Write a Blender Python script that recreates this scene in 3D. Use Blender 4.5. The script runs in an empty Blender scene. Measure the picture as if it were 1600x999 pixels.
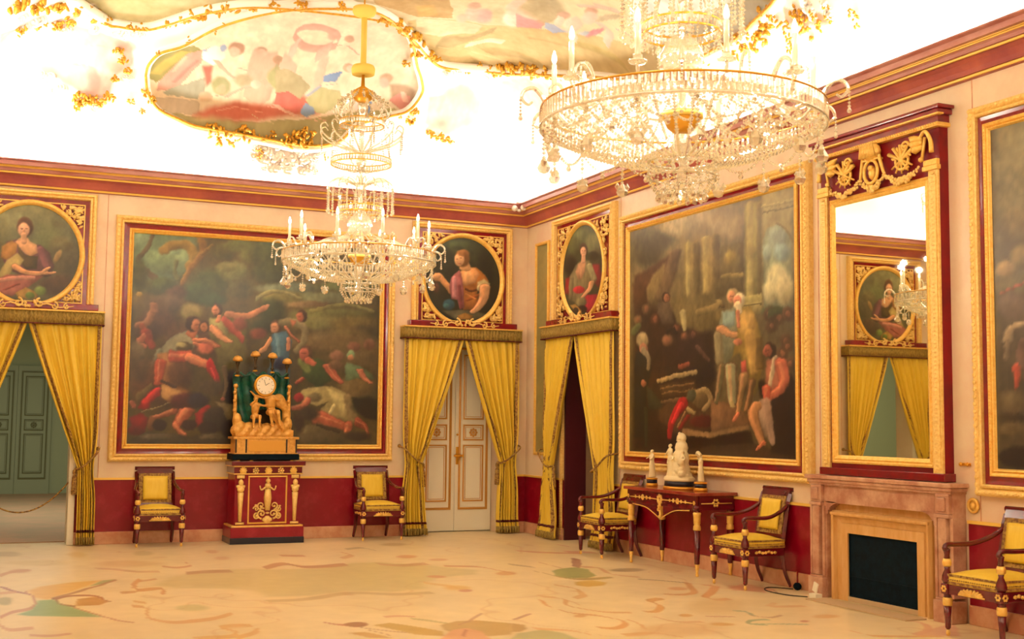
import bpy, bmesh, math, random
import numpy as np
from mathutils import Vector, Matrix, Euler
random.seed(7)
PI = math.pi
S = bpy.context.scene
COL = S.collection
D_PA=[['p','4c4427',102,1.0,-5389,3823,-2049,4011,-2020,2592,-5341,2466],['p','5c7a5c',204,1.0,-5375,3795,-4556,3812,-4602,3460,-4831,3173,-5011,3191,-5336,3087],['e','6c8c70',0.9,1.0,-5235,3706,137,9,3,-100],['e','6c8660',0.9,1.0,-4770,3464,126,8,5,-173],['e','64805a',0.9,1.0,-5020,3434,166,10,5,-143],['e','6c8c6c',0.9,1.0,-4844,3589,83,6,1,-57],['s','4c3c28',0.7,0.8,22,40,1.0,1.0,-5101,3787,-5164,3611,-5266,3418,-5068,3231],['s','7c6630',0.6,1.0,28,34,2.0,2.0,-4969,3581,-4888,3644,-4721,3670,-4620,3590,-4602,3460,-4642,3400],['s','7c5a2c',0.6,1.0,48,30,1.0,1.0,-4527,3785,-4494,3627,-4573,3462,-4655,3356,-4733,3178],['s','74582c',0.6,1.0,20,24,1.0,1.0,-4381,3679,-4520,3567],['s','5c6440',0.8,1.0,30,20,1.0,1.0,-4812,3447,-4835,3316,-4791,3232],['e','4a4a2a',0.85,1.0,-4235,3616,158,10,3,-117],['e','50582f',0.85,1.0,-4035,3703,160,11,2,-89],['e','384524',0.85,1.0,-4366,3199,273,15,6,-189],['e','324424',0.85,1.0,-4533,3073,170,10,4,-129],['e','666a3c',0.85,1.0,-4083,3361,174,11,3,-117],['e','565a30',0.85,1.0,-3901,3608,132,9,4,-132],['e','6c6c3c',0.85,1.0,-4200,3413,115,7,1,-59],['e','4c4c2c',0.85,1.0,-4005,3160,175,10,4,-132],['e','3e4628',0.85,1.0,-5077,3102,248,13,4,-114],['e','40482a',0.85,1.0,-5248,3277,96,6,7,-184],['e','3c4a28',0.85,1.0,-4969,3165,124,7,3,-86],['e','4a3424',0.85,1.0,-4799,3059,126,7,3,-86],['e','2c4022',0.85,1.0,-4360,2996,172,8,3,-87],['e','54482a',0.85,1.0,-5194,2911,151,7,5,-128],['e','54402a',0.85,1.0,-4905,2911,194,9,4,-114],['e','7a7040',0.85,1.0,-4610,2839,127,6,3,-101],['e','4a3026',0.85,1.0,-4994,2678,235,11,5,-156],['e','3c2a22',0.85,1.0,-5141,2573,164,7,4,-127],['e','8c7434',0.35,1.0,-5239,3022,30,1,2,-37],['s','84563c',0.6,1.0,24,18,2.0,2.0,-5068,2817,-5145,2672,-5252,2639],['s','84563c',0.4,1.0,26,30,2.0,1.0,-5070,2903,-5054,2818],['s','7c3c2c',0.6,1.0,26,40,1.0,2.0,-5197,2613,-5125,2503],['s','742c24',0.6,1.0,30,20,2.0,2.0,-5154,2544,-5067,2392],['e','3f4a28',0.85,1.0,-3651,3670,254,17,5,-164],['e','42492e',0.85,1.0,-3240,3472,397,24,2,-90],['e','343f22',0.85,1.0,-3643,3388,223,13,5,-178],['e','5c6c58',0.85,1.0,-3369,3195,394,21,2,-75],['e','5c6648',0.85,1.0,-2880,3101,515,26,2,-75],['e','6c6a3c',0.85,1.0,-3486,3070,271,14,3,-89],['e','6c5a3c',0.85,1.0,-3137,2998,275,13,1,-45],['e','54582c',0.85,1.0,-2797,2879,563,25,2,-91],['e','5c5c30',0.85,1.0,-2948,2766,402,18,2,-89],['e','5a5028',0.85,1.0,-2515,2785,316,14,2,-91],['e','2e3c20',0.85,1.0,-3600,2886,164,8,5,-162],['e','2a3420',0.85,1.0,-3669,2706,193,8,3,-88],['e','4c5834',0.85,1.0,-2589,3268,411,23,2,-76],['e','3c3422',0.85,1.0,-2402,2668,237,10,2,-91],['e','504828',0.85,1.0,-2667,2627,407,16,1,-75],['e','42482c',0.85,1.0,-2821,3878,598,43,3,-137],['s','74744a',0.8,1.0,16,10,1.0,2.0,-3811,3038,-3562,3155,-3230,3068],['s','6c6c38',0.8,0.7,14,10,1.0,2.0,-3105,2909,-2645,3022,-2250,2949],['e','44302a',0.9,1.0,-4429,2486,473,18,7,-230],['s','a4684a',0.4,1.0,24,14,2.0,2.0,-4154,2816,-3994,2809,-3864,2830,-3749,2909,-3676,2942],['e','b4785a',0.35,1.0,-3662,2957,24,1,1,-21],['p','5c5a30',48,1.0,-4381,2763,-4239,2798,-4065,2762,-3932,2666,-3908,2331,-4012,1935,-4213,1931,-4281,2290,-4389,2574],['s','963c34',0.5,1.0,36,26,1.0,2.0,-4208,2727,-4061,2617,-3971,2518],['p','8c8a58',29,1.0,-4381,2763,-4253,2768,-4148,2613,-4188,2510,-4304,2563,-4392,2647],['e','34261c',0.35,1.0,-4299,2875,69,3,3,-83],['e','b06c4c',0.35,1.0,-4319,2864,49,2,2,-66],['e','5c2c22',0.35,0.5,-4326,2870,28,2,1,-9],['e','8c3428',0.35,0.5,-4324,2832,17,1,0,-7],['s','ac6a4c',0.4,1.0,26,30,1.0,1.0,-4268,2782,-4273,2738],['s','5a241c',0.4,0.55,34.5,20.7,2.0,1.0,-4349,2648,-4217,2523,-4129,2483],['s','b07858',0.4,1.0,30,18,2.0,1.0,-4349,2648,-4217,2523,-4129,2483],['s','d08a60',0.8,0.45,10.5,6.3,2.0,2.0,-4360,2661,-4228,2536,-4140,2496],['e','703830',0.7,1.0,-4006,2706,87,4,3,-87],['p','74745c',24,1.0,-4686,2591,-4561,2639,-4514,2498,-4620,2293,-4797,2173,-4904,2057,-4982,1914,-5106,1939,-5073,2194,-4943,2396,-4810,2543],['p','a4583c',14,1.0,-4631,2622,-4518,2598,-4570,2481,-4685,2563],['e','2c1c18',0.35,1.0,-4591,2681,85,4,4,-103],['e','9c5c40',0.35,1.0,-4548,2670,61,3,3,-82],['e','5c2c22',0.35,0.5,-4536,2679,34,2,1,-12],['e','8c3428',0.35,0.5,-4534,2632,21,1,0,-9],['s','5c604c',0.6,1.0,36,50,1.0,1.0,-4982,2338,-5030,2124,-5078,1940],['e','3c2a20',0.35,1.0,-4449,2659,63,2,3,-76],['e','a0603e',0.35,1.0,-4449,2649,45,2,2,-60],['e','5c2c22',0.35,0.5,-4449,2655,25,1,1,-8],['e','8c3428',0.35,0.5,-4448,2621,16,0,1,-7],['s','5a241c',0.4,0.55,29.9,23.0,2.0,1.0,-4542,2482,-4401,2487,-4285,2419],['s','a45c44',0.4,1.0,26,20,2.0,1.0,-4542,2482,-4401,2487,-4285,2419],['s','d08a60',0.8,0.45,9.1,7.0,1.0,1.0,-4552,2493,-4410,2498,-4295,2430],['s','5a241c',0.4,0.55,25.3,23.0,1.0,1.0,-4569,2438,-4355,2388],['s','94503c',0.4,1.0,22,20,1.0,1.0,-4569,2438,-4355,2388],['s','d08a60',0.8,0.45,7.7,7.0,1.0,1.0,-4577,2447,-4363,2397],['e','a45040',0.7,1.0,-4426,2386,99,3,2,-72],['e','4a2e20',0.8,1.0,-4968,1923,345,8,9,-282],['e','453524',0.9,1.0,-5248,2127,163,4,6,-168],['s','8c4c38',0.4,1.0,26,18,1.0,2.0,-5179,2495,-5231,2423,-5148,2383],['e','544830',0.8,1.0,-5241,2310,82,3,5,-127],['p','8c5c34',34,1.0,-5009,2303,-4872,2336,-4798,2196,-4763,1970,-4605,1831,-4715,1772,-4837,1685,-4922,1769,-4955,1937,-4989,2134],['e','4c3020',0.7,1.0,-4739,2070,154,4,7,-184],['e','3c3424',0.35,1.0,-4679,2386,98,3,2,-69],['e','8c8458',0.8,1.0,-4722,2413,56,2,1,-29],['s','5a241c',0.4,0.55,39.1,34.5,1.0,2.0,-4843,2280,-4703,2271,-4620,2288],['s','9c3c30',0.4,1.0,34,30,1.0,2.0,-4843,2280,-4703,2271,-4620,2288],['s','d08a60',0.8,0.45,11.9,10.5,2.0,2.0,-4855,2295,-4716,2285,-4632,2302],['s','5a241c',0.4,0.55,34.5,23.0,2.0,2.0,-4619,2266,-4506,2220,-4406,2194],['s','b4644a',0.4,1.0,30,20,2.0,2.0,-4619,2266,-4506,2220,-4406,2194],['s','d08a60',0.8,0.45,10.5,7.0,1.0,1.0,-4630,2279,-4516,2232,-4417,2206],['s','5a241c',0.4,0.55,36.8,27.6,2.0,1.0,-4964,2206,-4974,2078,-4982,1937],['s','9c3c2c',0.4,1.0,32,24,2.0,1.0,-4964,2206,-4974,2078,-4982,1937],['s','d08a60',0.8,0.45,11.2,8.4,1.0,1.0,-4976,2219,-4985,2091,-4994,1950],['s','94101c',0.3,1.0,44,22,1.0,2.0,-4362,2166,-4287,2039,-4239,1867],['s','c02830',0.6,1.0,14,8,1.0,1.0,-4347,2138,-4271,1967],['p','90101a',27,1.0,-4967,1895,-4950,1796,-5057,1710,-5094,1611,-5216,1616,-5166,1736,-5062,1850],['s','b8202a',0.6,1.0,14,20,2.0,2.0,-4980,1866,-5125,1709],['p','a07846',24,1.0,-4941,1923,-4732,1857,-4688,1815,-4837,1699,-4936,1768],['s','3c2820',0.4,1.0,10,12,2.0,2.0,-4942,1966,-4775,1899],['e','3c1820',0.6,1.0,-4657,1717,181,3,3,-100],['e','1e1c2c',0.6,1.0,-4490,1734,127,2,3,-100],['s','6c6444',0.4,1.0,8,6,1.0,1.0,-5161,1582,-4837,1699],['s','5a241c',0.4,0.55,48.3,27.6,2.0,1.0,-4626,1603,-4706,1489,-4745,1432],['s','8c4434',0.4,1.0,42,24,2.0,1.0,-4626,1603,-4706,1489,-4745,1432],['s','d08a60',0.8,0.45,14.7,8.4,2.0,2.0,-4641,1621,-4721,1507,-4760,1450],['s','5a241c',0.4,0.55,29.9,16.1,1.0,2.0,-4759,1432,-4715,1362,-4644,1306],['s','944c3a',0.4,1.0,26,14,1.0,2.0,-4759,1432,-4715,1362,-4644,1306],['s','d08a60',0.8,0.45,9.1,4.9,2.0,2.0,-4768,1443,-4725,1373,-4653,1317],['s','5a241c',0.4,0.55,34.5,23.0,2.0,1.0,-4792,1601,-4915,1557,-5023,1514],['s','7c4030',0.4,1.0,30,20,2.0,1.0,-4792,1601,-4915,1557,-5023,1514],['s','d08a60',0.8,0.45,10.5,7.0,1.0,2.0,-4803,1614,-4925,1570,-5033,1526],['e','5c3a28',0.35,1.0,-5048,1443,41,1,4,-98],['p','8c1420',17,1.0,-4527,1576,-4376,1693,-4333,1665,-4400,1550,-4452,1406,-4522,1406],['p','6c0e1a',38,1.0,-5307,1511,-5174,1568,-5091,1513,-5112,1345,-5273,1316],['e','4c1016',0.35,1.0,-5221,1358,108,1,2,-56],['s','8c4c3c',0.4,1.0,30,24,1.0,1.0,-5258,1651,-5287,1706],['s','54482c',0.6,1.0,30,20,1.0,2.0,-5208,1763,-5063,1893],['e','262220',0.4,1.0,-4271,1508,157,2,5,-157],['e','1c1618',0.35,1.0,-4367,1393,114,1,3,-86],['e','3c3428',0.8,1.0,-4326,1894,171,4,3,-100],['e','1c1416',0.35,1.0,-4952,1430,83,1,3,-70],['e','241418',0.35,1.0,-4592,1434,97,1,2,-71],['p','33302a',38,1.0,-5284,1260,-5085,1345,-4783,1319,-4588,1292,-4323,1350,-4064,1252,-4062,1194,-5296,1205],['e','4c4838',0.8,1.0,-4947,1290,206,1,1,-34],['e','4a4636',0.8,1.0,-4279,1294,171,1,1,-32],['e','14101a',0.5,1.0,-4083,1899,101,3,7,-230],['e','0c080c',0.4,1.0,-4068,1381,130,1,4,-115],['p','6c6040',24,1.0,-4292,1723,-4034,1698,-4000,1526,-4128,1495,-4190,1638],['s','5c4a34',0.7,1.0,30,20,1.0,1.0,-4177,2157,-4156,1941,-4193,1753],['e','8c4a3c',0.35,1.0,-4193,1760,31,1,0,-20],['e','5a4c2e',0.9,1.0,-2789,2527,627,23,3,-105],['e','4c4028',0.8,1.0,-2394,2283,253,8,7,-302],['e','5a4c2e',0.8,1.0,-2465,1934,252,6,3,-135],['p','2f5870',20,1.0,-3606,2591,-3429,2642,-3336,2527,-3375,2274,-3339,2054,-3472,2021,-3650,2031,-3599,2311],['s','4c7890',0.6,1.0,26,24,1.0,1.0,-3547,2593,-3497,2388,-3504,2094],['e','54382a',0.35,1.0,-3550,2689,72,3,3,-85],['e','b07858',0.35,1.0,-3564,2678,52,2,2,-68],['e','5c2c22',0.35,0.5,-3568,2685,28,1,0,-10],['e','8c3428',0.35,0.5,-3567,2646,18,0,0,-7],['s','5a241c',0.4,0.55,25.3,16.1,1.0,2.0,-3619,2517,-3675,2412,-3747,2365],['s','a87850',0.4,1.0,22,14,1.0,2.0,-3619,2517,-3675,2412,-3747,2365],['s','d08a60',0.8,0.45,7.7,4.9,2.0,1.0,-3628,2526,-3684,2421,-3756,2375],['s','5a241c',0.4,0.55,27.6,23.0,1.0,1.0,-3382,2540,-3378,2407],['s','b07058',0.4,1.0,24,20,1.0,1.0,-3382,2540,-3378,2407],['s','d08a60',0.8,0.45,8.4,7.0,1.0,1.0,-3391,2551,-3387,2417],['s','6c6444',0.6,1.0,50,40,1.0,1.0,-3477,2744,-3358,2764,-3190,2696,-3171,2548,-3273,2396],['e','34241c',0.35,1.0,-3209,2845,69,3,2,-83],['e','8c4c34',0.35,1.0,-3237,2833,50,2,2,-65],['e','5c2c22',0.35,0.5,-3245,2840,28,1,0,-10],['e','8c3428',0.35,0.5,-3244,2802,17,1,0,-7],['p','a45c40',19,1.0,-3373,2793,-3283,2767,-3341,2690],['s','5a241c',0.4,0.55,20.7,16.1,1.0,1.0,-3431,2686,-3338,2586,-3246,2516],['s','84402e',0.4,1.0,18,14,1.0,1.0,-3431,2686,-3338,2586,-3246,2516],['s','d08a60',0.8,0.45,6.3,4.9,2.0,1.0,-3437,2694,-3345,2594,-3253,2523],['e','6c3428',0.8,1.0,-3769,2599,103,4,2,-73],['p','2c4420',34,1.0,-3209,2259,-2998,2310,-2859,2224,-2807,2016,-2989,1923,-3174,2067],['s','5c6c34',0.6,1.0,30,20,2.0,2.0,-3194,2259,-3116,2143],['e','4c3426',0.35,1.0,-3151,2365,87,2,2,-104],['e','a45040',0.35,1.0,-3177,2351,63,2,2,-82],['e','5c2c22',0.35,0.5,-3186,2359,35,1,1,-12],['e','8c3428',0.35,0.5,-3184,2312,22,0,0,-9],['s','a8503c',0.4,1.0,40,30,1.0,1.0,-3119,2276,-3042,2234],['s','5a241c',0.4,0.55,39.1,25.3,2.0,1.0,-2858,2209,-2763,2077,-2684,2004],['s','9c4836',0.4,1.0,34,22,2.0,1.0,-2858,2209,-2763,2077,-2684,2004],['s','d08a60',0.8,0.45,11.9,7.7,1.0,1.0,-2872,2224,-2776,2092,-2697,2019],['s','5a241c',0.4,0.55,25.3,20.7,1.0,1.0,-3173,2037,-3262,1976],['s','8c2c28',0.4,1.0,22,18,1.0,1.0,-3173,2037,-3262,1976],['s','d08a60',0.8,0.45,7.7,6.3,2.0,2.0,-3182,2047,-3271,1986],['e','1c2848',0.6,1.0,-3478,2221,90,3,3,-88],['e','6c4a38',0.6,1.0,-2738,2348,93,3,1,-72],['e','5c4430',0.6,1.0,-2751,2228,93,2,2,-60],['e','644232',0.6,1.0,-2304,2514,79,3,1,-76],['e','6c4434',0.6,1.0,-2508,2476,94,4,1,-60],['p','4f6a48',20,1.0,-2597,2262,-2424,2222,-2249,2121,-2231,2045,-2467,2055,-2622,2021,-2626,2201],['e','5c7c58',0.35,1.0,-2552,2369,56,2,1,-66],['e','8c5c44',0.35,1.0,-2552,2331,41,2,1,-45],['s','5a241c',0.4,0.55,25.3,16.1,2.0,1.0,-2423,2162,-2358,2057,-2278,1999],['s','a45c48',0.4,1.0,22,14,2.0,1.0,-2423,2162,-2358,2057,-2278,1999],['s','d08a60',0.8,0.45,7.7,4.9,1.0,1.0,-2432,2171,-2366,2067,-2287,2009],['p','8c8250',24,1.0,-3227,1800,-3185,1889,-3050,1936,-2790,1950,-2619,1871,-2523,1753,-2457,1603,-2455,1513,-2641,1482,-2735,1540,-2949,1567,-2936,1657,-2832,1747,-2983,1685,-3105,1743],['p','a49a64',34,1.0,-2867,1926,-2634,1841,-2553,1692,-2611,1512,-2704,1541,-2707,1690,-2786,1778],['e','5c5438',0.7,1.0,-3016,1804,91,1,1,-54],['s','665a3c',0.6,1.0,26,30,2.0,2.0,-2586,1811,-2502,1513],['s','b0a874',0.7,1.0,20,20,1.0,2.0,-2769,1689,-2827,1569],['p','b4aa78',34,0.7,-3170,1889,-2989,1923,-2866,1911],['e','961c28',0.35,1.0,-3227,1800,66,1,1,-59],['s','5a241c',0.4,0.55,46.0,32.2,1.0,1.0,-3106,1758,-3179,1682,-3298,1651],['s','a04c38',0.4,1.0,40,28,1.0,1.0,-3106,1758,-3179,1682,-3298,1651],['s','d08a60',0.8,0.45,14.0,9.8,2.0,2.0,-3121,1775,-3195,1700,-3314,1669],['s','5a241c',0.4,0.55,50.6,29.9,2.0,2.0,-2964,1538,-2795,1495,-2640,1437],['s','a04c36',0.4,1.0,44,26,2.0,2.0,-2964,1538,-2795,1495,-2640,1437],['s','d08a60',0.8,0.45,15.4,9.1,1.0,1.0,-2981,1557,-2812,1514,-2657,1456],['s','5a241c',0.4,0.55,32.2,16.1,2.0,2.0,-2562,1437,-2577,1378,-2621,1303],['s','984834',0.4,1.0,28,14,2.0,2.0,-2562,1437,-2577,1378,-2621,1303],['s','d08a60',0.8,0.45,9.8,4.9,2.0,1.0,-2574,1450,-2588,1390,-2632,1315],['s','5a241c',0.4,0.55,32.2,18.4,1.0,2.0,-2455,1483,-2328,1425,-2294,1305],['s','7c3428',0.4,1.0,28,16,1.0,2.0,-2455,1483,-2328,1425,-2294,1305],['s','d08a60',0.8,0.45,9.8,5.6,1.0,1.0,-2466,1496,-2339,1437,-2305,1317],['e','10140f',0.6,1.0,-2318,1696,189,3,2,-121],['p','141812',54,1.0,-2524,1813,-2304,1756,-2176,1683,-2173,1516,-2362,1544,-2490,1693],['p','4c4430',38,1.0,-3245,1329,-2978,1478,-2669,1377,-2449,1244,-2910,1212,-3183,1226],['e','5c5438',0.8,1.0,-3066,1389,182,1,1,-59],['s','2c2418',0.6,1.0,10,12,2.0,2.0,-2977,1449,-2700,1362],['e','2c241a',0.7,1.0,-3102,1595,137,2,3,-89],['e','2c241c',0.8,1.0,-2451,1304,188,1,2,-60],['e','2c2018',0.8,1.0,-3219,1476,75,1,3,-132]]
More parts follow.
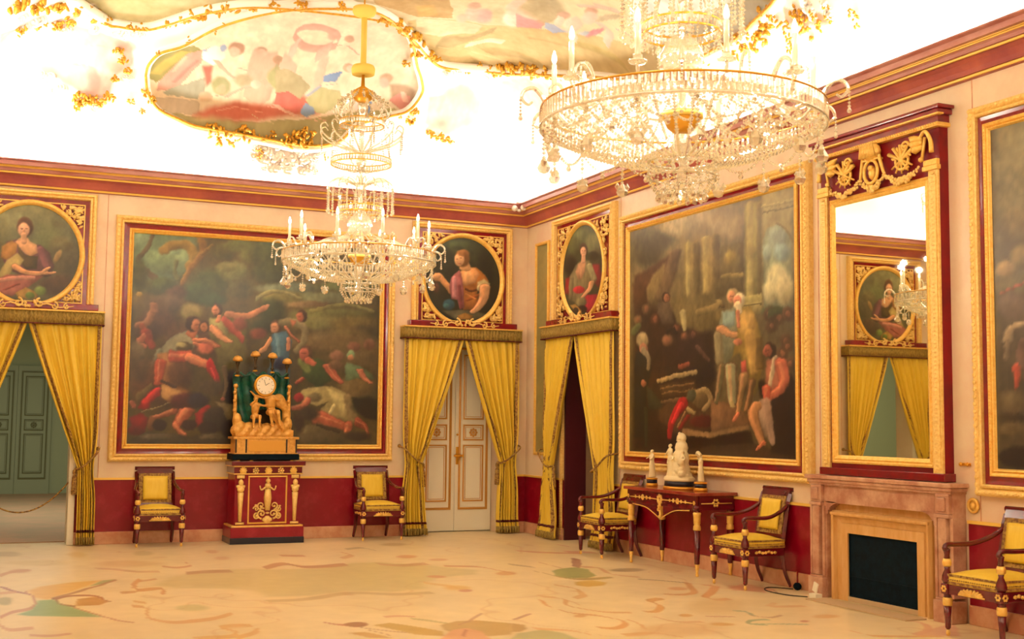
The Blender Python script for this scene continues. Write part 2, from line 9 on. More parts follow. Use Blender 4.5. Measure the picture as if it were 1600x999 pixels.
D_PB=[['p','5c5236',118,1.0,-3005,3889,-6185,3798,-6148,1177,-3021,1075],['p','7c7250',250,1.0,-3039,3800,-5504,3776,-6141,3751,-6133,3160,-4742,3186,-3076,3211],['e','4c4a30',0.9,1.0,-3464,3609,-492,-65,-1,-130],['e','3f3f2a',0.9,1.0,-3369,3474,-376,-46,0,-163],['e','908460',0.9,1.0,-4247,3660,-550,-80,0,-124],['e','8a7c5a',0.9,1.0,-4851,3677,-506,-77,1,-119],['e','84785a',0.9,1.0,-5158,3514,-437,-62,1,-130],['p','503426',67,1.0,-3109,3224,-3591,3318,-3806,3357,-4044,3422,-3896,3283,-3684,2988,-3371,2855,-3111,2711],['p','84744a',58,1.0,-3528,3196,-3806,3309,-3776,3138,-3623,2866,-3435,2849,-3370,3050],['s','5c4a34',0.6,1.0,40,50,3.0,1.0,-4015,3395,-3866,3128,-3715,2921],['p','7c7042',35,1.0,-4190,3466,-4472,3475,-4469,2613,-4188,2633],['s','a0945c',0.9,0.7,20,20,2.0,2.0,-4276,3455,-4274,2627],['s','54492c',0.9,0.8,22,22,3.0,1.0,-4439,3434,-4436,2615],['p','847648',41,1.0,-4527,3483,-4850,3484,-4845,2776,-4525,2804],['s','a0945c',0.9,0.7,20,20,3.0,1.0,-4625,3470,-4622,2795],['s','54492c',0.9,0.8,22,22,3.0,2.0,-4818,3444,-4814,2779],['p','7c7844',35,1.0,-5333,3718,-5645,3711,-5634,2736,-5325,2763],['s','a0945c',0.9,0.7,20,20,3.0,2.0,-5428,3703,-5419,2755],['s','54492c',0.9,0.8,22,22,3.0,1.0,-5616,3673,-5606,2738],['s','8a7a48',0.5,1.0,24,20,3.0,2.0,-4469,2643,-4633,2750,-4871,2759],['s','4c4028',0.5,1.0,10,10,2.0,2.0,-4469,2613,-4660,2703,-4949,2723],['p','706238',42,1.0,-4469,2673,-4949,2680,-4973,2518,-4469,2537],['s','8a8450',0.4,1.0,26,26,3.0,2.0,-5325,2735,-5634,2736],['s','7c7448',0.4,1.0,30,30,2.0,2.0,-5300,2666,-5680,2663],['s','4c4428',0.4,1.0,7,7,2.0,1.0,-5324,2699,-5657,2692],['p','5c5230',41,1.0,-4901,3344,-5306,3350,-5301,2836,-4898,2845],['e','84763c',0.8,1.0,-5080,3205,-101,-12,1,-73],['s','74683c',0.6,1.0,12,12,3.0,2.0,-4925,3033,-5278,3010],['e','4c4428',0.7,1.0,-4950,2913,-153,-15,0,-88],['p','7c7652',29,1.0,-5623,3841,-6141,3765,-6124,2546,-5609,2585],['p','7c8a70',24,1.0,-5641,3333,-5711,3421,-5871,3426,-6004,3366,-6091,3246,-6092,2588,-5645,2666],['e','7c9088',0.8,1.0,-5870,3302,-155,-20,2,-109],['e','6c8a8c',0.8,1.0,-5935,3157,-132,-16,1,-81],['e','789088',0.8,1.0,-5709,3185,-69,-8,1,-83],['e','a0a07c',0.6,1.0,-5865,2920,-177,-19,2,-136],['e','a8a680',0.6,1.0,-5750,2794,-113,-10,1,-123],['e','a09c78',0.6,1.0,-5975,2800,-131,-12,2,-162],['s','5c5638',0.5,1.0,10,10,2.0,1.0,-5643,3585,-6117,3579],['s','8c865c',0.6,1.0,14,14,2.0,1.0,-5644,3641,-6118,3633],['s','6a6040',0.5,1.0,10,10,2.0,1.0,-5871,3440,-6005,3379,-6112,3243],['e','3c5030',0.7,1.0,-5748,2602,-135,-10,1,-55],['e','54402e',0.6,1.0,-5928,2561,-131,-10,1,-54],['e','4c3428',0.6,1.0,-6059,2551,-87,-7,1,-67],['p','2c1c18',192,1.0,-3107,2961,-4774,2524,-4767,1199,-3076,1152],['p','6a5e38',67,1.0,-3916,2889,-4809,2882,-4807,2485,-4443,2472,-4025,2612],['s','8c8458',0.7,1.0,16,10,4.0,2.0,-4167,2716,-4202,2525],['s','7c6e44',0.5,1.0,20,20,3.0,2.0,-4478,2691,-4808,2720],['p','4c3024',67,1.0,-3066,3127,-3386,3096,-3387,2876,-3108,2839],['p','58483a',48,1.0,-3656,2873,-3880,2873,-3989,2615,-3732,2614,-3618,2739],['e','2c1c16',0.35,1.0,-3813,2917,-89,-7,0,-55],['e','80503a',0.35,1.0,-3831,2909,-64,-6,0,-44],['e','5c2c22',0.35,0.5,-3836,2913,-36,-3,0,-6],['e','8c3428',0.35,0.5,-3836,2888,-22,-2,0,-5],['e','6c5438',0.6,1.0,-3189,2711,-96,-7,0,-53],['e','8c5440',0.6,0.6,-3189,2711,-48,-3,0,-33],['e','4c2c20',0.6,1.0,-3580,2683,-106,-8,-1,-61],['e','8c5440',0.6,0.6,-3580,2683,-54,-4,-1,-39],['e','54402c',0.6,1.0,-3387,2816,-109,-8,0,-61],['e','8c5440',0.6,0.6,-3387,2816,-54,-4,0,-39],['e','5c3424',0.6,1.0,-4025,2555,-78,-5,0,-46],['e','8c5440',0.6,0.6,-4025,2555,-39,-2,0,-29],['e','40281f',0.6,1.0,-4375,2458,-88,-6,0,-53],['e','8c5440',0.6,0.6,-4375,2458,-44,-3,0,-34],['e','6c4a30',0.6,1.0,-3843,2433,-117,-7,0,-68],['e','8c5440',0.6,0.6,-3843,2433,-59,-4,0,-43],['e','5a3a2a',0.6,1.0,-4202,2450,-83,-5,0,-50],['e','8c5440',0.6,0.6,-4202,2450,-42,-3,0,-32],['s','241818',0.5,1.0,10,10,4.0,2.0,-3843,2529,-3952,2560,-4025,2508],['s','54603c',0.7,1.0,20,20,4.0,2.0,-3109,2576,-3189,2631],['p','141c22',48,1.0,-3151,2332,-3388,2340,-3505,2138,-3390,1906,-3353,1356,-3115,1352,-3111,2152],['e','948660',0.5,1.0,-3290,2464,-133,-7,0,-87],['e','94604a',0.35,1.0,-3318,2363,-101,-5,0,-59],['s','7c7258',0.6,1.0,18,14,3.0,2.0,-3310,2344,-3428,2259,-3428,2141],['e','8c5038',0.35,1.0,-3319,1967,-63,-2,0,-40],['p','2c3428',48,1.0,-3390,1945,-3732,1745,-3733,1668,-3429,1670],['s','24301f',0.6,1.0,10,8,4.0,2.0,-3371,1670,-3384,1259],['e','281a1a',0.6,1.0,-4408,2234,-365,-17,0,-203],['s','4c3430',0.6,1.0,12,10,3.0,2.0,-4443,2325,-4675,2168],['s','7c3c30',0.5,1.0,14,14,3.0,2.0,-4096,2135,-4271,2147],['e','1c1418',0.7,1.0,-4509,2028,-295,-9,1,-109],['s','8c7850',0.4,1.0,12,13,4.0,2.0,-3657,1987,-3843,2011,-4408,2059],['p','443020',33,1.0,-3657,1939,-4408,1976,-4441,1810,-3732,1802],['s','6c5030',0.5,1.0,5,5,4.0,2.0,-3695,1899,-4373,1940],['s','6a4c2c',0.5,1.0,5,5,4.0,2.0,-3732,1841,-4407,1875],['s','5c4430',0.5,1.0,10,10,3.0,2.0,-3732,1745,-4508,1809],['p','503826',67,1.0,-3658,1668,-3880,1743,-4770,1769,-4826,1449,-4024,1403,-3658,1553],['e','5c4a32',0.35,1.0,-4541,1772,-197,-2,0,-90],['s','84704a',0.5,1.0,16,14,3.0,2.0,-4407,1829,-4608,1862,-4706,1752,-4574,1663],['e','3c4436',0.35,1.0,-4339,1812,-88,-2,0,-63],['s','8c7c54',0.5,1.0,14,10,3.0,2.0,-4270,1665,-4390,1628],['s','94101c',0.3,1.0,34,12,3.0,2.0,-4166,1740,-4024,1629,-3898,1459,-3887,1288],['s','c4202c',0.6,1.0,12,8,4.0,2.0,-4130,1722,-3952,1516],['s','74141c',0.5,1.0,14,10,3.0,2.0,-4270,1591,-4095,1460],['e','4c1418',0.5,1.0,-4540,1536,-229,1,0,-61],['s','8c6c44',0.4,1.0,5,5,4.0,2.0,-4200,1628,-4059,1479],['p','6c4c34',24,1.0,-4709,1763,-5196,1703,-5440,1542,-5379,1489,-4707,1429],['p','8c6c48',21,1.0,-4148,1461,-4707,1429,-5395,1507,-5394,1454,-4707,1373,-4112,1383],['p','20100f',38,1.0,-3699,1338,-4707,1373,-5409,1445,-5468,1314,-4706,1280,-3699,1179],['p','3a2a1e',48,1.0,-3621,1177,-4706,1290,-5498,1315,-6123,1228,-6122,1178,-3621,1098],['p','160c0e',54,1.0,-5504,1928,-6079,1981,-6132,1912,-6123,1212,-5761,1235,-5650,1681],['e','4a3424',0.7,1.0,-5890,2536,-110,-8,0,-72],['e','84503a',0.6,0.7,-5890,2536,-43,-3,0,-31],['e','4a3424',0.7,1.0,-5775,2458,-97,-7,1,-64],['e','84503a',0.6,0.7,-5775,2458,-37,-3,0,-28],['e','4a3424',0.7,1.0,-6031,2559,-93,-7,1,-62],['e','84503a',0.6,0.7,-6031,2559,-36,-2,0,-26],['e','4a3424',0.7,1.0,-6000,2306,-93,-5,1,-62],['e','84503a',0.6,0.7,-6000,2306,-36,-2,0,-27],['e','4a3424',0.7,1.0,-6027,2253,-86,-4,1,-57],['e','84503a',0.6,0.7,-6027,2253,-33,-1,0,-24],['e','4a3424',0.7,1.0,-6053,2083,-99,-4,1,-66],['e','84503a',0.6,0.7,-6053,2083,-38,-2,1,-29],['e','4a3424',0.7,1.0,-5943,2190,-87,-5,1,-58],['e','84503a',0.6,0.7,-5943,2190,-33,-2,1,-25],['e','4a3424',0.7,1.0,-5747,2581,-113,-8,0,-73],['e','84503a',0.6,0.7,-5747,2581,-44,-3,0,-31],['p','3f4c2c',35,1.0,-5719,2636,-5948,2634,-5947,2566,-5718,2549],['p','707860',29,1.0,-4914,2664,-5141,2701,-5202,2478,-5137,2228,-4975,2107,-4845,2149,-4796,2375],['p','7a9a98',34,1.0,-4930,2663,-5156,2663,-5139,2501,-4945,2495],['s','7c7658',0.6,1.0,26,26,3.0,2.0,-4846,2427,-4878,2166],['s','5a241c',0.4,0.55,25.3,16.1,3.0,2.0,-4910,2091,-4860,1908,-4809,1743],['s','5c5a40',0.4,1.0,22,14,3.0,2.0,-4910,2091,-4860,1908,-4809,1743],['s','d08a60',0.8,0.45,7.7,4.9,3.0,2.0,-4892,2104,-4842,1921,-4791,1755],['s','5a241c',0.4,0.55,27.6,18.4,4.0,2.0,-5072,2085,-5086,1885,-5095,1722],['s','7c8264',0.4,1.0,24,16,4.0,2.0,-5072,2085,-5086,1885,-5095,1722],['s','d08a60',0.8,0.45,8.4,5.6,4.0,1.0,-5053,2099,-5067,1898,-5076,1735],['s','948658',0.4,1.0,12,14,3.0,1.0,-5069,1740,-5101,1685],['e','8c7c58',0.35,1.0,-5103,2814,-108,-10,1,-75],['e','b07858',0.35,1.0,-5092,2806,-78,-7,0,-59],['e','5c2c22',0.35,0.5,-5089,2812,-43,-4,0,-8],['e','8c3428',0.35,0.5,-5089,2778,-27,-2,0,-6],['s','5a241c',0.4,0.55,20.7,16.1,4.0,2.0,-4896,2498,-5042,2434,-5170,2408],['s','b08058',0.4,1.0,18,14,4.0,2.0,-4896,2498,-5042,2434,-5170,2408],['s','d08a60',0.8,0.45,6.3,4.9,3.0,2.0,-4881,2510,-5028,2445,-5156,2418],['p','86702f',42,1.0,-5172,2680,-5421,2696,-5511,2564,-5613,2328,-5625,2065,-5503,1788,-5382,1825,-5353,2004,-5231,2223,-5105,2193,-5201,2406],['p','b4924c',48,1.0,-5266,2655,-5481,2602,-5510,2458,-5388,2394,-5233,2422],['s','a08040',0.7,1.0,30,24,3.0,2.0,-5403,2393,-5475,2035],['s','5c4822',0.7,1.0,18,24,3.0,1.0,-5568,2348,-5580,2066],['p','b0483c',18,1.0,-5246,2133,-5339,2147,-5353,2004,-5261,2006],['e','b8b090',0.35,1.0,-5236,2757,-99,-9,1,-70],['e','b4705a',0.35,1.0,-5200,2751,-73,-6,0,-55],['e','5c2c22',0.35,0.5,-5190,2758,-40,-4,0,-8],['e','8c3428',0.35,0.5,-5190,2726,-25,-2,0,-6],['s','b0a888',0.5,1.0,18,10,4.0,2.0,-5204,2714,-5250,2638],['e','b06850',0.35,1.0,-5201,2342,-75,-4,0,-32],['s','a06048',0.5,1.0,12,10,3.0,2.0,-5203,2641,-5218,2495],['s','5a241c',0.4,0.55,27.6,13.8,3.0,2.0,-5307,1987,-5243,1792,-5195,1613],['s','84663c',0.4,1.0,24,12,3.0,2.0,-5307,1987,-5243,1792,-5195,1613],['s','d08a60',0.8,0.45,8.4,4.2,3.0,2.0,-5289,2001,-5225,1805,-5176,1626],['s','5a241c',0.4,0.55,11.5,11.5,3.0,2.0,-5195,1613,-5132,1550],['s','b05a40',0.4,1.0,10,10,3.0,2.0,-5195,1613,-5132,1550],['s','d08a60',0.8,0.45,3.5,3.5,3.0,2.0,-5187,1618,-5124,1556],['s','5a241c',0.4,0.55,20.7,16.1,3.0,2.0,-5444,1930,-5350,1648],['s','5c4428',0.4,1.0,18,14,3.0,2.0,-5444,1930,-5350,1648],['s','d08a60',0.8,0.45,6.3,4.9,4.0,2.0,-5431,1940,-5336,1658],['p','9a5a48',33,1.0,-5684,2132,-5886,2158,-5996,1983,-5938,1815,-5738,1750,-5652,1855],['s','a89c80',0.5,1.0,20,16,2.0,1.0,-5829,2161,-5770,1990,-5710,1854],['e','2c1a18',0.35,1.0,-5743,2225,-104,-5,1,-75],['e','9c4c3a',0.35,1.0,-5701,2218,-76,-4,0,-60],['e','5c2c22',0.35,0.5,-5689,2225,-42,-2,0,-9],['e','8c3428',0.35,0.5,-5688,2190,-27,-1,0,-6],['s','5a241c',0.4,0.55,34.5,23.0,3.0,2.0,-5913,2088,-5968,1950,-5910,1850,-5709,1767],['s','a4503e',0.4,1.0,30,20,3.0,2.0,-5913,2088,-5968,1950,-5910,1850,-5709,1767],['s','d08a60',0.8,0.45,10.5,7.0,3.0,1.0,-5892,2105,-5947,1966,-5889,1865,-5687,1783],['s','5a241c',0.4,0.55,25.3,20.7,3.0,2.0,-5681,1854,-5680,1785],['s','b04438',0.4,1.0,22,18,3.0,2.0,-5681,1854,-5680,1785],['s','d08a60',0.8,0.45,7.7,6.3,3.0,2.0,-5665,1866,-5664,1797],['p','8a7464',33,1.0,-5562,1752,-5709,1767,-5791,1372,-5733,1337,-5618,1404,-5531,1577],['s','5a241c',0.4,0.55,34.5,20.7,3.0,1.0,-5532,1700,-5456,1612,-5544,1420,-5617,1318],['s','a07048',0.4,1.0,30,18,3.0,1.0,-5532,1700,-5456,1612,-5544,1420,-5617,1318],['s','d08a60',0.8,0.45,10.5,6.3,3.0,2.0,-5510,1716,-5434,1628,-5522,1436,-5595,1333],['s','5a241c',0.4,0.55,16.1,11.5,3.0,1.0,-5631,1335,-5527,1263],['s','b0583f',0.4,1.0,14,10,3.0,1.0,-5631,1335,-5527,1263],['s','d08a60',0.8,0.45,4.9,3.5,3.0,2.0,-5621,1342,-5517,1271],['s','846c60',0.6,1.0,26,14,3.0,2.0,-5679,1716,-5776,1338]]
D_PC=[['p','6a6244',72,1.0,-8649,3787,-9844,3761,-9791,2312,-8609,2409],['p','7a7454',204,1.0,-8649,3787,-9844,3761,-9815,2956,-8628,3051],['e','5c5238',0.8,1.0,-8830,2964,-195,-27,5,-172],['e','4c4430',0.8,1.0,-8734,2832,-110,-13,4,-129],['e','74643c',0.8,1.0,-8860,2759,-107,-12,3,-85],['e','84704a',0.7,1.0,-8711,2690,-92,-10,2,-58],['s','8c4838',0.5,1.0,8,8,2.0,1.0,-8659,2507,-8877,2572],['p','40382a',72,1.0,-8631,2506,-9794,2399,-9751,1228,-8592,1181],['e','5c4c40',0.7,1.0,-8758,2408,-127,-10,3,-100],['s','84745c',0.5,1.0,24,20,2.0,1.0,-8695,2154,-8735,2238,-8808,2261,-8868,2271],['s','6c5c48',0.6,1.0,22,20,1.0,1.0,-8695,2154,-8682,2011],['s','5c4438',0.6,1.0,18,20,2.0,2.0,-8840,2117,-8817,1949],['s','a03c2c',0.5,1.0,18,12,2.0,1.0,-8781,1950,-8776,1808],['e','584c34',0.8,1.0,-8736,1696,-127,-2,2,-85],['e','2c2018',0.7,1.0,-8751,1582,-144,0,1,-28],['e','544830',0.8,1.0,-8730,1497,-127,1,1,-42],['e','0e0a10',0.3,1.0,-8760,1286,-161,5,2,-84]]
D_OA=[['p','5c6246',96,1.0,-7384,4091,-5891,4220,-5837,2794,-7322,2723],['e','707654',0.9,1.0,-6539,3859,489,39,8,-206],['e','56603e',0.9,1.0,-6308,3530,155,11,11,-276],['e','4a4834',0.9,1.0,-6121,3390,156,10,8,-222],['e','5c5a3c',0.8,1.0,-6167,3568,130,9,4,-97],['e','8c7044',0.6,1.0,-6200,3427,29,-17,-36,-75],['e','565a3e',0.9,1.0,-7025,3481,223,15,14,-338],['e','42362c',0.8,1.0,-6187,3081,208,11,5,-124],['p','5c3c44',24,1.0,-6767,3567,-6655,3603,-6539,3556,-6399,3552,-6292,3462,-6234,3300,-6268,3187,-6510,3145,-6754,3240,-6823,3399],['p','a8783c',29,1.0,-6815,3509,-6718,3584,-6653,3548,-6661,3437,-6758,3349,-6822,3372],['p','c4946c',17,1.0,-6680,3573,-6631,3618,-6542,3624,-6515,3585,-6437,3549,-6420,3454,-6507,3393,-6573,3443],['p','4a4028',17,1.0,-6653,3534,-6559,3417,-6419,3412,-6425,3260,-6552,3252,-6620,3358],['s','70444e',0.6,1.0,40,30,1.0,1.0,-6397,3497,-6353,3375,-6324,3294],['p','a0945c',24,1.0,-6816,3236,-6758,3349,-6649,3438,-6569,3361,-6605,3290,-6691,3244,-6749,3131,-6896,3068],['s','5a241c',0.4,0.55,39.1,25.3,1.0,1.0,-6667,3273,-6538,3212,-6410,3206,-6321,3225],['s','c08c64',0.4,1.0,34,22,1.0,1.0,-6667,3273,-6538,3212,-6410,3206,-6321,3225],['s','d08a60',0.8,0.45,11.9,7.7,2.0,1.0,-6678,3286,-6549,3225,-6422,3219,-6333,3238],['s','c08c64',0.4,1.0,14,6,1.0,2.0,-6348,3237,-6285,3283],['s','b88460',0.4,1.0,16,8,2.0,1.0,-6321,3211,-6219,3231],['p','94544c',24,1.0,-6970,3064,-6751,3172,-6575,3182,-6345,3182,-6444,3094,-6567,2991,-6690,2917,-6916,2959],['s','b07468',0.6,1.0,14,12,1.0,2.0,-6823,3100,-6636,3138,-6446,3149],['s','74342f',0.6,1.0,10,10,2.0,1.0,-6768,2994,-6621,3070],['p','9c7a38',14,1.0,-6654,2959,-6543,3034,-6414,2986,-6398,2904,-6601,2894],['e','54702c',0.35,1.0,-6489,2941,51,2,2,-41],['e','64803c',0.6,1.0,-6377,3002,64,3,3,-55],['e','4c3020',0.35,1.0,-6579,3753,89,6,5,-117],['e','c8987a',0.35,1.0,-6591,3717,64,5,4,-85],['e','6a4234',0.35,1.0,-6613,3730,16,1,1,-6],['e','6a4234',0.35,1.0,-6562,3736,15,1,0,-5],['e','a45448',0.35,1.0,-6585,3656,17,1,0,-7],['s','b47c5c',0.7,1.0,5,6,2.0,1.0,-6589,3718,-6592,3683],['s','c49470',0.4,1.0,30,34,1.0,1.0,-6588,3656,-6585,3580]]
D_OB=[['p','1f2519',68,1.0,-1599,4054,-401,4142,-385,2841,-1577,2790],['e','3a4a2a',0.9,1.0,-1035,3903,249,17,1,-96],['e','283222',0.9,1.0,-784,3810,163,11,2,-137],['e','1c2416',0.9,1.0,-1249,3657,159,10,4,-217],['e','151913',0.8,1.0,-663,3570,119,7,4,-275],['e','2c2c1c',0.8,1.0,-1344,3340,129,7,2,-162],['e','5c3428',0.8,0.8,-1372,3311,42,2,1,-68],['e','6c5430',0.8,1.0,-1360,3420,43,2,0,-27],['p','5c5a44',27,1.0,-1281,3005,-920,3036,-566,2984,-742,2907,-1092,2892],['e','1c4c60',0.5,1.0,-1189,3091,86,4,1,-75],['e','2c6470',0.7,1.0,-1225,3075,43,2,1,-32],['p','9c5c24',24,1.0,-1058,3519,-928,3609,-797,3631,-662,3529,-601,3436,-749,3373,-776,3261,-745,3126,-803,3041,-978,3033,-1040,3247],['p','c88c58',29,1.0,-1044,3547,-929,3622,-811,3616,-751,3537,-808,3410,-954,3361,-1057,3410],['e','d09a68',0.8,1.0,-927,3486,88,5,2,-82],['s','5c2c14',0.5,1.0,8,8,1.0,2.0,-953,3320,-865,3298,-748,3331],['s','84441c',0.6,1.0,16,20,2.0,1.0,-922,3172,-747,3249],['s','b46c30',0.6,1.0,10,10,2.0,1.0,-938,3253,-805,3191],['s','5a241c',0.4,0.55,29.9,32.2,1.0,2.0,-1389,3459,-1317,3449,-1215,3347,-1171,3295],['s','b07c48',0.4,1.0,26,28,1.0,2.0,-1389,3459,-1317,3449,-1215,3347,-1171,3295],['s','d08a60',0.8,0.45,9.1,9.8,2.0,2.0,-1399,3469,-1327,3459,-1225,3357,-1180,3305],['s','bc885c',0.4,1.0,16,20,2.0,2.0,-1404,3458,-1347,3475],['p','94505a',17,1.0,-1159,3472,-1045,3574,-1015,3522,-983,3360,-964,3061,-1022,3031,-1067,3164,-1154,3174,-1186,3348],['s','b0707c',0.6,1.0,14,16,2.0,2.0,-1116,3461,-1112,3217],['s','74343c',0.6,1.0,12,12,2.0,2.0,-1041,3356,-1008,3059],['p','b0a474',27,1.0,-779,3426,-676,3473,-586,3409,-600,3353,-718,3319,-777,3316],['e','c0b484',0.6,1.0,-748,3345,29,2,0,-41],['s','5a241c',0.4,0.55,43.7,27.6,2.0,1.0,-660,3364,-687,3184,-774,3056,-832,3013],['s','c4946a',0.4,1.0,38,24,2.0,1.0,-660,3364,-687,3184,-774,3056,-832,3013],['s','d08a60',0.8,0.45,13.3,8.4,2.0,1.0,-674,3379,-701,3199,-788,3071,-846,3027],['s','c08c5c',0.4,1.0,36,44,2.0,1.0,-973,3674,-958,3607],['e','7c5028',0.35,1.0,-1004,3741,109,7,2,-123],['e','cc9a70',0.35,1.0,-1047,3718,73,4,1,-90],['e','5c3420',0.35,1.0,-1079,3729,14,1,0,-5],['e','5c3420',0.35,1.0,-1025,3740,16,1,0,-6],['e','a04438',0.35,1.0,-1046,3663,19,1,0,-7],['e','946034',0.6,1.0,-990,3810,88,6,1,-46],['e','2c3a22',0.8,1.0,-1079,3873,88,6,1,-28],['p','a07030',14,1.0,-1064,2947,-948,2994,-831,2958,-859,2902,-1020,2895]]
D_OC=[['p','38402c',125,1.0,-1165,4130,-2353,3986,-2364,2818,-1187,2847],['e','5a6a48',0.9,1.0,-1830,3886,-343,-47,-1,-103],['e','66704c',0.8,1.0,-2082,3735,-214,-27,-2,-130],['e','46502f',0.9,1.0,-1540,3776,-196,-25,-2,-120],['e','241c18',0.8,1.0,-1411,3551,-198,-23,-2,-136],['e','4c4c34',0.7,1.0,-2176,3622,-151,-19,0,-58],['e','2c2a20',0.7,1.0,-2084,3590,-122,-15,-1,-58],['p','9c1828',34,1.0,-1297,3382,-1480,3408,-1581,3234,-1417,3160,-1283,3187],['p','8c1a28',42,1.0,-2054,3492,-2238,3471,-2300,3278,-2211,3173,-2025,3307],['p','a8142c',27,1.0,-1840,3121,-2181,3104,-2152,2978,-1937,2880,-1810,2948],['p','7a7452',42,1.0,-1414,3400,-1577,3532,-1738,3573,-1960,3547,-2086,3416,-2179,3291,-2057,3217,-1964,3255,-1903,3115,-1649,3020,-1418,3100,-1383,3253],['s','94906a',0.7,1.0,24,24,3.0,1.0,-1961,3488,-2087,3300],['s','6a6448',0.7,1.0,18,20,3.0,2.0,-1481,3363,-1451,3127],['p','c08c6c',33,1.0,-1642,3539,-1770,3569,-1866,3528,-1836,3414,-1742,3321,-1644,3346,-1578,3442],['e','b81c30',0.5,1.0,-1679,3202,-160,-15,0,-47],['s','5a241c',0.4,0.55,27.6,18.4,3.0,1.0,-2026,3263,-1965,3182,-1776,3097],['s','b88a64',0.4,1.0,24,16,3.0,1.0,-2026,3263,-1965,3182,-1776,3097],['s','d08a60',0.8,0.45,8.4,5.6,3.0,1.0,-2007,3276,-1946,3194,-1757,3110],['e','3c2620',0.35,1.0,-1800,3698,-115,-14,-2,-89],['e','c4947a',0.35,1.0,-1801,3676,-82,-10,-1,-65],['e','5c3428',0.35,1.0,-1775,3689,-19,-2,0,-4],['e','5c3428',0.35,1.0,-1839,3684,-19,-2,0,-4],['e','a0443c',0.35,1.0,-1808,3638,-25,-3,0,-6],['s','bc8c70',0.4,1.0,18,20,3.0,1.0,-1801,3632,-1796,3551],['e','6c6a48',0.6,1.0,-1745,3041,-159,-13,-1,-58],['e','2c1c1c',0.6,1.0,-1778,2951,-127,-11,-1,-44],['p','a8803c',18,1.0,-1419,3025,-1584,3026,-1747,2939,-1780,2863,-1651,2887],['e','2c201c',0.35,1.0,-1602,2943,-71,-6,0,-39]]
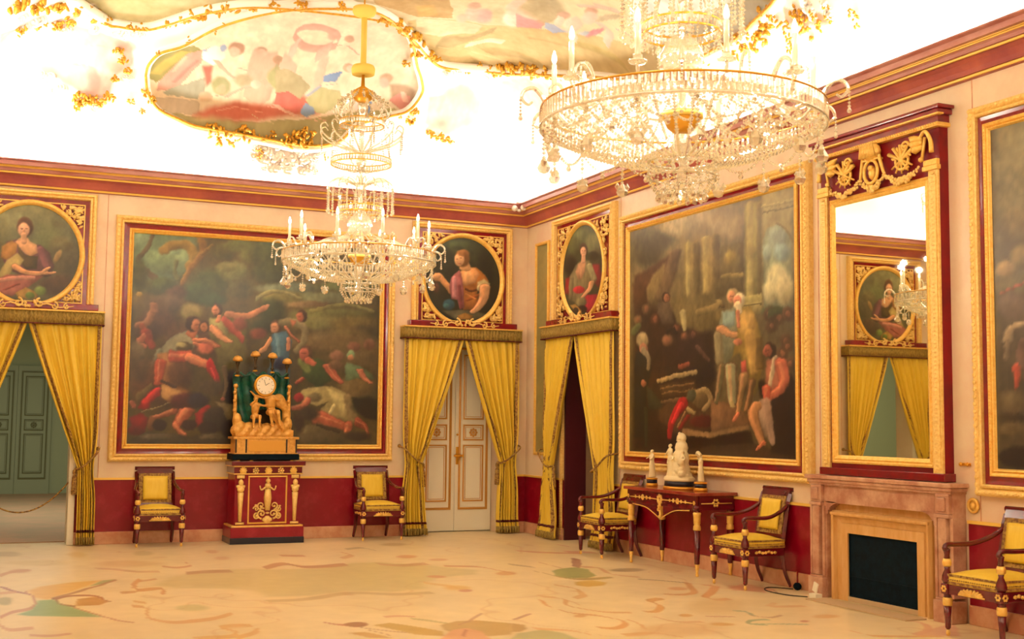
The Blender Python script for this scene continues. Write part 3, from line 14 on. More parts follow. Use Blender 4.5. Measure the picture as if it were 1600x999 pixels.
D_CE=[['p','f6e2c0',5,1.0,-5341,-637,-5324,-764,-5212,-924,-4963,-1075,-4655,-1445,-4346,-1765,-3937,-2159,-3503,-2417,-3080,-2495,-2605,-2058,-2318,-1631,-2141,-1259,-1994,-1017,-1924,-827,-2021,-602,-2286,-508,-2636,-407,-2867,-270,-3287,-229,-3714,-239,-4133,-255,-4488,-265,-4717,-276,-4908,-306,-5152,-360,-5290,-479],['p','8c8c3c',7,1.0,-5336,-759,-5191,-945,-4831,-1044,-4741,-970,-5022,-695,-5215,-565,-5311,-604],['s','c8b040',0.6,1.0,50,60,1.19,0.1,-5229,-644,-5090,-794,-4914,-947],['p','e0ccb0',5,1.0,-5246,-451,-4662,-447,-4644,-366,-5083,-332],['p','a8a060',7,1.0,-5194,-376,-4956,-347,-4613,-344,-4154,-337,-3339,-401,-2658,-520,-2166,-591,-2282,-497,-2636,-407,-2871,-282,-3291,-241,-3715,-241,-4491,-277,-4910,-317],['e','c8b478',0.8,1.0,-4428,-351,265,-21,6,24],['p','e8a090',6,1.0,-4743,-981,-4656,-1057,-4714,-831,-4858,-643,-4952,-525,-5191,-503,-5190,-565,-5001,-789,-4909,-915],['s','d08078',0.7,1.0,20,24,1.2,0.1,-4769,-852,-5002,-585],['s','f4c4a8',0.7,1.0,20,20,1.2,0.1,-4903,-883,-5022,-695],['p','a8b098',6,1.0,-5113,-493,-4776,-622,-4644,-675,-4628,-537,-4690,-457,-5044,-466],['p','c84c3c',47,1.0,-4694,-794,-4580,-812,-4556,-633,-4611,-582],['p','f4f0dc',5,1.0,-4729,-976,-4611,-1089,-4479,-1070,-4436,-928,-4512,-857,-4580,-812,-4722,-874],['e','7c98c8',0.35,1.0,-4504,-1070,37,-6,11,53],['e','8ca4cc',0.35,1.0,-4706,-987,30,-3,4,22],['s','f0b49c',0.4,1.0,32,22,1.21,0.1,-4556,-882,-4416,-773,-4294,-701],['e','a06c50',0.35,1.0,-4352,-1083,89,-8,20,94],['e','eab098',0.35,1.0,-4366,-1030,64,-7,16,74],['s','ecb09c',0.4,1.0,24,18,1.22,0.1,-4296,-830,-4131,-802],['e','a87c60',0.35,1.0,-4066,-1090,74,-22,17,73],['e','e8b09c',0.35,1.0,-4047,-1064,48,-11,15,63],['p','a49a70',6,1.0,-4168,-961,-3951,-1050,-3796,-1019,-3778,-841,-4066,-809],['s','e8b098',0.4,1.0,24,18,1.22,9.88,-4139,-893,-3992,-891,-3869,-938],['e','b87c68',0.35,1.0,-3820,-1007,48,0,13,52],['e','a4ac70',0.35,1.0,-4433,-609,110,-6,20,88],['e','c8c090',0.6,1.0,-4426,-576,65,-7,10,44],['e','b4a880',0.6,1.0,-4186,-693,104,-14,15,65],['e','a0a668',0.35,1.0,-3762,-778,145,-21,33,128],['e','98a060',0.6,1.0,-3640,-729,133,-16,28,106],['p','f0c4a8',5,1.0,-4144,-629,-3927,-734,-3833,-684,-3821,-532,-3985,-475,-4150,-541],['s','f0bca4',0.4,1.0,32,26,1.23,0.1,-4117,-630,-4264,-570,-4358,-512],['s','eeb49c',0.4,1.0,36,24,1.24,0.1,-3854,-661,-3888,-524,-4088,-398],['e','e0d8c0',0.35,1.0,-4033,-671,66,-8,11,43],['s','e8a890',0.4,1.0,24,24,1.22,0.1,-4360,-523,-4516,-507],['e','ecc8a0',0.35,1.0,-4593,-493,79,-3,10,45],['p','dc5440',60,1.0,-4721,-352,-4497,-417,-4191,-484,-3783,-490,-3699,-641,-3399,-607,-3121,-524,-3160,-467,-3488,-426,-3756,-390,-4154,-337,-4507,-348],['s','f08c74',0.6,1.0,20,24,1.24,0.1,-4438,-395,-4180,-440,-3905,-428],['s','c83c34',0.6,1.0,30,30,1.26,0.1,-3670,-583,-3371,-510],['s','f0ac98',0.4,1.0,44,20,1.27,0.1,-3808,-478,-3638,-464,-3346,-423,-3060,-418],['s','e4c890',0.4,1.0,8,8,1.26,0.1,-4034,-400,-3690,-348],['s','c89080',0.5,1.0,7,7,1.2,9.61,-3731,-1517,-3734,-1425,-3601,-1270,-3432,-1245,-3204,-1350,-3209,-1506,-3335,-1618,-3508,-1664,-3677,-1609,-3731,-1517],['e','dc9484',0.6,1.0,-3295,-1524,62,-17,23,80],['e','b08064',0.5,1.0,-3087,-1506,51,-12,21,70],['s','e89c8c',0.4,1.0,24,12,1.21,0.1,-3204,-1350,-3075,-1376,-2881,-1237],['s','e4a898',0.4,1.0,14,10,1.22,9.7,-3271,-1297,-3386,-1129],['s','ecc0b0',0.4,1.0,12,16,1.2,9.76,-3730,-1096,-3660,-1243],['e','a87c5c',0.35,1.0,-3827,-1004,65,-8,16,62],['s','ecbca4',0.4,1.0,18,10,1.23,9.78,-3772,-948,-3586,-861],['p','b0a878',7,1.0,-3832,-862,-3679,-900,-3491,-812,-3338,-708,-3427,-581,-3770,-618],['p','d44c44',5,1.0,-3770,-618,-3609,-636,-3455,-579,-3384,-528,-3446,-448,-3651,-482,-3738,-499],['s','eeb098',0.4,1.0,36,20,1.27,0.1,-3738,-499,-3556,-442,-3353,-420,-3179,-408],['p','5c88cc',5,1.0,-3241,-860,-3082,-936,-3002,-950,-3045,-813,-3208,-794],['s','f0c4ac',0.4,1.0,22,26,1.24,9.69,-3313,-967,-3250,-891],['e','c08c6c',0.35,1.0,-2953,-1020,65,-18,19,61],['e','f0bca4',0.35,1.0,-2922,-1011,52,-13,16,51],['p','b8b878',6,1.0,-3369,-572,-3217,-730,-2958,-712,-2863,-590,-3083,-469,-3198,-472],['s','e8a4a0',0.5,1.0,12,12,1.26,0.1,-3224,-751,-2983,-795],['p','6c94c8',5,1.0,-3347,-547,-3239,-514,-3211,-466,-3298,-423,-3406,-456],['s','9cb0d0',0.6,1.0,16,16,1.25,0.1,-3353,-616,-3221,-740],['p','5c8cd4',5,1.0,-2557,-631,-2516,-639,-2518,-516,-2560,-508],['e','f0c8c0',0.6,1.0,-2657,-581,86,-6,17,53],['e','b08868',0.5,1.0,-2428,-940,82,-15,24,71],['e','e8a898',0.6,1.0,-2436,-878,69,-9,24,71],['p','a07c5c',59,1.0,-2356,-858,-2147,-886,-1989,-820,-1954,-683,-2066,-580,-2241,-652],['p','d87c74',6,1.0,-2306,-669,-2206,-764,-2038,-750,-1980,-634,-2095,-578],['s','f0b4a0',0.6,1.0,30,30,1.29,0.1,-2139,-784,-2070,-674],['s','9c9858',0.6,1.0,20,30,1.28,0.1,-2865,-416,-3141,-376],['p','e4d4a4',57,1.0,-7657,-12086,-7350,-8680,-6633,-2474,-6217,-1757,-5870,-1274,-5727,-1238,-5445,-1241,-5229,-1364,-4783,-1769,-4209,-2126,-3484,-2700,-2969,-2248,-2441,-1854,-2013,-1409,-1727,-1290,-1202,-1508,-845,-2273,-555,-3223,-406,-3854,-346,-4564,-354,-5308,-355,-5758,-401,-6140,-441,-6445,-575,-7048,-1283,-9611,-6499,-8843,-7687,-12135],['p','c8bc78',56,1.0,-7350,-8943,-5560,-2832,-4478,-3313,-4218,-2166,-4789,-1800,-5232,-1386,-5447,-1252,-5873,-1296,-6221,-1810],['e','d8cc90',0.8,1.0,-5011,-1856,398,-145,25,145],['p','b8924c',6,1.0,-3233,-2943,-2599,-3433,-2258,-2805,-2134,-2487,-2536,-2352,-3123,-2597],['p','dca84c',50,1.0,-2664,-2713,-2493,-2844,-2315,-2505,-2506,-2365],['p','ccb06c',9,1.0,-2430,-2345,-1735,-2550,-1260,-3088,-1042,-3372,-782,-3889,-635,-4129,-412,-3863,-774,-2464,-1227,-1344,-1796,-1327,-2316,-1631,-2573,-2160],['p','ecdcac',6,1.0,-2519,-2305,-1757,-2518,-1734,-2199,-2036,-1858,-2367,-1876],['s','a08c50',0.6,1.0,20,16,1.57,9.23,-1985,-1725,-1753,-1883,-1623,-2455],['s','f4e8c0',0.5,1.0,12,8,1.55,9.14,-1664,-1801,-1535,-2162,-1406,-2293],['s','a8904c',0.7,1.0,40,50,2.4,0.12,-1429,-1822,-1206,-2177,-921,-2376],['s','e4c484',0.8,1.0,16,20,1.6,0.13,-2082,-1591,-1543,-1643,-1210,-1845],['s','a89448',0.8,1.0,40,50,1.44,0.11,-968,-3225,-652,-3651,-521,-3740],['s','b89c58',0.8,1.0,16,20,1.48,0.12,-1269,-2722,-931,-3152],['e','e4a4a0',0.6,1.0,-1870,-2788,99,-97,82,195],['e','ecbcac',0.6,1.0,-1993,-2746,66,-51,84,205],['e','f0c4ac',0.6,1.0,-2037,-2551,56,-36,52,131],['e','c89c84',0.6,1.0,-2066,-3011,65,-50,42,102],['e','c0bc8c',0.6,1.0,-1735,-2923,58,-68,92,213],['e','f4d8c4',0.6,1.0,-1591,-2995,75,-108,91,204],['p','e4848c',6,1.0,-1627,-3156,-1525,-3352,-1299,-3281,-1265,-3097,-1459,-2820],['s','f0bca8',0.4,1.0,26,20,1.44,8.98,-1749,-3389,-1525,-3352,-1400,-3382],['s','a49468',0.6,1.0,40,30,1.42,8.92,-1621,-3630,-1404,-3534,-1310,-3485],['p','94a8d0',6,1.0,-1299,-3281,-1199,-3365,-1056,-3400,-1153,-3163,-1252,-3146],['e','b88870',0.5,1.0,-1258,-3627,45,-84,41,82],['s','f4ccb8',0.4,1.0,34,20,1.45,0.12,-1254,-3584,-1199,-3365,-1116,-3376,-1011,-3451,-956,-3307],['s','f0c4b0',0.4,1.0,20,20,1.43,8.83,-1162,-3610,-1057,-3575],['e','b48068',0.5,1.0,-1125,-4042,42,-83,38,73],['e','eebcac',0.5,1.0,-1072,-3909,47,-107,57,109],['s','f0b8a8',0.4,1.0,46,30,1.4,0.11,-1001,-3905,-871,-3987,-761,-3721],['s','d4687c',0.5,1.0,16,16,1.43,8.79,-904,-3788,-924,-3692],['s','a89878',0.5,1.0,16,10,1.37,8.69,-1002,-4069,-935,-4292],['s','e8ac9c',0.6,1.0,20,20,1.37,0.11,-1262,-3976,-1122,-4197,-948,-4408],['s','d8788c',0.5,1.0,10,8,1.38,0.11,-853,-4082,-716,-4210],['e','a8b8cc',0.7,1.0,-959,-3591,30,-78,19,37],['p','d4dcd8',8,1.0,-1092,-4856,-638,-6060,-430,-6383,-372,-6028,-354,-5824,-370,-5380,-417,-5157,-629,-4252,-844,-4349],['e','dce4e4',0.9,1.0,-468,-5899,57,-271,74,109],['e','a8a4ac',0.7,1.0,-380,-6003,21,-127,31,45],['s','bca49c',0.6,1.0,24,24,0.97,0.1,-376,-5291,-380,-5641,-372,-5885],['s','e8ac9c',0.6,1.0,20,16,1.05,0.1,-1164,-4213,-1003,-4398],['p','f8d4c8',35,0.8,-6967,-1859,-6613,-1287,-6120,-1101,-5732,-1016,-5527,-926,-5495,-706,-5676,-595,-5705,-433,-5829,-382,-6042,-412,-6282,-479,-6466,-546,-6558,-463,-6923,-366],['s','f0b4b0',0.7,0.7,50,60,1.25,0.1,-6147,-642,-5994,-644,-5902,-532,-5914,-427],['s','f4b8b0',0.8,0.6,40,30,1.23,0.1,-6803,-414,-6609,-475],['s','f0b4ac',0.8,0.6,30,24,1.24,0.1,-6491,-422,-6419,-345],['e','f4c4b4',0.9,0.8,-5616,-908,114,-19,11,78],['e','f4c4b0',0.8,1.0,-5673,-668,78,-2,8,56],['s','f4c8b4',0.8,0.5,16,20,1.21,0.1,-6708,-765,-6341,-811,-5843,-882],['p','f8dcd0',263,0.8,-1050,-1206,-954,-1617,-783,-2088,-633,-2176,-376,-1657,-525,-665,-851,-749],['s','f0b8a8',0.8,0.7,24,20,5.88,9.34,-1497,-712,-1361,-777,-1146,-655],['p','f8d0c4',45,0.7,-1790,-774,-1298,-890,-948,-582,-1374,-406,-1730,-477],['p','f6d8cc',39,0.8,-1023,-1206,-904,-1845,-667,-1900,-362,-1266,-397,-750],['p','f0c4a4',13,0.8,-409,-6500,-350,-6649,-265,-7001,-264,-6946,-284,-6644,-339,-6432],['s','d49c7c',0.6,1.0,12,8,1.57,8.02,-341,-6607,-287,-6896]]
D_MEDFRAME=[[-5341,-637],[-5324,-764],[-5212,-924],[-4963,-1075],[-4655,-1445],[-4346,-1765],[-3937,-2159],[-3503,-2417],[-3080,-2495],[-2605,-2058],[-2318,-1631],[-2141,-1259],[-1994,-1017],[-1924,-827],[-2021,-602],[-2286,-508],[-2636,-407],[-2867,-270],[-3287,-229],[-3714,-239],[-4133,-255],[-4488,-265],[-4717,-276],[-4908,-306],[-5152,-360],[-5290,-479]]
D_FL=[['e','b09c70',0.7,0.6,-6643,-806,145,-48,-8,-269],['e','c08c5c',0.7,0.6,-6573,-2444,101,-34,-7,-187],['s','bc8050',0.6,0.7,9,8,2.0,13.0,-6755,-2780,-6633,-2492,-6483,-2405],['s','a4685c',0.5,1.0,6,6,1.0,11.0,-6774,-3615,-6666,-3927,-6560,-4175],['s','cc9468',0.6,0.7,8,8,1.0,11.0,-6784,-4044,-6655,-3984],['p','dcae54',80,1.0,-6549,-3914,-6448,-3729,-6205,-3525,-5890,-3430,-6032,-3760,-6256,-4231,-6429,-4554,-6545,-4384],['p','94a068',34,1.0,-6037,-3816,-5892,-3453,-5772,-3396,-5901,-3690],['s','9c6844',0.5,0.8,5,6,1.0,10.0,-5780,-3468,-6051,-3980,-6375,-4494],['s','9c5c38',0.4,1.0,6,6,2.0,9.0,-6378,-4542,-6229,-4395,-6042,-4462,-5975,-4832],['p','b48440',32,1.0,-6207,-4603,-6046,-4511,-5963,-4836,-6070,-5033,-6251,-5013],['s','945c34',0.4,1.0,10,6,1.0,9.0,-6378,-4542,-6351,-4886,-6264,-5027],['p','7ca470',58,1.0,-6505,-4594,-6392,-4567,-6351,-4886,-6269,-5097,-6107,-5667,-6371,-5530,-6614,-5401,-6689,-5291,-6576,-5075],['s','b87858',0.5,0.8,8,8,1.0,9.0,-6816,-5409,-6719,-5154,-6572,-4988,-6533,-4536,-6579,-4011],['e','a8a070',0.6,1.0,-6760,-4551,60,-22,-6,-223],['s','b07850',0.5,0.8,5,4,1.0,8.0,-6258,-5101,-6175,-5393,-6048,-5769,-5922,-5973],['s','c0845c',0.6,0.7,10,10,1.0,7.0,-6825,-5794,-6768,-6034,-6620,-6017],['s','b8806c',0.6,0.7,7,7,1.0,7.0,-6632,-6294,-6502,-6376,-6383,-6317],['s','bc7c50',0.5,0.7,6,5,1.0,14.0,-5209,-2508,-5089,-2665,-4934,-2497,-4949,-2186],['s','bc8c68',0.6,0.6,6,6,1.0,14.0,-5859,-2477,-5718,-2595,-5520,-2870,-5316,-2940],['s','c48850',0.5,0.8,9,8,2.0,10.0,-5569,-3504,-5659,-3891,-5672,-4223,-5475,-4182,-5493,-4500],['s','b87c54',0.5,0.6,5,5,1.0,12.0,-5408,-3497,-5583,-3621],['s','c48850',0.6,0.7,8,6,1.0,10.0,-5819,-4332,-5697,-4322],['s','cc9454',0.5,0.7,10,10,1.0,7.0,-5837,-5162,-5753,-5283,-5782,-5785,-5670,-6065,-5510,-6084,-5335,-6029,-5166,-5843],['s','d09c58',0.6,0.7,8,8,1.0,9.0,-5793,-4897,-5719,-5018],['e','bcb478',0.7,0.8,-5399,-5410,119,-43,-27,-167],['s','cc9850',0.5,0.7,10,9,1.0,7.0,-5608,-6809,-5371,-6829,-5312,-6643,-5358,-6407,-5149,-6409,-5175,-6693,-5353,-6904],['p','c4b47c',141,0.7,-5471,-3956,-5310,-3531,-5098,-3217,-4838,-2964,-4362,-2983,-4703,-4563,-5013,-4343,-5343,-4228],['s','b08460',0.6,0.8,9,9,1.0,13.0,-5073,-3158,-4861,-3095,-4642,-3100],['e','c08c64',0.8,0.6,-4496,-1241,68,-22,-31,-169],['e','c4946c',0.8,0.6,-4517,-1928,81,-27,-29,-154],['e','b4a06c',0.8,0.6,-5228,-1181,100,-33,-30,-234],['e','c8a470',0.8,0.6,-5513,-2152,308,-103,-33,-286],['e','ccac60',0.8,0.6,-5935,-1124,97,-32,-21,-263],['e','c8b070',0.8,0.6,-6349,-1796,306,-102,-12,-236],['p','c2b47c',141,0.75,-4376,-3050,-4165,-3121,-3783,-3179,-3304,-2814,-3025,-2828,-2711,-3168,-2289,-3829,-2430,-4129,-2848,-4252,-3130,-4532,-3254,-4960,-3605,-5059,-3922,-4893,-4356,-5059,-4712,-4984,-4703,-4563],['s','b07c5c',0.6,0.8,9,9,1.0,14.0,-4256,-2947,-3989,-2662,-3871,-3003,-3636,-3008,-3409,-2933],['s','bc8a64',0.6,0.7,8,8,1.0,13.0,-3070,-2970,-2893,-3183,-2590,-3131],['s','c0805c',0.6,0.7,6,6,1.0,16.0,-3858,-1892,-3624,-1968],['s','a89468',0.6,0.7,5,5,2.0,18.0,-2977,-1454,-2746,-1335,-2685,-1643],['s','c48c54',0.6,0.6,6,6,2.0,16.0,-3111,-1782,-3080,-2060,-3272,-2339],['s','b89c68',0.7,0.7,8,8,1.0,10.0,-4774,-5260,-4404,-5245,-3965,-5039,-3614,-5217,-3290,-5224],['e','c48870',0.5,1.0,-2973,-5193,54,-19,-35,-87],['e','c88c5c',0.6,1.0,-2856,-4184,88,-30,-35,-92],['s','d4a858',0.7,0.7,10,12,1.0,11.0,-3122,-4596,-2969,-4945],['e','d4a850',0.7,0.7,-2975,-5001,110,-38,-54,-139],['s','c4804c',0.5,0.8,6,6,2.0,12.0,-2474,-3399,-2152,-3583,-2084,-3970,-2056,-4189],['e','c88c54',0.6,0.7,-2117,-4168,91,-31,-62,-142],['e','c88454',0.6,0.7,-2554,-2406,101,-34,-53,-153],['e','c88858',0.6,0.6,-2328,-2818,100,-33,-43,-116],['e','b89c64',0.7,0.7,-2264,-1087,149,-48,-61,-185],['s','bc7c5c',0.5,1.0,5,8,1.0,7.0,-4608,-6453,-4549,-6591,-4493,-6650],['e','9c6c4c',0.35,1.0,-4400,-6646,86,-32,-35,-116],['s','a47c54',0.5,0.8,4,4,1.0,6.0,-4414,-6792,-4261,-7031,-3965,-7316],['s','a88054',0.5,0.7,5,5,1.0,6.0,-4401,-6907,-4313,-7222],['p','bc9c50',25,1.0,-4295,-6723,-4150,-6660,-4031,-6895,-3907,-7162,-3977,-7347,-4144,-7215,-4229,-6970],['p','c49c58',27,1.0,-4568,-6988,-4452,-6996,-4333,-7283,-4499,-7221],['s','c8906c',0.5,0.8,7,5,1.0,7.0,-4090,-6360,-3973,-6361,-3881,-6436],['s','b0a468',0.6,0.8,10,8,1.0,7.0,-3920,-6545,-3759,-6842],['p','b8985a',36,1.0,-3841,-6889,-3663,-6759,-3501,-6779,-3309,-7007,-3507,-7451,-3671,-7460,-3856,-7252,-3882,-7098],['p','d49c74',33,1.0,-4043,-7458,-3817,-7122,-3704,-7090,-3648,-7257,-3711,-7581],['s','b46c50',0.5,1.0,5,4,1.0,6.0,-3730,-7154,-3840,-7397],['s','ac8060',0.5,0.8,4,4,2.0,7.0,-3343,-6461,-3547,-6762,-3707,-6938],['p','b08c50',33,1.0,-3309,-7007,-3249,-7106,-3287,-7244,-3388,-7353,-3453,-7329],['s','b08068',0.5,0.9,4,4,1.0,7.0,-3222,-6840,-2986,-6651],['p','a8a878',42,0.9,-3437,-7407,-3191,-7316,-3124,-7522,-3146,-7791,-3585,-7628],['s','d09858',0.6,0.7,9,6,1.0,6.0,-3231,-7264,-3024,-7451,-2971,-7650],['p','949c60',29,1.0,-1588,-4138,-1386,-3990,-1214,-3944,-1165,-4138,-1337,-4639,-1500,-4781,-1723,-4704,-1729,-4504],['s','a88c50',0.5,0.9,9,6,1.0,10.0,-1756,-4152,-1745,-4499,-1658,-4817,-1428,-4844,-1261,-4797],['p','d0a850',46,1.0,-1756,-5009,-1556,-4954,-1494,-5162,-1605,-5304,-1799,-5354,-1861,-5215],['s','a87c68',0.4,1.0,9,7,2.0,13.0,-845,-3226,-1192,-3906],['e','9c6c5c',0.35,1.0,-882,-3298,24,-8,-36,-70],['s','c48058',0.6,0.8,6,5,2.0,16.0,-1111,-2248,-899,-2503,-546,-2710],['s','c4706c',0.6,0.8,5,5,2.0,18.0,-341,-1700,-315,-1915],['s','cc8468',0.6,0.7,8,6,1.0,16.0,-609,-2505,-325,-2690],['s','a88c60',0.6,0.8,9,7,1.0,13.0,-1746,-3491,-1627,-3760],['s','b07850',0.5,0.8,4,4,2.0,13.0,-1390,-3454,-1387,-3915],['s','c89064',0.6,0.7,7,6,1.0,12.0,-1131,-3927,-1003,-4045,-1138,-4571,-991,-4891],['e','a89474',0.6,0.9,-818,-4328,174,-59,-81,-144],['s','7c6444',0.4,1.0,3,3,1.0,10.0,-1081,-5016,-908,-5178,-768,-5414],['s','c88c54',0.5,0.8,8,6,1.0,8.0,-768,-5414,-1057,-5956,-1265,-6101,-1389,-6035],['e','cc9464',0.7,0.7,-1067,-5727,84,-29,-58,-93],['s','cc8c54',0.5,0.8,9,7,2.0,8.0,-703,-5619,-680,-5746,-1118,-6259,-1145,-6476,-1001,-6456],['p','d08c6c',51,0.6,-629,-5880,-274,-5647,-274,-6004,-468,-6274],['s','cc985c',0.5,0.7,9,7,1.0,9.0,-2031,-5156,-1962,-5413,-2085,-5810,-2241,-5963],['s','c88c4c',0.5,0.85,8,7,1.0,7.0,-2570,-5948,-2652,-6306,-2656,-6667,-2516,-6890,-2464,-7157,-2551,-7363,-2688,-7464,-2783,-7392],['s','cc9454',0.5,0.8,7,5,1.0,7.0,-2363,-6022,-2502,-6360,-2395,-6717,-2197,-6833],['s','c89054',0.6,0.6,8,8,1.0,9.0,-2487,-5773,-2372,-5917,-2386,-6307],['e','c89050',0.6,0.8,-2658,-6838,47,-17,-33,-64],['s','cc9450',0.5,0.8,9,7,1.0,8.0,-1569,-6254,-1734,-6346,-1786,-6617,-1981,-6867,-2066,-6836],['s','cc9454',0.5,0.7,8,6,1.0,7.0,-2394,-7183,-2419,-7372,-2476,-7542],['s','cc9450',0.6,0.7,9,6,1.0,6.0,-2756,-7730,-2505,-7751,-2419,-7959],['s','c89464',0.6,0.6,6,6,2.0,7.0,-2128,-7115,-2074,-7380,-1900,-7444],['e','cc9850',0.6,0.8,-1847,-7133,48,-17,-39,-62],['e','cc9c50',0.6,0.8,-1824,-7591,92,-33,-41,-62],['s','8c9c7c',0.5,0.9,6,7,1.0,7.0,-1367,-7044,-1292,-7116,-1353,-7312],['s','8ca07c',0.5,0.9,6,5,1.0,6.0,-1364,-7518,-1505,-7508,-1606,-7631,-1514,-7727],['s','b88060',0.5,0.8,3,3,1.0,7.0,-1725,-7220,-1533,-7289],['e','d0b480',0.8,0.6,-1343,-6776,204,-73,-242,-366],['e','d4ac78',0.8,0.6,-2267,-7693,289,-107,-145,-234],['s','8ca07c',0.5,0.8,3,3,1.0,7.0,-1618,-7627,-1204,-7825],['s','6c4c3c',0.5,0.9,2,2,2.0,8.0,-284,-6116,-370,-6330,-308,-6525,-216,-6631],['p','a08c54',54,0.8,-377,-6729,-36,-6535,191,-6562,158,-6816,226,-7340,-21,-7796,-413,-7781,-440,-7334],['s','d09078',0.6,0.7,9,8,2.0,5.0,-345,-7848,-331,-8098,-521,-8338,-761,-8468],['p','d49884',33,0.7,-521,-8338,-119,-8176,-238,-8366,-499,-8636,-774,-8499],['s','d0944c',0.6,0.8,10,5,1.0,6.0,-1091,-8201,-1072,-8388,-620,-8606],['s','d0985c',0.7,0.6,8,8,1.0,7.0,-924,-6974,-653,-7024],['e','d09c58',0.7,0.7,-833,-7544,98,-35,-62,-79],['s','d09c60',0.6,0.5,5,5,2.0,8.0,-935,-6923,-773,-6788],['e','bc7c5c',0.6,1.0,-1137,-7699,35,-13,-29,-37],['s','b08460',0.6,0.8,4,4,1.0,7.0,-1122,-7353,-1278,-7441,-1365,-7308],['p','d08c6c',58,0.6,-501,-5689,-217,-6024,-335,-6210,-681,-6033]]
D_FRESF=[[-6217,-1757],[-5870,-1274],[-5727,-1238],[-5445,-1241],[-5229,-1364],[-4783,-1769],[-4209,-2126],[-2969,-2248],[-2441,-1854],[-2013,-1409],[-1727,-1290],[-1202,-1508],[-845,-2273],[-555,-3223],[-406,-3854],[-346,-4564],[-354,-5308],[-355,-5758],[-401,-6140],[-441,-6445],[-502,-6722]]
D_LEAF=[[-6814,-2622,14],[-6619,-2174,12],[-6444,-1811,12],[-6128,-1460,12],[-5983,-1359,14],[-5907,-1291,10],[-5588,-1245,8],[-5447,-1252,8],[-6239,-1184,9],[-6369,-1123,9],[-6584,-1456,8],[-6778,-1609,6],[-5184,-1396,9],[-5058,-1499,11],[-4902,-1637,12],[-4748,-1774,12],[-4593,-1899,12],[-4399,-2008,10],[-4143,-2156,9],[-3892,-2322,8],[-3451,-2462,8],[-2901,-2278,12],[-2738,-2208,10],[-2556,-2047,12],[-2406,-1870,14],[-2263,-1700,13],[-2208,-1478,12],[-2074,-1482,11],[-1951,-1425,9],[-1716,-1261,6],[-1594,-1283,6],[-1452,-1257,6],[-1164,-1524,10],[-1108,-1699,12],[-1062,-1893,12],[-977,-2091,12],[-905,-2217,10],[-812,-2385,10],[-330,-5612,7],[-337,-5785,8],[-340,-5928,9],[-362,-6085,9],[-385,-6199,10],[-392,-6329,8],[-6045,-373,10],[-5937,-376,10],[-5829,-381,9],[-5723,-410,8],[-6076,-342,8],[-5681,-877,7],[-5617,-778,7],[-5674,-571,6],[-5541,-659,6],[-1631,-402,7],[-1511,-399,7],[-1414,-385,7],[-1325,-368,5],[-4483,-280,10],[-4357,-254,10],[-4197,-248,9],[-4044,-278,12],[-3554,-276,8],[-3411,-272,14],[-3297,-253,12],[-3275,-319,10],[-3838,-267,6],[-3719,-279,6],[-1949,-602,8],[-1959,-510,8],[-2268,-1246,6],[-5308,-494,8],[-5240,-442,7],[-5464,-403,5],[-5327,-346,4],[-296,-6696,8],[-289,-6852,6],[-325,-6623,8],[-298,-6444,6],[-287,-7028,5],[-242,-7312,5],[-240,-6413,5],[-3859,-198,5]]
D_STUC=[[-3900,-201,9],[-3772,-185,12],[-3611,-195,10],[-3444,-192,12],[-3275,-189,11],[-3088,-212,8],[-3639,-157,12],[-3431,-160,12],[-3263,-157,10],[-3116,-152,6],[-3508,-147,10],[-3759,-151,7],[-6586,-1510,10],[-6715,-1565,10],[-6791,-1964,8],[-6293,-1032,8],[-5954,-1097,8],[-5673,-1090,9],[-5497,-1103,8],[-678,-2467,8],[-593,-2728,8],[-1151,-1177,8],[-1674,-1154,8],[-332,-6819,10],[-280,-7018,8],[-5530,-581,7],[-5861,-352,8],[-6300,-418,9],[-6451,-504,9]]

# ------------------------------------------------------------------ helpers
def lin(h):
    v = [int(h[i:i+2], 16)/255 for i in (0, 2, 4)]
    return tuple(x/12.92 if x <= .04045 else ((x+.055)/1.055)**2.4 for x in v)

def nodes(name):
    m = bpy.data.materials.new(name); m.use_nodes = True
    nt = m.node_tree
    b = nt.nodes['Principled BSDF']
    return m, nt, b

def mat(name, col, rough=.5, metal=0., spec=.5, noise=None, col2=None, scale=8., stretch=(1, 1, 1), bump=0., coat=0., detail=4., lo=.35, hi=.65, bscale=None):
    m, nt, b = nodes(name)
    b.inputs['Base Color'].default_value = (*col, 1)
    b.inputs['Roughness'].default_value = rough
    b.inputs['Metallic'].default_value = metal
    b.inputs['Specular IOR Level'].default_value = spec
    b.inputs['Coat Weight'].default_value = coat
    b.inputs['Coat Roughness'].default_value = .12
    if col2 is not None or bump:
        tc = nt.nodes.new('ShaderNodeTexCoord'); mp = nt.nodes.new('ShaderNodeMapping')
        mp.inputs['Scale'].default_value = stretch
        nt.links.new(tc.outputs['Object'], mp.inputs['Vector'])
    if col2 is not None:
        n = nt.nodes.new('ShaderNodeTexNoise'); n.inputs['Scale'].default_value = scale; n.inputs['Detail'].default_value = detail
        n.inputs['Roughness'].default_value = .65
        nt.links.new(mp.outputs[0], n.inputs['Vector'])
        r = nt.nodes.new('ShaderNodeValToRGB')
        r.color_ramp.elements[0].position = lo; r.color_ramp.elements[1].position = hi
        r.color_ramp.elements[0].color = (*col, 1); r.color_ramp.elements[1].color = (*col2, 1)
        nt.links.new(n.outputs['Fac'], r.inputs['Fac']); nt.links.new(r.outputs[0], b.inputs['Base Color'])
    if bump:
        n2 = nt.nodes.new('ShaderNodeTexNoise'); n2.inputs['Scale'].default_value = bscale or scale*3; n2.inputs['Detail'].default_value = 3
        nt.links.new(mp.outputs[0], n2.inputs['Vector'])
        bp = nt.nodes.new('ShaderNodeBump'); bp.inputs['Strength'].default_value = bump; bp.inputs['Distance'].default_value = .01
        nt.links.new(n2.outputs['Fac'], bp.inputs['Height']); nt.links.new(bp.outputs[0], b.inputs['Normal'])
    return m

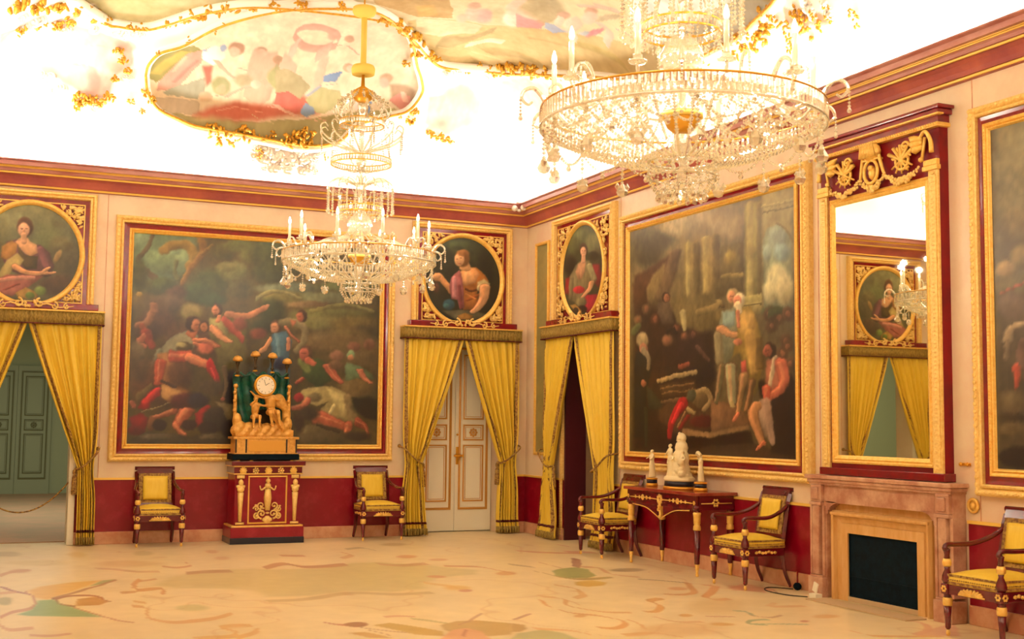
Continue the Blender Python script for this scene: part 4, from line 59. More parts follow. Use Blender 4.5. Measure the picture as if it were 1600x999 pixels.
def mat_attr(name, rough=.5, spec=.4, coat=0.):
    m, nt, b = nodes(name)
    a = nt.nodes.new('ShaderNodeAttribute'); a.attribute_name = 'paint'
    nt.links.new(a.outputs['Color'], b.inputs['Base Color'])
    b.inputs['Roughness'].default_value = rough; b.inputs['Specular IOR Level'].default_value = spec
    b.inputs['Coat Weight'].default_value = coat; b.inputs['Coat Roughness'].default_value = .25
    return m

def mat_crystal(name, tint=(1, .97, .9), tr=.42, gl=.33, rough=.06):
    m = bpy.data.materials.new(name); m.use_nodes = True; nt = m.node_tree; nt.nodes.clear()
    out = nt.nodes.new('ShaderNodeOutputMaterial')
    t = nt.nodes.new('ShaderNodeBsdfTransparent'); t.inputs[0].default_value = (*tint, 1)
    g = nt.nodes.new('ShaderNodeBsdfGlossy'); g.inputs['Color'].default_value = (*tint, 1); g.inputs['Roughness'].default_value = rough
    d = nt.nodes.new('ShaderNodeBsdfDiffuse'); d.inputs[0].default_value = (.66, .6, .48, 1)
    tl = nt.nodes.new('ShaderNodeBsdfTranslucent'); tl.inputs[0].default_value = (.8, .74, .6, 1)
    m1 = nt.nodes.new('ShaderNodeMixShader'); m1.inputs[0].default_value = .5
    nt.links.new(d.outputs[0], m1.inputs[1]); nt.links.new(tl.outputs[0], m1.inputs[2])
    m2 = nt.nodes.new('ShaderNodeMixShader'); m2.inputs[0].default_value = gl/(1-tr)
    nt.links.new(m1.outputs[0], m2.inputs[1]); nt.links.new(g.outputs[0], m2.inputs[2])
    m3 = nt.nodes.new('ShaderNodeMixShader'); m3.inputs[0].default_value = 1-tr
    nt.links.new(t.outputs[0], m3.inputs[1]); nt.links.new(m2.outputs[0], m3.inputs[2])
    nt.links.new(m3.outputs[0], out.inputs[0])
    return m

def mesh_obj(name, me, m, parent=None, smooth=False):
    o = bpy.data.objects.new(name, me); COL.objects.link(o)
    if m is not None and len(me.materials) == 0: me.materials.append(m)
    if smooth:
        me.polygons.foreach_set('use_smooth', [True]*len(me.polygons))
    if parent is not None: o.parent = parent
    return o

def obj(name, bm, m, parent=None, smooth=False):
    bmesh.ops.recalc_face_normals(bm, faces=bm.faces)
    me = bpy.data.meshes.new(name); bm.to_mesh(me); bm.free()
    return mesh_obj(name, me, m, parent, smooth)

def thing(name, label, cat, loc=(0, 0, 0), rotz=0., group=None):
    o = bpy.data.objects.new(name, None); COL.objects.link(o)
    o.location = loc; o.rotation_euler = (0, 0, rotz); o.empty_display_size = .1
    o['label'] = label; o['category'] = cat
    if group: o['group'] = group
    return o

def tag(o, label, cat, group=None):
    o['label'] = label; o['category'] = cat
    if group: o['group'] = group
    return o

def struct(name, bm, m, smooth=False):
    o = obj(name, bm, m, None, smooth); o['kind'] = 'structure'; return o

def dup(o, parent=None):
    c = o.copy(); COL.objects.link(c)
    if parent is not None: c.parent = parent
    for ch in list(o.children): dup(ch, c)
    return c

def B(): return bmesh.new()

def box(bm, x0, x1, y0, y1, z0, z1, bev=0.):
    x0, x1 = min(x0, x1), max(x0, x1); y0, y1 = min(y0, y1), max(y0, y1); z0, z1 = min(z0, z1), max(z0, z1)
    M = Matrix.Translation(((x0+x1)/2, (y0+y1)/2, (z0+z1)/2)) @ Matrix.Diagonal((x1-x0, y1-y0, z1-z0, 1))
    r = bmesh.ops.create_cube(bm, size=1, matrix=M)
    if bev:
        es = list({e for v in r['verts'] for e in v.link_edges})
        bmesh.ops.bevel(bm, geom=es, offset=bev, segments=2, affect='EDGES', profile=.6)

def lathe(bm, prof, c=(0, 0, 0), seg=16, sx=1., sy=1., caps=True):
    rings = []
    for r, z in prof:
        rings.append([bm.verts.new((c[0]+r*sx*math.cos(2*PI*i/seg), c[1]+r*sy*math.sin(2*PI*i/seg), c[2]+z)) for i in range(seg)])
    for a, b in zip(rings, rings[1:]):
        for i in range(seg):
            bm.faces.new((a[i], a[(i+1) % seg], b[(i+1) % seg], b[i]))
    if caps:
        if prof[0][0] > 1e-5: bm.faces.new(rings[0][::-1])
        if prof[-1][0] > 1e-5: bm.faces.new(rings[-1])
    bmesh.ops.remove_doubles(bm, verts=[v for rr in (rings[0], rings[-1]) for v in rr], dist=1e-6)

def catmull(P, n=6):
    P = [Vector(p) for p in P]
    if len(P) < 3: return P
    Q = [P[0]*2-P[1]]+P+[P[-1]*2-P[-2]]; out = []
    for i in range(1, len(Q)-2):
        for k in range(n):
            t = k/n; a, b, c, d = Q[i-1], Q[i], Q[i+1], Q[i+2]
            out.append(.5*((2*b)+(c-a)*t+(2*a-5*b+4*c-d)*t*t+(3*b-a-3*c+d)*t**3))
    out.append(P[-1]); return out

def tube(bm, P, r, seg=8, caps=True, closed=False, flat=1.):
    P = [Vector(p) for p in P]; n = len(P)
    if not isinstance(r, (list, tuple)): r = [r]*n
    elif len(r) == 2 and n > 2: r = [r[0]+(r[1]-r[0])*i/(n-1) for i in range(n)]
    elif len(r) != n: r = [r[min(len(r)-1, int(i*len(r)/n))] for i in range(n)]
    rings = []; up = None
    for i, p in enumerate(P):
        if closed: t = (P[(i+1) % n]-P[i-1])
        else: t = (P[min(i+1, n-1)]-P[max(i-1, 0)])
        if t.length < 1e-9: t = Vector((0, 0, 1))
        t.normalize()
        if up is None: up = Vector((0, 0, 1)) if abs(t.z) < .9 else Vector((0, 1, 0))
        u = up-t*up.dot(t)
        if u.length < 1e-6: u = t.orthogonal()
        u.normalize(); w = t.cross(u); up = u
        rings.append([bm.verts.new(p+(u*math.cos(2*PI*k/seg)+w*math.sin(2*PI*k/seg)*flat)*r[i]) for k in range(seg)])
    m = n if closed else n-1
    for i in range(m):
        a, b = rings[i], rings[(i+1) % n]
        for k in range(seg): bm.faces.new((a[k], a[(k+1) % seg], b[(k+1) % seg], b[k]))
    if caps and not closed:
        bm.faces.new(rings[0][::-1]); bm.faces.new(rings[-1])

def ball(bm, c, r, sub=1, s=(1, 1, 1), rot=None):
    M = Matrix.Translation(c)
    if rot is not None: M = M @ Euler(rot).to_matrix().to_4x4()
    M = M @ Matrix.Diagonal((s[0], s[1], s[2], 1))
    bmesh.ops.create_icosphere(bm, subdivisions=sub, radius=r, matrix=M)

def octa(bm, c, rx, rz):
    x, y, z = c
    v = [bm.verts.new(p) for p in ((x+rx, y, z), (x, y+rx, z), (x-rx, y, z), (x, y-rx, z), (x, y, z+rz), (x, y, z-rz))]
    for i in range(4):
        bm.faces.new((v[i], v[(i+1) % 4], v[4])); bm.faces.new((v[(i+1) % 4], v[i], v[5]))

def rectsweep(bm, x0, x1, z0, z1, prof, y=0.):
    rings = []
    for o, d in prof:
        rings.append([bm.verts.new(p) for p in ((x0+o, y-d, z0+o), (x1-o, y-d, z0+o), (x1-o, y-d, z1-o), (x0+o, y-d, z1-o))])
    for a, b in zip(rings, rings[1:]):
        for i in range(4): bm.faces.new((a[i], a[(i+1) % 4], b[(i+1) % 4], b[i]))

def ovalsweep(bm, cx, cz, rx, rz, prof, seg=64):
    rings = []
    for o, d in prof:
        rings.append([bm.verts.new((cx+(rx+o)*math.cos(2*PI*i/seg), -d, cz+(rz+o)*math.sin(2*PI*i/seg))) for i in range(seg)])
    for a, b in zip(rings, rings[1:]):
        for i in range(seg): bm.faces.new((a[i], a[(i+1) % seg], b[(i+1) % seg], b[i]))

# ------------------------------------------------------------------ value noise and the painter
def vn(x, y, seed=0):
    xi = np.floor(x).astype(np.int64); yi = np.floor(y).astype(np.int64); fx = x-xi; fy = y-yi
    fx = fx*fx*(3-2*fx); fy = fy*fy*(3-2*fy)
    def h(a, b):
        n = (a*374761393+b*668265263+seed*974711) & 0xffffffff
        n = ((n ^ (n >> 13))*1274126177) & 0xffffffff
        return ((n ^ (n >> 16)) & 0xffff)/65535.
    return (h(xi, yi)*(1-fx)+h(xi+1, yi)*fx)*(1-fy)+(h(xi, yi+1)*(1-fx)+h(xi+1, yi+1)*fx)*fy

def fbm(x, y, seed=0, o=4):
    s = 0; a = .5
    for i in range(o): s = s+a*vn(x*2**i, y*2**i, seed+i); a *= .5
    return s/.9375-.5

def sstep(a):
    a = np.clip(a, 0, 1); return a*a*(3-2*a)

def paint(shapes, U, V, base, mod=None):
    """oil-sketch painter: soft polygons, ellipses and brush strokes laid on plane coordinates (metres)"""
    C_ = np.empty((len(U), 3)); C_[:] = base
    for sh in shapes:
        col = np.array([int(sh[1][i:i+2], 16)/255 for i in (0, 2, 4)]); al = sh[3]
        if sh[0] == 'p':
            sf = sh[2]/1000.; P = np.array(sh[4:], float).reshape(-1, 2)/1000.
            lo = P.min(0)-sf; hi = P.max(0)+sf
            ix = np.nonzero((U > lo[0]) & (U < hi[0]) & (V > lo[1]) & (V < hi[1]))[0]
            if not len(ix): continue
            u, v = U[ix], V[ix]; D = np.full(len(ix), 1e9); ins = np.zeros(len(ix), bool)
            for k in range(len(P)):
                a = P[k]; b = P[(k+1) % len(P)]; e = b-a; L = max(e @ e, 1e-12)
                t = np.clip(((u-a[0])*e[0]+(v-a[1])*e[1])/L, 0, 1)
                D = np.minimum(D, (u-a[0]-t*e[0])**2+(v-a[1]-t*e[1])**2)
                if abs(e[1]) > 1e-9:
                    c = ((a[1] > v) != (b[1] > v)) & (u < (v-a[1])/e[1]*e[0]+a[0]); ins ^= c
            D = np.sqrt(D); A_ = sstep(.5+np.where(ins, D, -D)/sf)
            if mod:
                pc_ = P.mean(0); ext = max(P.max(0)-P.min(0))+1e-6
                gr = ((u-pc_[0])*mod[0]+(v-pc_[1])*mod[1])/ext
                col = col[None, :]*(1+mod[2]*(.9*gr-.35*(1-np.clip(D/(2.2*sf), 0, 1))))[:, None]
        elif sh[0] == 'e':
            sf = sh[2]; cx, cy, ax, ay, bx, by = [t/1000. for t in sh[4:]]
            ex = (abs(ax)+abs(bx))*(1+sf); ey = (abs(ay)+abs(by))*(1+sf)
            ix = np.nonzero((abs(U-cx) < ex) & (abs(V-cy) < ey))[0]
            det = ax*by-ay*bx
            if not len(ix) or abs(det) < 1e-12: continue
            u, v = U[ix]-cx, V[ix]-cy
            rr = np.sqrt(((u*by-v*bx)/det)**2+((v*ax-u*ay)/det)**2); A_ = sstep((1+sf*.5-rr)/sf)
            if mod:
                gr = (u*mod[0]+v*mod[1])/math.sqrt(abs(det))
                col = col[None, :]*(1+mod[2]*.6*np.clip(gr, -1.2, 1))[:, None]
        else:
            sf = sh[2]; w0, w1, ax, ay = sh[4:8]; ax /= 1000; ay /= 1000
            P = np.array(sh[8:], float).reshape(-1, 2)/1000./np.array([ax, ay]); w = max(w0, w1)*(1+sf)
            lo = P.min(0)-w; hi = P.max(0)+w
            ix = np.nonzero((U/ax > lo[0]) & (U/ax < hi[0]) & (V/ay > lo[1]) & (V/ay < hi[1]))[0]
            if not len(ix): continue
            if len(P) > 2:
                Q = np.vstack([2*P[0]-P[1], P, 2*P[-1]-P[-2]]); O = []
                for i in range(1, len(Q)-2):
                    for k in range(4):
                        t = k/4.; a, b, c, d = Q[i-1:i+3]
                        O.append(.5*(2*b+(c-a)*t+(2*a-5*b+4*c-d)*t*t+(3*b-a-3*c+d)*t**3))
                P = np.array(O+[P[-1]])
            u, v = U[ix]/ax, V[ix]/ay; R_ = np.full(len(ix), 1e9); n = len(P)-1; sg_ = np.zeros(len(ix))
            for k in range(n):
                a, b = P[k], P[k+1]; e = b-a; L = max(e @ e, 1e-12)
                t = np.clip(((u-a[0])*e[0]+(v-a[1])*e[1])/L, 0, 1)
                ww = w0+(w1-w0)*(k+t)/n
                du, dv = u-a[0]-t*e[0], v-a[1]-t*e[1]; q_ = np.sqrt(du**2+dv**2)/np.maximum(ww, 1e-6); sel = q_ < R_
                R_ = np.where(sel, q_, R_)
                if mod: sg_ = np.where(sel, (du*mod[0]+dv*mod[1])/np.maximum(ww, 1e-6), sg_)
            A_ = sstep((1+sf*.5-R_)/sf)
            if mod: col = col[None, :]*(1+mod[2]*.75*np.clip(sg_, -1.2, .9))[:, None]
        A_ = (A_*al)[:, None]; C_[ix] = C_[ix]*(1-A_)+col*A_
    return C_

def tolin(c):
    c = np.clip(c, 0, 1); return np.where(c <= .04045, c/12.92, ((c+.055)/1.055)**2.4)

def set_paint(me, rgb):
    a = me.color_attributes.new('paint', 'FLOAT_COLOR', 'POINT')
    d = np.ones((len(rgb), 4), np.float32); d[:, :3] = rgb
    a.data.foreach_set('color', d.ravel())

def grid_mesh(name, XYZ, nu, nv, keep=None):
    """XYZ (nv*nu,3) row-major -> mesh; keep = boolean mask per quad"""
    i = np.arange(nu-1)[None, :]+np.arange(nv-1)[:, None]*nu
    F = np.stack([i, i+1, i+nu+1, i+nu], -1).reshape(-1, 4)
    if keep is not None:
        F = F[keep.ravel()]
        used = np.unique(F); rm = -np.ones(len(XYZ), np.int64); rm[used] = np.arange(len(used)); F = rm[F]; XYZ = XYZ[used]
    else: used = np.arange(len(XYZ))
    me = bpy.data.meshes.new(name)
    me.vertices.add(len(XYZ)); me.vertices.foreach_set('co', XYZ.astype(np.float32).ravel())
    me.loops.add(F.size); me.loops.foreach_set('vertex_index', F.astype(np.int32).ravel())
    me.polygons.add(len(F)); me.polygons.foreach_set('loop_start', np.arange(0, F.size, 4, dtype=np.int32))
    me.polygons.foreach_set('loop_total', np.full(len(F), 4, np.int32))
    me.update(calc_edges=True); me.validate()
    return me, used
# ------------------------------------------------------------------ materials
M = {}
M['wall'] = mat('pink_marble', lin('f2dec0'), .35, spec=.5, col2=lin('e6bc9e'), scale=1.6, detail=9, lo=.42, hi=.82)
M['base'] = mat('salmon_marble', lin('e8b890'), .3, col2=lin('d08c6c'), scale=5, detail=8)
M['dado'] = mat('red_porphyry', lin('8c0020'), .28, col2=lin('a8283c'), scale=7, detail=8, lo=.5, hi=.78)
M['mauve'] = mat('mauve_jasper', lin('cc948a'), .35, col2=lin('b06c64'), scale=2.2, detail=6, stretch=(1, 1, 4))
M['frieze'] = mat('red_jasper', lin('bc6450'), .35, col2=lin('94444a'), scale=1.6, detail=7)
M['gold'] = mat('gilt', lin('fcd878'), .4, .3, .6, col2=lin('f4c058'), scale=30, bump=.25, bscale=90)
M['goldflat'] = mat('gilt_line', lin('fcd468'), .35, .3, .6)
M['goldcarve'] = mat('carved_gilt', lin('ffe08c'), .45, .2, .6, col2=lin('e4ac50'), scale=40, lo=.4, hi=.9, bump=.4, bscale=70)
M['band'] = mat('red_lacquer', lin('8c0418'), .14, col2=lin('78081c'), scale=9, coat=.6)
M['mahog'] = mat('mahogany', lin('580818'), .22, col2=lin('701420'), scale=6, stretch=(1, 1, 4), coat=.5)
M['silk'] = mat('yellow_silk', lin('f6d650'), .45, spec=.35, col2=lin('f0cc44'), scale=6, stretch=(6, 6, .6))
M['braid'] = mat('brown_braid', lin('b89448'), .7, col2=lin('80562c'), scale=38, lo=.45, hi=.55)
M['fringe'] = mat('olive_fringe', lin('b89c4c'), .8, col2=lin('806830'), scale=60, stretch=(3, 3, .5), lo=.4, hi=.6)
M['redline'] = mat('dark_red_cord', lin('5c0c10'), .6)
M['doorw'] = mat('cream_door', lin('fffae6'), .4)
M['doorg'] = mat('door_gilding', lin('d8a050'), .4, .3)
M['teal'] = mat('teal_wall', lin('b4bc98'), .6)
M['tealdoor'] = mat('teal_door', lin('acb494'), .5)
M['tealdark'] = mat('teal_moulding', lin('7c7c58'), .5)
M['stone'] = mat('fireplace_marble', lin('b47c64'), .35, col2=lin('e4bc9c'), scale=5, detail=10, lo=.38, hi=.72)
M['sand'] = mat('ochre_stone', lin('e4b878'), .5, col2=lin('d8a45c'), scale=4, stretch=(4, 4, 1))
M['black'] = mat('black_iron', lin('02121c'), .8, spec=.15, col2=lin('061e2a'), scale=14)
M['navy'] = mat('navy_enamel', lin('181c30'), .3)
M['green'] = mat('green_bronze', lin('146450'), .4, .1, col2=lin('0c4038'), scale=12)
M['porc'] = mat('biscuit_porcelain', lin('f0deb0'), .55)
M['dialw'] = mat('white_dial', lin('fff4e0'), .4)
M['dark'] = mat('dark_line', lin('1c1210'), .5)
M['gray'] = mat('gray_stone', lin('ccb088'), .6)
M['liningred'] = mat('passage_red', lin('4c0c1c'), .5)  # dark red of the doorway lining itself
M['crys'] = mat_crystal('crystal', (.97, .95, .88), .38, .46, .04)
M['crys2'] = mat_crystal('crystal_clear', (1, .99, .95), tr=.5, gl=.3, rough=.03)
M['candle'] = mat_crystal('candle_glass', (1, .98, .9), .35, .15, .1)
M['sleeve'] = mat('yellow_sleeve', lin('fae070'), .6)
M['bowl'] = mat('gilt_bowl', lin('e0a434'), .3, .5)
M['plaster'] = mat('white_plaster', lin('fff6ec'), .7)
M['ormolu'] = mat('ormolu', lin('ecb85c'), .4, .3, .6, col2=lin('d09440'), scale=20, bump=.3)
M['stucgold'] = mat('stucco_gold', lin('e8b440'), .4, .45, col2=lin('c48c28'), scale=20, bump=.4)
M['cloth'] = mat('white_card', lin('f0e8d0'), .6)
M['painting'] = mat_attr('oil_paint', .4, .5, .25)
M['floorp'] = mat_attr('inlaid_floor', .32, .5)
M['ceilp'] = mat_attr('fresco', .8, .2)
m, nt, b = nodes('mirror_glass')
b.inputs['Base Color'].default_value = (.80, .76, .58, 1); b.inputs['Metallic'].default_value = 1; b.inputs['Roughness'].default_value = .015
M['mirror'] = m
m, nt, b = nodes('flame_bulb')
b.inputs['Emission Color'].default_value = (1, .9, .7, 1); b.inputs['Emission Strength'].default_value = .9; b.inputs['Base Color'].default_value = (1, .95, .85, 1)
M['bulb'] = m

# ------------------------------------------------------------------ the room
W_ = 7.5; YF = -16.4; TH = .4
R2 = -PI/2
def roomsweep(bm, prof, x0=-W_, x1=0., y0=YF, y1=0.):
    rings = []
    for d, z in prof:
        rings.append([bm.verts.new(p) for p in ((x0+d, y0+d, z), (x1-d, y0+d, z), (x1-d, y1-d, z), (x0+d, y1-d, z))])
    for a, b_ in zip(rings, rings[1:]):
        for i in range(4): bm.faces.new((a[i], a[(i+1) % 4], b_[(i+1) % 4], b_[i]))

ZT = 4.53
# walls with their doorways
OA_ = (-7.08, -5.96); OB_ = (-1.50, -.36); DH = 2.66
bm = B()
box(bm, -W_-TH, OA_[0], 0, TH, 0, ZT); box(bm, OA_[1], OB_[0], 0, TH, 0, ZT); box(bm, OB_[1], 0, 0, TH, 0, ZT)
box(bm, OA_[0], OA_[1], 0, TH, DH, ZT); box(bm, OB_[0], OB_[1], 0, TH, DH, ZT)
struct('wall_back', bm, M['wall'])
OC_ = (-2.52, -1.20)
bm = B()
box(bm, 0, TH, -.83, TH, 0, ZT); box(bm, 0, .3, OC_[1], -.83, 0, ZT); box(bm, .3, TH, OC_[1], -.83, DH, ZT); box(bm, 0, TH, YF-TH, OC_[0], 0, ZT); box(bm, 0, TH, OC_[0], OC_[1], DH, ZT)
struct('wall_right', bm, M['wall'])
bm = B(); box(bm, -W_-TH, -W_, YF-TH, 0, 0, ZT); struct('wall_left', bm, M['wall'])
bm = B(); box(bm, -W_, 0, YF-TH, YF, 0, ZT); struct('wall_front', bm, M['wall'])
# dado, its gilt line, skirting: one set per stretch of wall
segA = [(-W_, OA_[0]), (OA_[1], OB_[0]), (OB_[1], -.02)]
segB = [(-1.2, 0), (-6.45, -2.52), (YF, -8.25)]
bd, bg, bb = B(), B(), B()
for a, c in segA:
    box(bd, a, c, -.02, 0, .148, .765); box(bg, a, c, -.035, 0, .765, .79); box(bb, a, c, -.035, 0, 0, .148, .006)
for a, c in segB:
    box(bd, -.02, 0, a, c, .148, .765); box(bg, -.035, 0, a, c, .765, .79); box(bb, -.035, 0, a, c, 0, .148, .006)
box(bd, -W_, -W_+.02, YF, -.02, .148, .765); box(bg, -W_, -W_+.035, YF, -.04, .765, .79); box(bb, -W_, -W_+.035, YF, -.04, 0, .148)
box(bd, -W_+.02, -.02, YF, YF+.02, .148, .765); box(bb, -W_+.04, -.04, YF, YF+.035, 0, .148)
struct('trim_1', bd, M['dado']); struct('trim_2', bg, M['goldflat']); struct('baseboard_1', bb, M['base'])
# cornice
bm = B(); roomsweep(bm, [(0, 4.23), (.03, 4.235), (.03, 4.262), (.045, 4.265), (.06, 4.30), (.085, 4.345), (.11, 4.372), (.12, 4.374)])
struct('trim_3', bm, M['frieze'])
bm = B(); roomsweep(bm, [(.12, 4.374), (.12, 4.395), (.14, 4.40), (.15, 4.425), (.165, 4.437), (.165, 4.462), (.18, 4.465), (.185, 4.48), (.215, 4.50), (.25, 4.512), (.26, 4.516), (.26, 4.53), (.23, 4.53), (.22, 4.46), (.0, 4.46)])
struct('trim_4', bm, M['mauve'])
bm = B()
for d, z, r in [(.032, 4.25, .013), (.128, 4.384, .012), (.17, 4.444, .008), (.172, 4.46, .008)]:
    roomsweep(bm, [(d, z-r), (d+r*.8, z-r*.6), (d+r, z), (d+r*.8, z+r*.6), (d, z+r)])
struct('trim_5', bm, M['goldflat'])
# thin pilaster seams in the marble
bm = B()
for x in (-1.715, -5.64): box(bm, x-.004, x+.004, -.004, 0, .79, 4.23)
for y in (-2.70, -6.44, -8.36): box(bm, -.004, 0, y-.004, y+.004, .79, 4.23)
struct('trim_6', bm, M['base'])

# floor
xs = np.linspace(-W_-.4, .4, 396); ys = np.concatenate([np.linspace(YF-.4, -9.0, 60)[:-1], np.linspace(-9.0, 0.02, 452), [.4, 3, 7, 10.6]])
X, Y = np.meshgrid(xs, ys); U = X.ravel(); V = Y.ravel()
base = np.array([0xf4, 0xdf, 0xb2])/255.
nz = fbm(U*1.1, V*1.1, 3)
wv = fbm(U*2+5, V*2, 9)
colr = np.empty((len(U), 3)); colr[:] = base
colr += (nz*.10)[:, None]*np.array([1, .9, .5]); 
g = sstep((wv-.10)*6)[:, None]*.25; colr = colr*(1-g)+np.array([0xe4, 0xcc, 0x98])/255.*g
Ud = U+fbm(U*3, V*3, 21)*.05; Vd = V+fbm(U*3+7, V*3, 33)*.08
# generic scroll inlay under the hand-drawn part
vv = abs(fbm(U*.75+3, V*.6, 51)); ln = sstep(1-vv/.012)[:, None]*.22
colr = colr*(1-ln)+np.array([0xc4, 0x88, 0x54])/255.*ln
colr = colr+(paint(D_FL, Ud, Vd, colr*.93)-colr*.93)*.85
colr += (fbm(U*9, V*9, 77)*.05)[:, None]
me, used = grid_mesh('floor', np.stack([U, V, np.zeros_like(U)], 1), len(xs), len(ys))
set_paint(me, tolin(colr)[used])
o = mesh_obj('floor', me, M['floorp']); o['kind'] = 'structure'

# coved ceiling: quarter-ellipse cove then flat
CA, CB, CZ0, CD0 = 2.05, 1.67, 4.53, .15
def vz(d):
    t = np.clip((CA+CD0-d)/CA, 0, 1); return CZ0+CB*np.sqrt(np.maximum(0, 1-t*t))
th = np.linspace(0, PI/2, 170); dd = CD0+CA*(1-np.cos(th))
xs = np.linspace(0, 1, 1)
xm_ = np.linspace(-W_+.9, -.9, 360)[1:-1]; de = dd[dd < .9]
xs = np.concatenate([-W_+de, xm_, -de[::-1]])
ys = np.concatenate([YF+dd[::6], np.linspace(YF+CA+CD0, -8.2, 40)[1:-1], np.linspace(-8.2, -CA-CD0, 330)[:-1], -dd[::-1]])
X, Y = np.meshgrid(xs, ys); U = X.ravel(); V = Y.ravel()
d = np.minimum(np.minimum(U+W_, -U), np.minimum(V-YF, -V)); Z = vz(d)
n1 = fbm(U*1.3, V*1.3, 4)
base = np.array([0xff, 0xf6, 0xec])/255.
colr = np.empty((len(U), 3)); colr[:] = base
Ud = U+fbm(U*4, V*4, 12)*.03; Vd = V+fbm(U*4+3, V*4, 14)*.03
colr = paint(D_CE, Ud+fbm(U*14, V*14, 61)*.025, Vd+fbm(U*14, V*14, 62)*.025, colr, (-.5, .6, .18))
msk = sstep((1-abs(colr-base).max(1)*6)); colr = colr*(1-(1-msk)*.06)[:, None]+((fbm(U*6, V*6, 63)*.16+fbm(U*22, V*16, 64)*.10)*(1-msk))[:, None]
# far half of the vault (behind the viewer, seen in the mirror): soft sky fresco in a plain border
far = sstep((-V-7.6)/.8)*sstep((d-.9)/.3)
sky = np.array([0xe8, 0xd4, 0xa8])/255.+(n1*.25)[:, None]*np.array([.3, .5, 1.])
colr = colr*(1-far[:, None])+sky*far[:, None]
colr += (fbm(U*7, V*7, 31)*.05)[:, None]*sstep((d-.4)/.4)[:, None]
me, used = grid_mesh('ceiling', np.stack([U, V, Z], 1), len(xs), len(ys))
pm = sstep((abs(colr-base).max(1)-.04)*4)
colr = colr*.68+np.array([.95, .87, .74])*.32*pm[:, None]+colr*(.32*(1-pm))[:, None]
set_paint(me, (tolin(colr)*(1-.20*pm)[:, None])[used])
me.flip_normals()
o = mesh_obj('ceiling', me, M['ceilp'], None, True); o['kind'] = 'structure'
# back of the vault so that the room is shut
bm = B(); box(bm, -W_-TH, TH, YF-TH, TH, 6.3, 6.4); roomsweep(bm, [(0, 4.53), (-TH, 4.53), (-TH, 6.3)]); struct('ceiling_shell', bm, M['plaster'])

def onvault(x, y, off=0.):
    d = min(x+W_, -x, y-YF, -y); z = float(vz(d))
    e = .01; g = Vector(((float(vz(min(x+e+W_, -x-e, y-YF, -y)))-z)/e, (float(vz(min(x+W_, -x, y+e-YF, -y-e)))-z)/e, -1))
    g.normalize()
    return Vector((x, y, z))+g*off, g

def leafclump(bm, x, y, r, n, off=.03, s=1.):
    for k in range(n):
        a = random.random()*2*PI; q_ = random.random()**.5*r
        p, nn = onvault(x+q_*math.cos(a)*.8, y+q_*math.sin(a)*.4, off*random.random()+.01)
        ball(bm, p, r*.34*s, 1, (1.5, .8, .6), (random.random()*3, random.random()*3, random.random()*3))

def frameband(pts, wid, n1, n2, m, closed=True):
    P = [onvault(x/1000, y/1000, .02)[0] for x, y in pts]
    if closed: P = P+[P[0]]
    P = catmull(P, 5)
    if closed: P = P[:-1]
    b1 = B(); tube(b1, P, wid, 8, closed=closed, caps=not closed); struct(n1, b1, M['plaster'], True)
    b2 = B(); tube(b2, [onvault(p.x, p.y, .07)[0] for p in P], wid*.35, 6, closed=closed, caps=not closed); struct(n2, b2, m, True)
frameband(D_MEDFRAME, .05, 'trim_10', 'trim_11', M['stucgold'])
frameband(D_FRESF, .06, 'trim_12', 'trim_13', M['stucgold'], closed=False)
mb = B()
for x, y, r in D_LEAF:
    leafclump(mb, x/1000, y/1000, r*.0105, 15, .07, .8)
struct('trim_14', mb, M['stucgold'], True)
# smaller leaves all along the fresco border and the medallion
mb = B()
for pts in (D_MEDFRAME, D_FRESF):
    for (x0, y0), (x1, y1) in zip(pts, pts[1:]):
        L_ = math.hypot(x1-x0, y1-y0)/1000
        for k in range(int(L_/.16)):
            if random.random() < .45: continue
            f = random.random(); leafclump(mb, (x0+(x1-x0)*f)/1000, min(-.16, (y0+(y1-y0)*f)/1000+random.uniform(-.05, .05)), .05, 4, .07, .9)
struct('trim_15', mb, M['stucgold'], True)
mb = B()
for x, y, r in D_STUC:
    x /= 1000; y /= 1000; rr = r*.0085
    for k in range(9):
        a = random.random()*2*PI; q_ = random.random()*rr
        p, nn = onvault(min(-.16, x+q_*math.cos(a)), min(-.16, y+q_*math.sin(a)*.5), .02)
        c = [p+Vector((rr*.5*math.cos(f), 0, rr*.5*math.sin(f))) for f in np.linspace(a, a+4, 7)]
        tube(mb, c, [rr*.25, rr*.08], 6); ball(mb, p, rr*.3, 1)
struct('trim_16', mb, M['plaster'], True)

# room beyond the left doorway and the passage beyond the right one
bm = B(); box(bm, -9, -8.9, .4, 10.6, 0, 3.6); box(bm, -3.6, -3.5, .4, 10.6, 0, 3.6); box(bm, -9, -3.5, 10.5, 10.6, 0, 3.6); box(bm, -9, -3.5, .4, 10.6, 3.6, 3.7)
struct('wall_far', bm, M['teal'])
bm = B(); box(bm, -9, -3.5, .4, 10.5, -.01, .012); struct('floor_far', bm, mat('dull_carpet', lin('c89c7c'), .8, col2=lin('b49878'), scale=2))
bm = B(); box(bm, 1.3, 1.4, -4.5, .6, 0, 3.2); box(bm, .4, 1.4, -.83, -.73, 0, 3.2); box(bm, .4, 1.4, -4.6, -4.5, 0, 3.2); box(bm, .4, 1.4, -4.5, .6, 3.2, 3.3)
struct('wall_passage', bm, M['wall'])
bm = B(); box(bm, 1.27, 1.3, -4.5, -.83, 0, .15); box(bm, .3, 1.27, -.86, -.83, 0, .15); struct('baseboard_passage', bm, M['base'])
bm = B(); box(bm, .4, 1.3, -4.5, -.83, -.01, .005); struct('floor_passage', bm, M['gray'])
